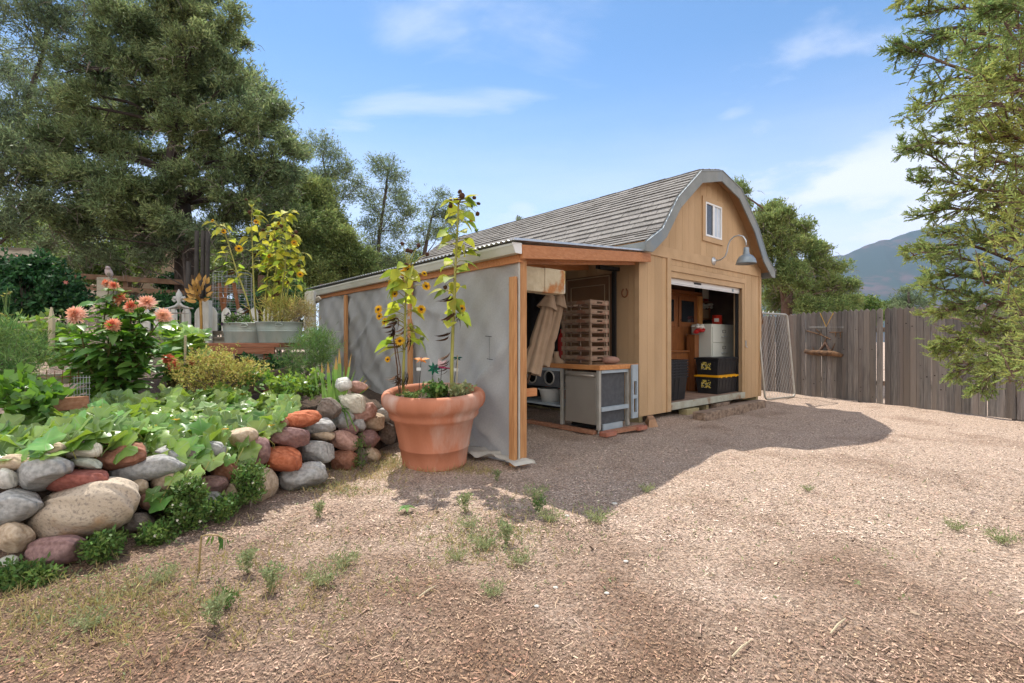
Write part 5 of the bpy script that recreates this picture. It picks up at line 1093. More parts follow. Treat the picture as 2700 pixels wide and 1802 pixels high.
dahlia('tall dahlia with big peach and coral blooms in the garden bed', P(285, 1035, 4.6)-Vector((0, 0, .1)),
       [(Z2(700, 630, 4.25), .088, 0, (-.15, -1, .35)), (Z2(985, 345, 4.6), .055, 1, (-.6, -.5, .6)), (Z2(1045, 365, 4.6), .05, 1, (.5, -.6, .3)), (Z2(1110, 490, 4.6), .085, 1, (-.2, -.4, .9)), (Z2(1210, 560, 4.55), .075, 1, (.1, -.7, .6)), (Z2(1350, 520, 4.6), .085, 0, (.35, -.6, .6)), (Z2(1500, 640, 4.6), .08, 0, (.55, -1, .0)), (Z2(1040, 725, 4.3), .07, 1, (.1, -1, .35))],
       680, .58, .70, 4, lsz=.15)
t = bpy.data.objects['dahlia_plant']
for k, (zx, zy) in enumerate(((565, 590), (1060, 310), (1255, 520), (1030, 645), (895, 470), (1170, 460))):
    mb = MB(); p = Z2(zx, zy, 4.5); mb.lathe(p, [(0, -.018), (.017, -.008), (.018, .004), (0, .016)], 8); mb.tube([p, p+Vector((.02, .02, -.14))], .003, 4); mb.build('bud', W['bud'], t, True)
dahlia('low dahlia with two bright coral blooms by the wooden stake', P(455, 1010, 5.0)-Vector((0, 0, .08)), [(Z2(1540, 1035, 4.9), .06, 2, (-.3, -.8, .5)), (Z2(1600, 1100, 4.85), .062, 2, (.3, -.8, .5)), (Z2(1580, 1045, 4.95), .05, 2, (.5, -.4, .8))], 40, .22, .22, 9, lsz=.1)
dahlia('small dahlia with faded coral blooms among the yellow-green bush', P(515, 1000, 5.3)-Vector((0, 0, .08)), [(Z2(1775, 1060, 5.15), .055, 2, (-.3, -.8, .5)), (Z2(1930, 1050, 5.1), .06, 1, (.3, -.8, .6)), (Z2(1760, 1075, 5.1), .04, 2, (-.5, -.8, .2))], 30, .2, .2, 10, lsz=.09)
# generic leafy shrub
def shrub(name, label, cat, c, rx, ry, rz, n, mt, L, wd, per=5, clumps=30, group=None, stem=W['twig'], up=.2, base=None, bl=None, trunkr=.012, shell=.55):
    c = Vector(c); b = Vector(base) if base else c-Vector((0, 0, rz)); t = thing(name, label, cat, b, group); cl = []
    mb = MB()
    for k in range(clumps):
        d = Vector((rng.gauss(0, 1), rng.gauss(0, 1), rng.gauss(.15, 1))).normalized(); q = shell+(1-shell)*rng.random(); e = c+Vector((d.x*rx*q, d.y*ry*q, d.z*rz*q)); cl.append((e, d)); m = b.lerp(e, .5)+Vector((0, 0, rz*.15)); mb.tube([b, m, e], [trunkr, trunkr*.6, trunkr*.25], 4, False)
    mb.build('stem', stem, t); pts = []; bs = []
    sg = (rx+ry+rz)/3*(1.5/clumps**.42)*.62
    for k in range(n):
        e, d = cl[k % clumps]; pts.append((e.x+rng.gauss(0, sg), e.y+rng.gauss(0, sg), e.z+rng.gauss(0, sg*.8))); bs.append((d.x*.5, d.y*.5, d.z*.4+up))
    V, Q = fol_arrays(np.array(pts), L, wd, per, np.array(bs), .5, jit=L*.35); fastmesh('foliage', V, Q, mt, t)
    if bl:
        nbl, mt2, r2 = bl; mb = MB()
        for k in range(nbl):
            e, d = rng.choice(cl); p = e+d*sg*1.4; dd = (d+Vector((0, -.6, .3))).normalized(); x = dd.orthogonal().normalized(); y = dd.cross(x)
            for j in range(6): mb.leaf(p, x*math.cos(j*1.047)+y*math.sin(j*1.047)+dd*.4, dd, r2, r2*.5, 0)
        mb.build('blossom', mt2, t)
    return t
shrub('aster_bush', 'airy yellow-green bush in the middle of the garden bed', 'bush', D(505, 855, 5.0), .42, .4, .24, 1700, W['aster'], .026, .013, 5, 90, up=.5, trunkr=.004, shell=.25)
shrub('honeysuckle_bush', 'big dark green bush with a few pink flowers at the left', 'bush', D(58, 668, 6.4), .62, .5, .42, 3600, W['honey'], .06, .034, 4, 70, bl=(16, W['pinkfl'], .035), base=D(55, 770, 6.4))
shrub('feathery_plant', 'tall feathery blue-green plant by the left picture edge', 'plant', D(18, 815, 3.9), .22, .22, .26, 1100, W['feather'], .085, .006, 4, 40, up=.9, trunkr=.005)
shrub('feathery_plant', 'feathery grey-green plant before the grey corner post', 'plant', D(705, 812, 5.6), .26, .24, .26, 1000, W['feather'], .08, .006, 4, 36, up=.9, trunkr=.004)
shrub('bean_plant', 'pale leafy vine mound behind the feathery plant at the left', 'plant', D(95, 785, 5.2), .42, .35, .16, 420, W['squash'], .075, .06, 3, 40, up=.6)
shrub('kale_plant', 'dark blue-green leafy plant at the lower left of the bed', 'plant', D(40, 905, 3.6), .2, .15, .11, 160, W['dahleaf'], .085, .06, 3, 22, up=.4)
shrub('shade_plant', 'dark leafy plant with magenta specks under the tub table', 'plant', D(610, 840, 6.2), .35, .25, .12, 500, W['honey'], .045, .028, 4, 30, up=.4, bl=(8, W['magenta'], .02))
shrub('nasturtium_plant', 'loose leafy plant between the iris blades and the squash vine', 'plant', D(690, 885, 5.2), .32, .22, .11, 420, W['squash'], .045, .036, 3, 34, up=.5)
shrub('young_kale', 'small blue-green plant beside the dark bed board', 'plant', D(595, 868, 5.2), .09, .08, .06, 40, W['dahleaf'], .075, .05, 3, 10)
# squash climbing by the picket fence
t = thing('squash_plant', 'staked squash plant with pale sunlit leaves before the picket fence', 'squash plant', D(415, 850, 5.4)); lf = MB(); st = MB(); r = random.Random(3)
for k in range(75):
    x, y = r.uniform(375, 470), r.uniform(748, 850); y = max(y, 742+(x-430)*.65 if x > 430 else 0); c = D(x, y, 5.4+r.uniform(-.25, .25)); lf.lobed(c, (r.gauss(.2, .35), r.gauss(-.45, .3), 1), (r.gauss(0, 1), -.5, -.3), r.uniform(.07, .115), r)
    if k % 3 == 0: st.tube([c, c+Vector((0, .05, -.1)), D(415+r.uniform(-15, 15), 860, 5.45)], .006, 4)
lf.build('foliage', [W['squash'], W['vein']], t, True); st.build('stem', W['stem'], t)
# tall mustard-like stalk
t = thing('seed_stalk', 'thin yellow-flowered seed stalk rising at the left edge', 'plant', D(12, 800, 4.4)); st = MB(); lf = MB()
st.tube([D(12, 800, 4.4), D(10, 740, 4.4), D(13, 690, 4.4), D(18, 660, 4.4)], [.006, .005, .004, .003], 5)
for k in range(22):
    p = D(13+rng.uniform(-12, 14), rng.uniform(655, 775), 4.4); st.tube([D(12, rng.uniform(690, 780), 4.4), p], .002, 3)
    for j in range(3): lf.leaf(p, (rng.uniform(-1, 1), rng.uniform(-1, 1), .5), (0, 0, 1), .022, .014, .1)
st.build('stem', W['feather'], t); lf.build('blossom', W['aster'], t)
# iris blades
t = thing('iris_clump', 'upright iris blades with dry brown tips at the right of the bed', 'iris', D(765, 905, 5.0)); lf = MB()
for (x0, y0, x1, y1, w, dry) in ((742, 915, 738, 832, .035, 1), (757, 920, 752, 830, .05, 1), (770, 925, 771, 818, .055, 1), (780, 925, 778, 800, .05, 1), (752, 918, 728, 838, .03, 0), (788, 920, 806, 812, .03, 1), (795, 922, 835, 862, .028, 0), (792, 922, 842, 872, .025, 1), (730, 905, 722, 850, .025, 0), (762, 918, 765, 838, .03, 0), (785, 920, 790, 840, .028, 0), (775, 925, 760, 850, .03, 0), (800, 925, 850, 885, .02, 1), (785, 925, 815, 850, .02, 0)):
    b, e = D(x0, y0, 5.0+rng.uniform(-.12, .12)), D(x1, y1, 5.0+rng.uniform(-.12, .12)); m = b.lerp(e, .72); w *= .85
    for mi, p, q, w0, w1 in ((0, b, m, w, w*.85), (dry, m, e, w*.85, .004)):
        mm = lf; lf.cm = mi
        d = (q-p).normalized(); x = d.cross(Vector((rng.uniform(-.4, .4), -1, 0))).normalized(); n = d.cross(x)
        mm.add([p-x*w0/2, p+n*.006, p+x*w0/2, q-x*w1/2, q+n*.004, q+x*w1/2], [(0, 1, 4, 3), (1, 2, 5, 4)])
lf.cm = 0
for (x, y, x2, y2, x3, y3) in ((770, 918, 800, 950, 817, 990), (750, 915, 790, 945, 800, 985), (745, 930, 790, 938, 800, 938)):
    lf.tube([D(x, y, 4.9), D(x2, y2, 4.72), D(x3, y3, 4.65)], [.011, .009, .004], 5)
lf.build('foliage', [W['blade'], W['tipbrown']], t)
# ================================================================ raised-bed boards, stakes, wires
def plank(name, label, p, q, w, h, mt, cat='board', group=None):
    mb = MB(); mb.bar(p, q, w, h); return tag(mb.build(name, mt, bevel=.006), label, cat, group)
plank('bed_board', 'long dark weathered board edging the bed behind the yellow bush', D(525, 893, 5.4), D(690, 855, 6.0), .05, .20, W['darkwood'] if 0 else mat('dark_bed_board', (.12, .085, .06, 1), (.2, .15, .11, 1), 5, rough=.95, bump=.4, stretch=(1, 6, 6)))
plank('bed_board', 'short reddish board end low at the left of the bed', D(112, 930, 3.75), D(205, 923, 3.9), .05, .10, W['plankred'])
plank('bed_board', 'grey board behind rusty mesh at the left of the bed', D(70, 872, 4.6), D(210, 866, 4.9), .05, .10, W['greyboard'])
plank('wooden_stake', 'slim pale wooden stake beside the coral dahlia', D(488, 976/1.0*.885+0, 5.1) if 0 else P(488, 975, 5.1), P(489, 885, 5.1), .022, .022, W['rope'], 'stake')
t = thing('wire_cage', 'low galvanised wire cage before the grey bed board', 'wire cage', D(180, 925, 4.0)); mb = MB()
for k in range(6): mb.tube([D(170+k*7, 925, 4.0), D(170+k*7, 862, 4.0)], .0025, 4)
for k in range(5): mb.tube([D(166, 868+k*13, 4.0), D(208, 866+k*13, 4.0)], .0025, 4)
mb.build('mesh', W['wire'], t)
t = thing('rebar_trellis', 'rusty square wire trellis in front of the grey bed board', 'trellis', D(120, 905, 4.4)); mb = MB()
for k in range(6): mb.tube([D(88+k*18, 885, 4.4), D(90+k*18, 850, 4.4)], .0035, 4)
mb.tube([D(85, 866, 4.4), D(185, 864, 4.4)], .0035, 4); mb.build('mesh', W['rust'], t)
t = thing('rope_trellis', 'sagging jute rope strung on a short post at the left', 'rope', D(118, 775, 5.0)); mb = MB()
mb.tube([D(-20, 735, 5), D(30, 741, 5), D(70, 738, 5), D(118, 728, 5)], .011, 6); mb.tube([D(-20, 757, 5), D(118, 757, 5)], .008, 6)
for k in range(5): mb.tube([D(20+k*22, 742, 5.02), D(20+k*22, 775, 5.02)], .005, 4)
mb.build('rope', W['rope'], t); mb = MB(); mb.tube([D(118, 705, 5.0), D(119, 735, 5.0), D(118, 800, 5.0)], [.008, .03, .028], 7); mb.build('post', W['rope'], t)
# ================================================================ picket fence, posts, ornaments
FY = 7.6
pf = thing('picket_fence', 'chalky white picket fence with a plain board base', 'fence', D(540, 850, FY)); mb = MB()
k = 0; x = 322
while x < 712:
    w = rng.uniform(19, 22); top = 704+rng.uniform(-2, 3)
    mb.poly([D(x, 800, FY), D(x+w, 800, FY), D(x+w, top+14, FY), D(x+w*.8, top+5, FY), D(x+w*.5, top, FY), D(x+w*.2, top+5, FY), D(x, top+14, FY)], (0, .02, 0)); x += w+rng.uniform(9, 12)
mb.build('pickets', W['picket'], pf)
mb = MB(); mb.bar(D(318, 764, FY-.03), D(712, 764, FY-.03), .05, .06); mb.build('rail', W['greyboard'], pf)
mb = MB(); mb.bar(D(318, 788, FY-.035), D(712, 788, FY-.035), .025, .20); mb.bar(D(318, 823, FY-.035), D(712, 823, FY-.035), .025, .20); mb.build('base_board', W['greyboard'], pf)
for (x, y0, y1, Y, w) in ((474, 690, 850, 7.45, .12), (714, 669, 850, 7.2, .11), (705.5, 672, 850, 7.28, .05)):
    mb = MB(); mb.bar(D(x, y1, Y), D(x, y0, Y), w, .10, up=(0, 1, 0)); mb.build('post', W['picket'], pf, bevel=.005)
# weathered limb across the corner post top
mb = MB(); mb.tube([D(640, 745, 7.35), D(690, 712, 7.3), D(725, 690, 7.25), D(734, 684, 7.25)], [.03, .035, .045, .04], 8); tag(mb.build('driftwood_limb', W['greyboard'], None, True), 'grey driftwood limb poking past the corner post', 'driftwood')
# post with ceramic bird
bp_ = thing('bird_post', 'square grey post behind the dahlias', 'post', D(246, 840, 6.0)); mb = MB(); mb.bar(D(246, 840, 6.0), D(246, 638, 6.0), .155, .13, up=(0, 1, 0)); mb.build('upright', W['greyboard'], bp_, bevel=.006)
bi = thing('bird_figure', 'small ceramic bird perched on the square grey post', 'figurine', D(250, 637, 6.0)); mb = MB(); c = D(250, 627, 6.0)
mb.tube([D(256, 636, 6), D(254, 633, 6), D(250, 627, 6), D(248, 620, 6), D(247, 615, 6), D(246, 612, 6)], [.008, .03, .042, .036, .024, .004], 10); mb.lathe(D(247.5, 615, 5.98), [(0, -.03), (.022, -.015), (.026, 0), (.02, .016), (0, .024)], 10); mb.build('body', W['birdgrey'], bi, True)
mb = MB(); mb.tube([D(244, 615.5, 5.98), D(240, 617, 5.97)], [.008, .001], 6); mb.build('beak', W['blackmat'], bi); mb = MB(); mb.leaf(D(248, 624, 5.95), (.35, 0, -1), (0, -1, 0), .08, .04, 0); mb.build('wing', W['greyboard'], bi)
# brass leaf ornament on a rod
br = thing('leaf_ornament', 'brass metal leaf spray on a rod against the fence post', 'ornament', D(462, 820, 7.3)); mb = MB(); lf = MB()
mb.tube([D(462, 820, 7.3), D(462, 745, 7.3), D(460, 690, 7.3)], .02, 8); mb.build('rod', W['gold'], br)
for (x, y) in ((457, 637), (452, 645), (445, 650), (468, 650), (476, 645), (437, 660), (447, 662), (455, 658), (464, 660), (431, 668), (441, 670), (450, 672), (459, 668), (437, 680), (446, 682), (455, 684), (478, 664), (480, 676), (472, 688), (463, 690), (470, 640), (432, 688), (442, 692)):
    e = D(x, y, 7.28+rng.uniform(-.06, .06)); b = D(460, 692, 7.3); d = (e-b).normalized(); lf.leaf(e-d*.05, d, (rng.gauss(0, .3), -1, .2), .12, .062, .05)
lf.build('leaves', W['gold'], br)
fl = thing('iron_finial', 'chalky wrought iron fleur-de-lis topper over the pickets', 'ornament', D(412, 705, 7.3)); mb = MB()
mb.tube([D(412, 708, 7.3), D(411, 694, 7.3), D(411, 684, 7.3), D(411, 674, 7.3), D(410, 664, 7.3)], [.03, .025, .045, .04, .004], 8)
for s_ in (-1, 1):
    mb.tube([D(411, 692, 7.3), D(411+s_*6, 684, 7.3), D(411+s_*11, 683, 7.3), D(411+s_*14, 688, 7.3), D(411+s_*11, 692, 7.3), D(411+s_*8, 689, 7.3)], [.02, .025, .026, .022, .018, .012], 7)
    mb.tube([D(411, 695, 7.3), D(411+s_*8, 703, 7.3), D(411+s_*22, 707, 7.3), D(411+s_*32, 708, 7.3)], [.022, .02, .016, .012], 6)
mb.build('finial', W['ironwhite'], fl, True)
mb = MB()
for y in (708, 719): mb.tube([D(345, y, 7.35), D(436, y, 7.35)], .009, 5); 
for k in range(6): mb.tube([D(380+k*11, 709, 7.36), D(380+k*11, 765, 7.36)], .006, 4)
mb.build('lattice', W['ironwhite'], fl)
for k, (x, y, rx, lab) in enumerate(((350, 705, .55, 'dark leafy shrub behind the left end of the picket fence'), (425, 712, .5, 'dark leafy shrub behind the pickets under the iron finial'), (520, 715, .5, 'dark leafy shrub behind the pickets beside the tubs'), (630, 700, .55, 'dark leafy shrub behind the zinc tubs'))):
    shrub('leafy_shrub', lab, 'shrub', D(x, y+12, 9.0), rx, .4, .3, 900, W['honey'], .07, .04, 4, 34, base=D(x, y+60, 9.0), group='dark shrubs behind the picket fence')
# wire cage rolls behind the pickets
t = thing('wire_cage', 'tall round galvanised tomato cage behind the picket fence', 'wire cage', D(535, 730, 8.2)); mb = MB(); c0 = D(535, 730, 8.2)
for k in range(9): z = .06+k*.085; mb.tube([c0+Vector((.30*math.cos(a), .30*math.sin(a), z)) for a in np.linspace(0, 2*math.pi, 21)], .0035, 4, False)
for k in range(14): a = 2*math.pi*k/14; mb.tube([c0+Vector((.30*math.cos(a), .30*math.sin(a), -.3)), c0+Vector((.30*math.cos(a), .30*math.sin(a), .74))], .003, 4)
mb.build('mesh', W['wire'], t)
for k, (x0, x1, lab) in enumerate(((503, 512, 'leaning rusty iron stake left of the tomato cage'), (520, 514, 'rusty iron stake crossing in front of the tomato cage'), (536, 548, 'rusty iron stake leaning right at the tomato cage'))):
    mb = MB(); mb.bar(D(x1, 715, 7.9), D(x0, 650, 7.95), .05, .02); tag(mb.build('iron_stake', W['rust']), lab, 'stake', 'rusty stakes behind the pickets')
# ================================================================ tub planters on their table
tt = thing('tub_table', 'low red-brown table carrying the two zinc tubs', 'table', D(615, 880, 6.6)); mb = MB(); mb.box((-4.05, 6.3, 1.145), (-3.0, 6.95, 1.2)); mb.build('tabletop', W['redtable'], tt, bevel=.006)
mb = MB(); mb.box((-3.98, 6.29, 1.06), (-3.06, 6.33, 1.143)); mb.build('apron', W['redtable'], tt)
for x, m in ((-3.55, 'darkwood'), (-3.18, 'redtable'), (-3.95, 'redtable')):
    mb = MB(); mb.box((x-.045, 6.34, .5), (x+.045, 6.42, 1.144)); mb.build('leg', W[m], tt)
def tubp(label, c, rx, ry, h):
    t = thing('zinc_tub', label, 'tub', c, 'zinc tubs used as planters'); c = Vector(c); mb = MB()
    prof = [(0, 0), (.86, 0), (.865, .02), (.905, .52*1), (.925, .55), (.93, .58), (.92, .61), (.925, .64), (.935, .67), (.93, .7), (.99, .97), (1.01, .985), (1.015, 1.0), (1.0, 1.01), (.97, .99), (.9, .86), (0, .86)]
    V = [(r_*rx, z*h) for r_, z in prof]; mb.lathe(c, V, 40, 1, ry/rx); mb.build('body', W['galv'], t, True)
    mb = MB()
    for s in (-1,):
        q = c+Vector((rx*.35, -ry*.93, h*.86)); mb.tube([q+Vector((.05*math.cos(a), -.02, .022*math.sin(a))) for a in np.linspace(0, 6.28, 15)], .006, 6, False)
    mb.build('handle', W['galv'], t, True)
    mb = MB(); mb.lathe(c+Vector((0, 0, h*.865)), [(0, .015), (rx*.5, .01), (rx*.9, 0)], 30, 1, ry/rx); mb.build('soil', W['soil'], t)
tc1, tc2 = Vector((-3.70, 6.80, 1.203)), Vector((-3.15, 6.64, 1.203))
tubp('left zinc tub, half hidden behind its neighbour', tc1, .31, .24, .27); tubp('right zinc tub holding the sunflowers', tc2, .31, .26, .275)
def Z3(zx, zy, Y): return P(500+zx/2.85, 500+zy/2.85, Y)
specs = [('left-leaning sunflower in the zinc tubs, flowers at its tip', [(470, 1000), (430, 820), (350, 600), (290, 400), (250, 300), (195, 255)], [((170, 280), 'bud', .07), ((275, 265), 'bud', .06), ((255, 315), 'open', .06), ((370, 445), 'open', .085), ((320, 360), 'bud', .06), ((172, 235), 'open', .04)], 12),
         ('tallest straight sunflower stem in the zinc tubs', [(500, 1000), (485, 800), (475, 560), (470, 380), (465, 230), (465, 110)], [((465, 100), 'bud', .08), ((515, 80), 'bud', .06), ((425, 78), 'dry', .04), ((425, 178), 'bud', .06), ((450, 170), 'dry', .06), ((545, 235), 'bud', .05), ((500, 245), 'open', .06)], 14),
         ('bushy yellow sunflower in the middle of the zinc tubs', [(575, 1000), (570, 800), (590, 600), (610, 450), (640, 330), (680, 240), (745, 165)], [((755, 165), 'bud', .07), ((590, 275), 'dry', .055), ((552, 305), 'dry', .05), ((655, 300), 'dry', .05), ((665, 255), 'open', .05)], 30),
         ('sunflower with many brown heads at the right of the zinc tubs', [(680, 1000), (690, 800), (715, 620), (725, 480), (730, 380), (710, 290)], [((690, 275), 'dry', .06), ((708, 310), 'dry', .06), ((733, 270), 'bud', .05), ((800, 320), 'dry', .06), ((775, 350), 'dry', .05), ((785, 400), 'open', .07), ((640, 380), 'dry', .05)], 26),
         ('right-leaning sunflower over the edge of the zinc tubs', [(700, 1000), (730, 800), (760, 650), (790, 560), (820, 490)], [((830, 490), 'bud', .06), ((830, 640), 'open', .075), ((825, 535), 'bud', .05), ((822, 575), 'dry', .05)], 16),
         ('short yellowing sunflower in the front of the zinc tubs', [(600, 1000), (610, 850), (640, 700), (650, 560), (610, 460)], [((600, 500), 'open', .06), ((560, 420), 'bud', .05)], 24)]
for k, (lab, path, hd, nl) in enumerate(specs):
    Y = 6.62+.06*(k % 3-1); p_ = [Z3(x, y-(12 if i == 0 else 0), Y) for i, (x, y) in enumerate(path)]
    sunflower(lab, p_, .012, int(nl*1.9), 0, [(Z3(x, y, Y-.08), kd, rd_*.75) for (x, y), kd, rd_ in hd], 2, .5, 60+k, 'sunflowers growing in the zinc tubs', .105)
shrub('pansy_plant', 'low clump of dark purple pansies in the left tub', 'pansies', tc1+Vector((-.06, -.06, .29)), .2, .13, .08, 200, W['weed'], .035, .02, 4, 24, up=.5, bl=(13, W['purplefl'], .035))
shrub('grassy_plant', 'tuft of green stalks at the back of the right tub', 'plant', tc2+Vector((-.02, 0, .42)), .24, .15, .2, 420, W['aster'], .13, .007, 3, 26, up=1.6, trunkr=.004, base=tc2+Vector((0, 0, .24)))
shrub('grassy_plant', 'wispy yellow plant spilling over the right tub end', 'plant', tc2+Vector((.28, 0, .38)), .15, .14, .2, 320, W['drygrass'], .08, .008, 3, 26, up=.6, trunkr=.004, base=tc2+Vector((.2, 0, .24)))
# ================================================================ split-rail fence up the slope, beam, house
sr = thing('rail_fence', 'brown split-rail fence on the dirt slope behind the garden', 'fence', D(380, 700, 10.5))
for (x0, y0, x1, y1) in ((150, 632, 480, 652), (160, 658, 470, 676), (170, 683, 470, 700), (480, 660, 600, 676), (480, 686, 600, 700)):
    mb = MB(); mb.bar(D(x0, y0, 10.3), D(x1, y1, 10.6), .07, .11); mb.build('rail', W['rail'], sr, bevel=.01)
for x in (170, 292, 437, 600):
    mb = MB(); mb.bar(D(x, 745, 10.55), D(x, 632, 10.55), .11, .11, up=(0, 1, 0)); mb.build('post', W['rail'], sr, bevel=.008)
bm_ = thing('arbor_frame', 'pale old timber crossbeam on a post at the left edge', 'arbor', D(60, 640, 8.0)); mb = MB(); mb.bar(D(-60, 580, 8.0), D(88, 585, 8.0), .12, .19); mb.build('crossbeam', W['greyboard'], bm_, bevel=.008); mb = MB(); mb.bar(D(84, 720, 8.08), D(82, 594, 8.08), .12, .12, up=(0, 1, 0)); mb.build('post', W['greyboard'], bm_, bevel=.008)
for k, (x, lab) in enumerate(((433, 'dark straight pole leaning by the trunk, leftmost of four'), (452, 'dark pole standing second from the left by the trunk'), (466, 'dark pole third from the left beside the big trunk'), (477, 'dark pole standing rightmost of the four beside the trunk'))):
    mb = MB(); mb.tube([D(x-2, 715, 9.2), D(x, 530 if k else 600, 9.2)], .038, 8); tag(mb.build('wood_pole', mat('grey_pole', (.035, .03, .026, 1), (.06, .052, .045, 1), 6, rough=.95, bump=.3) if k == 0 else bpy.data.materials['grey_pole'], None, True), lab, 'pole', 'poles propped by the big pine')
hs_ = thing('small_house', 'pale brown outbuilding half hidden behind the big pine', 'house', P(380, 760, 15)); w0, w1 = P(330, 760, 15), P(480, 760, 15)
mb = MB(); mb.box((w0.x, 15, 2.2), (w1.x, 17, 5.0)); mb.build('wall', W['house'], hs_); mb = MB(); mb.poly([(w0.x-.3, 14.7, 5.0), (w1.x+.3, 14.7, 5.0), (w1.x+.3, 16, 5.9), (w0.x-.3, 16, 5.9)], (0, 0, .1)); mb.build('roof', W['darkwood'], hs_)
mb = MB(); mb.box((w0.x+.35, 14.95, 3.4), (w0.x+.9, 15.01, 4.3)); mb.build('window', W['glassd'], hs_)
# ================================================================ weeds on the yard
def weed_mesh(seed, h, r, n, L, wd):
    q = random.Random(seed); pts = []; bs = []
    for k in range(n):
        a = q.uniform(0, 6.28); s = q.random()**.6; e = (math.cos(a)*r*s*q.uniform(.3, 1), math.sin(a)*r*s*q.uniform(.3, 1), h*s*q.uniform(.7, 1)); pts.append(e); bs.append((e[0]*4, e[1]*4, 1.0))
    V, Q = fol_arrays(np.array(pts), L, wd, 3, np.array(bs), .5, jit=.008); return V, Q
WD = [weed_mesh(1, .13, .09, 90, .035, .008), weed_mesh(2, .09, .13, 120, .03, .007), weed_mesh(3, .16, .06, 80, .03, .012)]
meshes = []
for k, (x, y, s, v, lab) in enumerate(((1224, 1345, 1.1, 2, 'upright weed just beyond the pot shadow edge'), (1235, 1390, .9, 1, 'weed tuft close below the upright weed in front of the pot'), (1275, 1440, 1.3, 1, 'broad weed patch in the middle of the yard front'), (1335, 1430, 1.1, 2, 'narrow tall weed right of the broad patch'), (1415, 1315, 1.2, 1, 'weed tuft inside the shed shadow, in front of the post'), (1420, 1350, 1., 0, 'weed at the edge of the shed shadow point'), (1450, 1380, 1., 1, 'sunlit pale weed left of the shadow tip'), (1575, 1375, 1.2, 1, 'spreading weed at the tip of the shed shadow'), (1705, 1295, .8, 1, 'lone weed on the right edge of the shadow'), (425, 1535, 1., 1, 'feathery weed left of the wilted plant'), (650, 1510, 1., 2, 'weed standing in front of the wilted plant'), (715, 1560, 1.05, 2, 'tall weed lower centre-left of the yard'), (850, 1540, 1.1, 1, 'pale weed tuft in the centre-left of the yard'), (910, 1490, 1., 1, 'low weed behind the pale centre-left tuft'), (840, 1360, .9, 2, 'thin yellowish weed below the blocky grey stone'), (565, 1660, 1., 2, 'weed near the bottom edge, left part'), (600, 1610, .8, 0, 'small leafy seedling near the bottom left'), (240, 1650, .9, 1, 'weed in dry grass at the lower left'), (1205, 1470, .8, 1, 'small weed left of the broad patch'), (1300, 1560, .8, 1, 'small weed in the centre foreground'), (2640, 1430, 1., 1, 'bushy weed near the right picture edge'), (2520, 1400, .8, 1, 'low weed left of the bushy right-edge weed'), (1370, 1480, .9, 1, 'low weed right of the narrow tall weed'), (1310, 1265, .8, 2, 'yellow-green weed below the loose cloth'), (2130, 1290, .6, 1, 'tiny weed in the far sunlit gravel'))):
    p = G(x, y); p.z = gz(p.x, p.y); V, Q = WD[v]
    if k < 3:
        pass
    key = v
    src = next((m for kk, m in meshes if kk == key), None)
    if src is None:
        o = fastmesh('yard_weed', V+np.array(p), Q, W['weedpale'] if v != 0 else W['weed'], origin=tuple(p)); meshes.append((key, o))
    else: o = src.copy(); C.objects.link(o); o.location = p
    s *= .8; o.scale = (s, s, s); o.rotation_euler = (0, 0, k*1.3); tag(o, lab, 'weed', 'weeds growing in the yard')
# sprawling bushy weeds at the foot of the wall
def W4(zx, zy, back=-.12): return wall_pt(zx/2.1364, 1000+zy/2.1364, back)
def footweed(label, zx, zy, rw, rh, n, mt, fl=0, name='foot_weed', L=.03, wd=.014):
    c = W4(zx, zy, -.16); s = c.y/F/2.1364; shrub(name, label, 'weed', c, rw*s, .09, rh*s, n, mt, L, wd, 4, max(14, n//22), up=.7, trunkr=.004, bl=(fl, W['tinywhite'], .012) if fl else None, base=Vector((c.x, c.y+.03, 0)))
footweed('bushy green weed with tiny white flowers at the wall foot', 1060, 715, 100, 135, 800, W['weed'], 45)
footweed('dark weed mat right of the white-flowered weed', 1240, 725, 70, 75, 260, W['weed'])
footweed('tall leafy weed stems before the egg-shaped boulder', 1400, 580, 55, 130, 420, W['weed'], 6)
footweed('green weed clump covering the purple foot stone', 600, 945, 85, 62, 330, W['weed'], 0)
footweed('low spreading weed at the lower left picture corner', 110, 1120, 150, 45, 480, W['weed'], 0)
footweed('weed clump in front of the dark tan stone', 900, 870, 75, 55, 260, W['weed'], 14)
footweed('thin creeping weed climbing between the stones at the right end', 2030, 410, 22, 90, 160, W['weed'], 0, L=.018, wd=.009)
# wilted seedling
t = thing('wilted_plant', 'wilted bent-over seedling with limp leaves in the yard', 'plant', G(524, 1512)); b = G(524, 1512); st = MB(); lf = MB(); Yw_ = b.y
st.tube([b, P(527, 1460, Yw_), P(531, 1415, Yw_), P(545, 1411, Yw_), P(575, 1412, Yw_), P(592, 1420, Yw_)], [.006, .005, .005, .004, .004, .003], 5)
for (x, y, L_) in ((552, 1414, .09), (575, 1414, .13), (585, 1418, .12), (592, 1420, .10), (598, 1422, .07), (560, 1413, .1)): lf.leaf(P(x, y, Yw_), (rng.uniform(-.3, .5), rng.uniform(-.3, .3), -1), (1, rng.uniform(-.9, .6), 0), L_*.62, L_*.2, .2)
st.build('stem', W['drygrass'], t); lf.build('foliage', W['weed'], t)
for (x, y, lab) in ((1072, 1345, 'fallen green leaf sprig at the pot shadow edge'), (500, 1580, 'fallen sprig near the lower left')):
    if x == 500: continue
    lf = MB(); p = G(x, y)
    for a in range(6): lf.leaf(p+Vector((0, 0, .02)), (math.cos(a), math.sin(a), .2), (0, 0, 1), .07, .04, .4)
    tag(lf.build('leaf_sprig', W['weed']), lab, 'sprig')
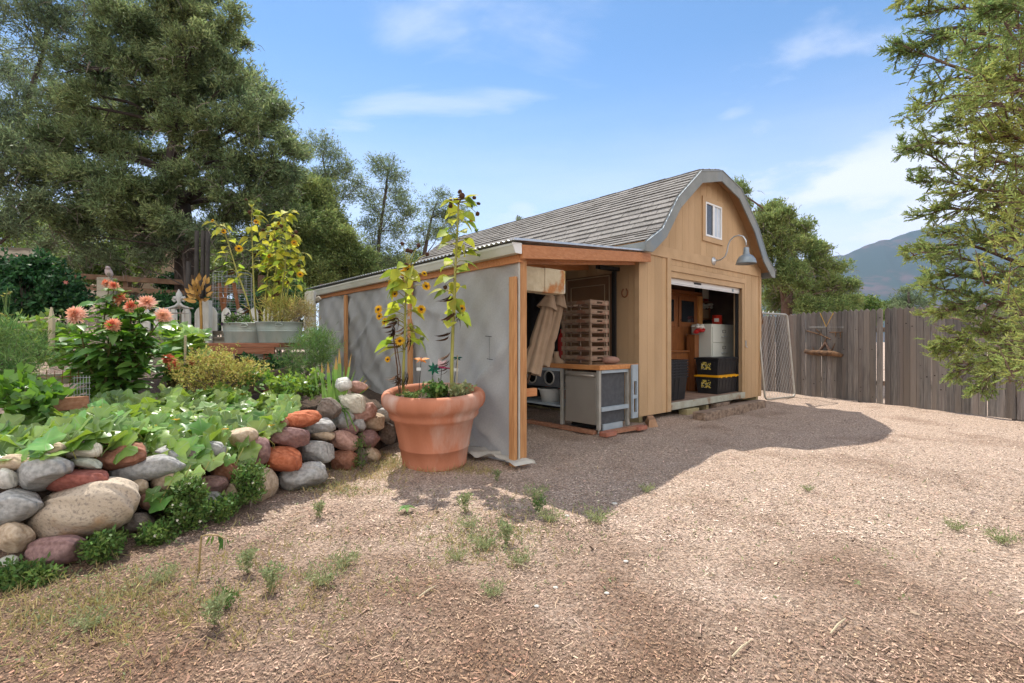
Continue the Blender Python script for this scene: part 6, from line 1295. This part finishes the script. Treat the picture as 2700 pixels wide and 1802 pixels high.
# dry grass and seedlings: uncountable
pts = []; bs = []
def patch(px, py, sx, sy, n):
    for k in range(n):
        x = px+rng.gauss(0, sx); y = max(py+rng.gauss(0, sy), 1205); p = G(x, y); pts.append((p.x, p.y, gz(p.x, p.y))); bs.append((rng.gauss(0, .5), rng.gauss(0, .5), 1))
for q in ((1020, 1225, 30, 14, 260), (960, 1250, 60, 12, 240), (880, 1290, 50, 10, 160), (1190, 1225, 30, 8, 160), (1260, 1240, 30, 6, 120), (200, 1570, 180, 50, 380), (420, 1600, 220, 60, 300), (1280, 1410, 120, 50, 320), (780, 1500, 150, 60, 220), (120, 1690, 150, 60, 220), (700, 1620, 200, 60, 160), (1130, 1235, 40, 8, 120)): patch(*q)
V, Q = fol_arrays(np.array(pts), .055, .0045, 3, np.array(bs), .8, jit=.012); tag(fastmesh('sparse_grass', V, Q, W['drygrass'], origin=(0, 0, 0)), 'thin dry grass scattered over the yard and wall foot', 'grass', kind='stuff')
pts = []; bs = []
for q in ((1020, 1222, 40, 12, 200), (900, 1285, 70, 10, 160), (300, 1540, 160, 40, 240), (1300, 1400, 130, 50, 300), (800, 1480, 200, 80, 240), (150, 1600, 150, 70, 200), (1900, 1400, 500, 100, 160)): patch(*q)
V, Q = fol_arrays(np.array(pts), .022, .009, 4, np.array(bs), .6, jit=.012); tag(fastmesh('ground_seedlings', V, Q, W['weedpale'], origin=(0, 0, 0)), 'tiny pale green seedlings dotted over the yard', 'seedlings', kind='stuff')
for (x, y, dx, dy, lab) in ((1340, 1482, 60, 10, 'straight pale stick lying in the centre foreground'), (1105, 1580, 45, -28, 'pale stick lying at an angle left of centre'), (770, 1372, 35, -12, 'short pale wood splinter in front of the wall'), (1225, 1480, 20, 3, 'short yellow wood chunk in the yard centre'), (2190, 1680, 40, -45, 'splintered stick in the right foreground'), (1930, 1725, 50, -35, 'pale shard stick at the bottom right')):
    a, b = G(x, y), G(x+dx, y+dy); a.z = gz(a.x, a.y)+.012; b.z = gz(b.x, b.y)+.014; mb = MB(); mb.tube([a, a.lerp(b, .5)+Vector((.004, .005, .004)), b], [.0035, .0045, .002], 5); tag(mb.build('ground_stick', W['rope']), lab, 'stick')
for (x, y, s, lab) in ((1465, 1540, .018, 'small white pebble in the centre foreground'), (1415, 1590, .017, 'white pebble near the bottom centre'), (1650, 1482, .02, 'pale pebble right of centre'), (1600, 1555, .018, 'grey pebble below the pale one'), (1620, 1330, .03, 'flat pale stone near the shed shadow edge'), (1495, 1362, .025, 'grey stone in the shed shadow')):
    p = G(x, y); p.z = gz(p.x, p.y)+.004; s *= .62; mb = MB(); mb.lathe(p, [(0, -s*.5), (s*.8, -s*.3), (s, 0), (s*.7, s*.4), (0, s*.5)], 9, 1.3, .9); tag(mb.build('pebble', SM['pale'], None, True), lab, 'pebble')
# ================================================================ trees
def tree(name, label, cat, trunk, tr, blobs, dens, mt, L, wd, per, bark=None, group=None, clump=.42, twigs=0, dark=None, flat=.8, sub=9, seed=1, dead=0, cl_sig=.5, upb=.25):
    """trunk: polyline; blobs: (centre, radius); limbs reach every blob, sub-limbs carry leaf clumps."""
    r = random.Random(seed); bark = bark or W['bark']; t = thing(name, label, cat, trunk[0], group); tk = MB(); trunk = [Vector(p) for p in trunk]; n = len(trunk)
    tk.tube(trunk, [tr*(1-.72*i/(n-1)) for i in range(n)], 10); lim = MB(); pts = []; bias = []; tw = MB()
    for (c, R) in blobs:
        lim.cm = 0; c = Vector(c); j = min(range(n), key=lambda i: (trunk[i]-c).length+max(0, trunk[i].z-c.z+R*.3)*1.5); b = trunk[j]; m = b.lerp(c, .5)+Vector((r.uniform(-.15, .15), r.uniform(-.15, .15), .12*R+r.uniform(0, .15)))
        rl = tr*.34*min(1, .35+R*.5); lim.tube([b, b.lerp(m, .5)+Vector((0, 0, .05)), m, c], [rl, rl*.8, rl*.6, rl*.35], 6, False)
        ns = max(5, int(sub*(R/.8)**1.3))
        for k in range(ns):
            d = Vector((r.gauss(0, 1), r.gauss(0, 1), r.gauss(.2, .9))).normalized(); q = r.uniform(.45, 1.0); e = c+Vector((d.x*R*q, d.y*R*q, d.z*R*q*flat)); s0 = m.lerp(c, r.uniform(.3, 1)); mid = s0.lerp(e, .55)+Vector((r.gauss(0, .06), r.gauss(0, .06), r.gauss(.03, .05)))*R
            lim.tube([s0, mid, e], [rl*.32, rl*.22, rl*.08], 4, False); m_ = max(4, int(dens*R)); sg = clump*R*cl_sig
            for q2 in range(m_):
                u = r.random(); p = mid.lerp(e, u*1.15)+Vector((r.gauss(0, sg), r.gauss(0, sg), r.gauss(0, sg*.75))); pts.append(tuple(p)); o = (p-s0).normalized(); bias.append((o.x, o.y, o.z+upb))
                if q2 % 6 == 0: lim.tube([mid.lerp(e, u), p], [rl*.06+.003, .002], 3, False)
        for k in range(int(twigs*R)):
            a = c+Vector((r.gauss(0, .5), r.gauss(0, .5), r.gauss(-.3, .4)))*R; d = Vector((r.gauss(0, .6), r.gauss(0, .6), -.6)).normalized()*R*r.uniform(.3, .7); lim.cm = 1; lim.tube([a, a+d*.5+Vector((0, 0, .04)), a+d], [.008, .006, .003], 3, False)
    tk.build('trunk', bark, t, True); lim.build('limbs', [bark, W['twig']] if twigs else bark, t)
    V, Q = fol_arrays(np.array(pts), L, wd, per, np.array(bias), .6, jit=L*.3); fastmesh('crown', V, Q, mt, t); return len(pts)
def B(lst, Y, dy, seed):
    r = random.Random(seed); return [(D(x, y, Y+r.uniform(-dy, dy)), R*1.02*DS/F*Y) for x, y, R in lst]
NP = 0
# big pinyon
NP += tree('pinyon_pine', 'huge dark pinyon pine spreading over the garden at the left', 'pine tree', [D(434, 735, 11), D(428, 650, 11), D(424, 560, 11), D(415, 470, 11), D(395, 400, 11), D(405, 300, 11), D(400, 180, 11), D(420, 60, 11), D(400, -60, 11)], .26,
     B([(520, 55, 55), (450, 20, 70), (505, 125, 62), (560, 110, 28), (590, 215, 62), (645, 255, 36), (560, 275, 70), (632, 320, 52), (680, 335, 34), (590, 400, 70), (660, 395, 46), (690, 345, 24), (520, 370, 70), (430, 170, 80), (350, 90, 85), (270, 50, 75), (185, 165, 70), (265, 190, 75), (345, 255, 80), (250, 300, 85), (160, 280, 80), (250, 415, 75), (345, 350, 70), (450, 285, 75), (330, 505, 62), (160, 420, 75), (465, 445, 60), (560, 500, 66), (635, 475, 60), (610, 545, 52), (660, 440, 40), (400, 90, 60), (470, 200, 60), (300, -60, 90), (420, -80, 90), (90, 330, 70), (600, 300, 50), (540, 180, 55), (640, 370, 50), (205, 345, 70)], 11, 1.4, 3)+B([(430, 395, 55), (375, 440, 60), (455, 330, 50), (405, 285, 60), (300, 460, 70), (395, 215, 60), (500, 430, 55), (230, 480, 70), (430, 130, 60), (120, 500, 60), (560, 440, 55), (390, 500, 55), (235, 110, 62), (265, 150, 60), (140, 205, 60), (335, 150, 60), (415, 40, 60), (310, 60, 60), (400, -10, 60), (180, 240, 60), (120, 330, 60), (480, 80, 45)], 9.8, .35, 17), 120, W['pine'], .095, .022, 7, twigs=14, seed=5, sub=13, cl_sig=.46)
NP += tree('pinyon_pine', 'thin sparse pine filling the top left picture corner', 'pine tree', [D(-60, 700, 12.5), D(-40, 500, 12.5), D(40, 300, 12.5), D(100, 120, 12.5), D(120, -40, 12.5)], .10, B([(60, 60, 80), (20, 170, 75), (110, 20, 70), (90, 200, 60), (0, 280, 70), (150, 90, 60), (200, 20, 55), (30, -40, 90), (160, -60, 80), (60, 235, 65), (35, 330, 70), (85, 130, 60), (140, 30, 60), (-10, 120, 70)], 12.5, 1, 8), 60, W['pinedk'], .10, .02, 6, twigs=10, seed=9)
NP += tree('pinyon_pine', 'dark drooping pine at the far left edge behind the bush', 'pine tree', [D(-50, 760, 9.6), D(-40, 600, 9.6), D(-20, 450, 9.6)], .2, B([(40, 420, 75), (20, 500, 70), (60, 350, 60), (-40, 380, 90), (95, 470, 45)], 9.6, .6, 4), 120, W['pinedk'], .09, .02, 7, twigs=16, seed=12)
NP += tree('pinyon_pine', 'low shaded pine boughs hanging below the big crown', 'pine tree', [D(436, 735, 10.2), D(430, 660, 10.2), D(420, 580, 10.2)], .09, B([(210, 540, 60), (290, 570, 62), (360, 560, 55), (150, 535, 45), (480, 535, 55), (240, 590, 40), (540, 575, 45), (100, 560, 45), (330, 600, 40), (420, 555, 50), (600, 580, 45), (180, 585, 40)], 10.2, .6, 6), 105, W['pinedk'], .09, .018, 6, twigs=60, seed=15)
# middle juniper and sparse pines
NP += tree('juniper_tree', 'rounded olive-green juniper between the big pine and the lean-to roof', 'juniper', [D(740, 740, 14), D(740, 640, 14), D(735, 540, 14)], .10, B([(690, 470, 58), (730, 440, 42), (745, 520, 55), (695, 560, 66), (765, 585, 50), (660, 620, 62), (720, 630, 55), (815, 600, 40), (640, 545, 50), (790, 630, 40), (720, 500, 60), (690, 520, 55), (740, 580, 60), (780, 550, 45), (700, 440, 40), (830, 630, 40), (670, 590, 55)], 14, .8, 5), 270, W['junip'], .085, .028, 6, seed=21, sub=20, clump=.5, bark=W['reddk'])
NP += tree('pinyon_pine', 'open pine with bare forked limbs above the lean-to roof', 'pine tree', [D(785, 720, 16), D(775, 600, 16), D(765, 500, 16), D(750, 420, 16), D(740, 360, 16)], .08, B([(735, 330, 36), (760, 355, 34), (715, 350, 32), (790, 375, 32), (770, 410, 36), (805, 400, 28), (745, 400, 32)], 16, .8, 7)+B([(720, 420, 34), (790, 450, 34), (755, 450, 40), (820, 430, 28)], 16, .8, 18), 58, W['pinedk'], .10, .022, 5, seed=23, clump=.62, sub=13)
NP += tree('pinyon_pine', 'tall narrow pine right of the forked one behind the lean-to', 'pine tree', [D(870, 740, 16.5), D(865, 640, 16.5), D(870, 540, 16.5), D(885, 440, 16.5), D(890, 385, 16.5)], .09, B([(850, 375, 26), (880, 390, 36), (905, 400, 30), (905, 450, 40), (920, 470, 26), (870, 480, 36), (900, 530, 44), (935, 500, 28), (860, 560, 36), (900, 590, 40), (840, 520, 28), (845, 450, 24)], 16.5, .8, 9), 70, W['pinedk'], .10, .022, 5, seed=25, clump=.62, sub=14)
NP += tree('juniper_tree', 'distant dark juniper peeking over the rear shed roof', 'juniper', [D(965, 720, 18), D(970, 600, 18), D(990, 500, 18)], .13, B([(1010, 450, 22), (990, 480, 34), (1020, 500, 26), (970, 530, 28), (1045, 520, 28), (1005, 540, 34), (960, 570, 24), (1060, 490, 20)], 18, .7, 10), 75, W['pinedk'], .10, .022, 5, seed=27, clump=.62, sub=14)
NP += tree('juniper_tree', 'tip of a far conifer just above the shed ridge', 'conifer', [D(1187, 640, 24), D(1187, 540, 24), D(1187, 494, 24)], .08, B([(1187, 506, 9), (1184, 520, 14), (1190, 535, 16)], 24, .2, 11), 60, W['pinedk'], .11, .025, 6, seed=28)
for k, (x, y, Y, rx, rz, lab) in enumerate(((705, 640, 17, 1.0, .9, 'dense juniper scrub low behind the round juniper'), (800, 640, 18.5, 1.2, .9, 'juniper scrub filling the gap below the forked pine'), (890, 640, 19.5, 1.3, .9, 'juniper scrub under the tall narrow pine'), (965, 625, 20.5, 1.0, .8, 'juniper scrub beside the rear corner of the shed roof'), (620, 620, 15.5, 1.2, .9, 'juniper scrub behind the sunflower tubs'), (520, 610, 16.5, 1.6, 1.0, 'juniper scrub far behind the big pine trunk'), (380, 590, 17.5, 1.8, 1.0, 'juniper scrub behind the brown outbuilding'), (200, 560, 17, 2.0, 1.1, 'juniper scrub high on the slope at the left'), (40, 540, 17, 2.0, 1.2, 'juniper scrub at the far left under the dark pine'))):
    shrub('scrub_juniper', lab, 'juniper', D(x, y, Y), rx, rx, rz, 2600, W['junip'], .11, .05, 4, 46, base=D(x, y+70, Y), group='scrub junipers behind the garden')
# behind the fence
NP += tree('juniper_tree', 'bushy juniper with grey dead twigs behind the shed and fence', 'juniper', [D(1800, 860, 14.5), D(1805, 700, 14.5), D(1790, 580, 14.5), D(1770, 500, 14.5)], .2, B([(1692, 440, 28), (1705, 490, 32), (1770, 490, 36), (1745, 520, 40), (1805, 495, 28), (1820, 530, 36), (1780, 560, 46), (1735, 590, 44), (1840, 570, 42), (1885, 575, 28), (1870, 610, 42), (1910, 620, 32), (1830, 625, 48), (1900, 665, 44), (1935, 660, 26), (1850, 680, 46), (1880, 720, 50), (1790, 690, 50), (1930, 710, 36), (1950, 690, 22), (1770, 630, 46)], 14.5, .9, 12), 210, W['junip'], .085, .026, 6, seed=31, twigs=60, sub=16, upb=.8, bark=W['reddk'])
shrub('leafy_shrub', 'small bright green shrub above the fence beside the juniper', 'shrub', D(1990, 715, 15), .42, .4, .42, 1500, W['shrub'], .07, .035, 4, 40, base=D(1990, 780, 15))
NP += tree('young_pine', 'young dark pine showing above the fence under the mountain', 'pine tree', [D(2085, 800, 17), D(2085, 720, 17), D(2084, 662, 17)], .09, B([(2084, 670, 15), (2070, 688, 22), (2100, 685, 22), (2060, 705, 25), (2112, 700, 22), (2085, 705, 30)], 17, .4, 13), 60, W['pinedk'], .11, .022, 6, seed=33)
shrub('leafy_shrub', 'pale green shrub just left of the young pine above the fence', 'shrub', D(2040, 712, 18), .4, .4, .3, 900, W['shrub'], .07, .035, 4, 30, base=D(2040, 760, 18))
# background leafage at the left
for (x, y, Y, rx, rz, lab) in ((190, 610, 12.2, .55, .42, 'sunlit shrub on the slope behind the rail fence'), (310, 600, 13, .6, .55, 'bright leafy shrub under the big pine boughs'), (255, 630, 11.2, .45, .28, 'low leafy shrub right above the top rail'), (395, 660, 11.3, .35, .3, 'dark leaved shrub beside the pine trunk'), (560, 620, 13.5, .8, .55, 'brown-green scrub behind the wire cage'), (60, 560, 13, 1.0, .5, 'sunlit scrub glimpsed left under the pines'), (650, 690, 10.5, .5, .4, 'leafy shrub behind the tub sunflowers')):
    c = D(x, y, Y); shrub('slope_shrub', lab, 'shrub', c, rx, rx, rz, 1300, W['shrub'] if y != 660 else W['honey'], .075, .04, 4, 36, base=Vector((c.x, c.y, gz(c.x, c.y))))
# near juniper at the right
def spray(arrs, p, d, r, L, n=9):
    """flat fern-like spray of scale-leaf branchlets."""
    d = d.normalized(); s = d.cross(Vector((r.gauss(0, .5), r.gauss(0, .5), 1))).normalized(); nrm = d.cross(s)
    for k in range(n):
        q = (k+.5)/n; b = p+d*L*q*.9; sg = 1 if k % 2 else -1; e = (d*.85+s*sg*.75+nrm*r.gauss(0, .3)).normalized(); l = L*(.5-.28*q)*r.uniform(.6, 1.2); w = .0032*r.uniform(.8, 1.3); x = e.cross(nrm).normalized()*w; y = nrm*w*.8
        arrs.append((b, e*l, x, y))
    arrs.append((p, d*L*1.05, s*.0045, nrm*.004))
nj = thing('near_juniper', 'close juniper boughs hanging into the picture from the right', 'juniper', Vector((3.75, 3.1, 0))); r = random.Random(77); tk = MB(); tk.tube([(3.75, 3.1, -.1), (3.7, 3.15, 1.0), (3.75, 3.1, 2.2), (3.65, 3.2, 3.6), (3.7, 3.1, 5.0)], [.12, .105, .09, .07, .04], 10); tk.build('trunk', W['reddk'], nj, True)
lim = MB(); arrs = []
bough = [((2060, 130), (2200, 60), 3.3), ((2045, 115), (2180, 150), 3.3), ((2080, 270), (2200, 220), 3.3), ((2070, 345), (2210, 330), 3.4), ((2068, 335), (2200, 400), 3.4), ((2100, 420), (2220, 430), 3.4), ((2110, 500), (2230, 480), 3.4), ((2090, 590), (2220, 560), 3.5), ((2095, 570), (2230, 600), 3.5), ((2130, 640), (2240, 640), 3.5), ((2115, 660), (2250, 690), 3.5), ((2135, 720), (2260, 720), 3.5), ((2150, 800), (2260, 770), 3.5), ((2150, 815), (2270, 800), 3.5), ((2190, 860), (2280, 820), 3.5), ((2240, 900), (2300, 840), 3.5), ((2100, 40), (2230, 20), 3.3), ((2070, 0), (2200, -40), 3.3), ((2150, 540), (2260, 540), 3.5), ((2160, 300), (2280, 280), 3.3), ((2120, 200), (2250, 180), 3.3), ((2140, 90), (2270, 80), 3.2), ((2180, 450), (2300, 440), 3.3), ((2200, 700), (2320, 700), 3.3), ((2210, 250), (2330, 250), 2.9), ((2220, 380), (2340, 380), 2.9), ((2200, 120), (2330, 120), 2.7), ((2240, 560), (2360, 560), 3.1), ((2250, 640), (2360, 640), 3.1), ((2250, 770), (2360, 770), 3.2), ((2270, 30), (2370, 30), 2.6), ((2280, 480), (2380, 470), 3.0), ((2290, 830), (2370, 800), 3.2), ((2230, -20), (2340, -30), 2.8), ((2250, 200), (2370, 190), 2.5), ((2260, 320), (2380, 330), 2.6)]
for (tip, root, Y) in bough:
    Yt = Y+r.uniform(-.25, .25); a = D(*tip, Yt); b = D(*root, Y+r.uniform(-.15, .25)); c = Vector((3.7, 3.12, b.z-.25-r.uniform(0, .3))); m = a.lerp(b, .5)+Vector((0, 0, .03)); lim.tube([c, b+Vector((.15, 0, -.05)), b, m, a], [.02, .012, .009, .005, .002], 5, False)
    for k in range(17):
        q = (k+r.random())/17; s0 = a.lerp(b, q)+Vector((0, 0, .03*math.sin(q*3.1))); dirm = (a-b).normalized(); d2 = (dirm+Vector((r.gauss(0, .7), r.gauss(0, .7), r.gauss(.05, .6)))).normalized(); l2 = .07+.2*q*r.uniform(.5, 1.2); e2 = s0+d2*l2; lim.tube([s0, s0.lerp(e2, .5)+Vector((0, 0, .01)), e2], [.0045, .0035, .0015], 4, False)
        for j in range(7):
            u = r.random(); d3 = (d2+Vector((r.gauss(0, .6), r.gauss(0, .6), r.gauss(.1, .5)))).normalized(); spray(arrs, s0.lerp(e2, u), d3, r, r.uniform(.035, .085))
    for j in range(5): spray(arrs, a-(a-b).normalized()*.04*j, (a-b).normalized()+Vector((r.gauss(0, .5), r.gauss(0, .5), r.gauss(0, .4))), r, r.uniform(.06, .1))
for k in range(780):
    x = r.uniform(2150, 2400); Y = r.uniform(2.5, 3.6); y = r.uniform(-40, 880)
    if x < 2270+25*math.sin(y*.02)+18*math.sin(y*.051)-(60 if y < 330 else 0): continue
    p = D(x, y, Y); d = Vector((-.8+r.gauss(0, .5), r.gauss(0, .6), r.gauss(.1, .5))).normalized(); lim.tube([p-d*.16+Vector((.03, 0, -.03)), p], [.004, .002], 3, False)
    for j in range(4): spray(arrs, p-d*.05*j, d+Vector((r.gauss(0, .6), r.gauss(0, .6), r.gauss(0, .5))), r, r.uniform(.05, .1))
for k in range(700):                                        # the far side of the same crown, outside the picture
    a = r.uniform(-1.2, 1.9); z = r.uniform(1.0, 5.0); R_ = r.uniform(.35, 1.15)*(1.15-.12*z); p = Vector((3.7+R_*math.cos(a), 3.12+R_*math.sin(a), z)); d = Vector((math.cos(a), math.sin(a), r.gauss(.1, .4))).normalized()
    if k % 4 == 0: lim.tube([(3.7, 3.12, z-.25), p], [.014, .003], 4, False)
    for j in range(5): spray(arrs, p-d*.07*j, d+Vector((r.gauss(0, .6), r.gauss(0, .6), r.gauss(0, .5))), r, r.uniform(.06, .12))
lim.build('limbs', W['reddk'], nj)
A_ = np.array([[tuple(b), tuple(e), tuple(x), tuple(y)] for b, e, x, y in arrs]); b, e, x, y = A_[:, 0], A_[:, 1], A_[:, 2], A_[:, 3]
V1 = np.stack([b, b+e*.55+x, b+e, b+e*.55-x], 1); V2 = np.stack([b, b+e*.55+y, b+e, b+e*.55-y], 1); V = np.concatenate([V1, V2], 1).reshape(-1, 3); fastmesh('crown', V, np.arange(len(V)).reshape(-1, 4), W['junipnear'], nj)
print('tufts', NP, 'sprays', len(arrs))
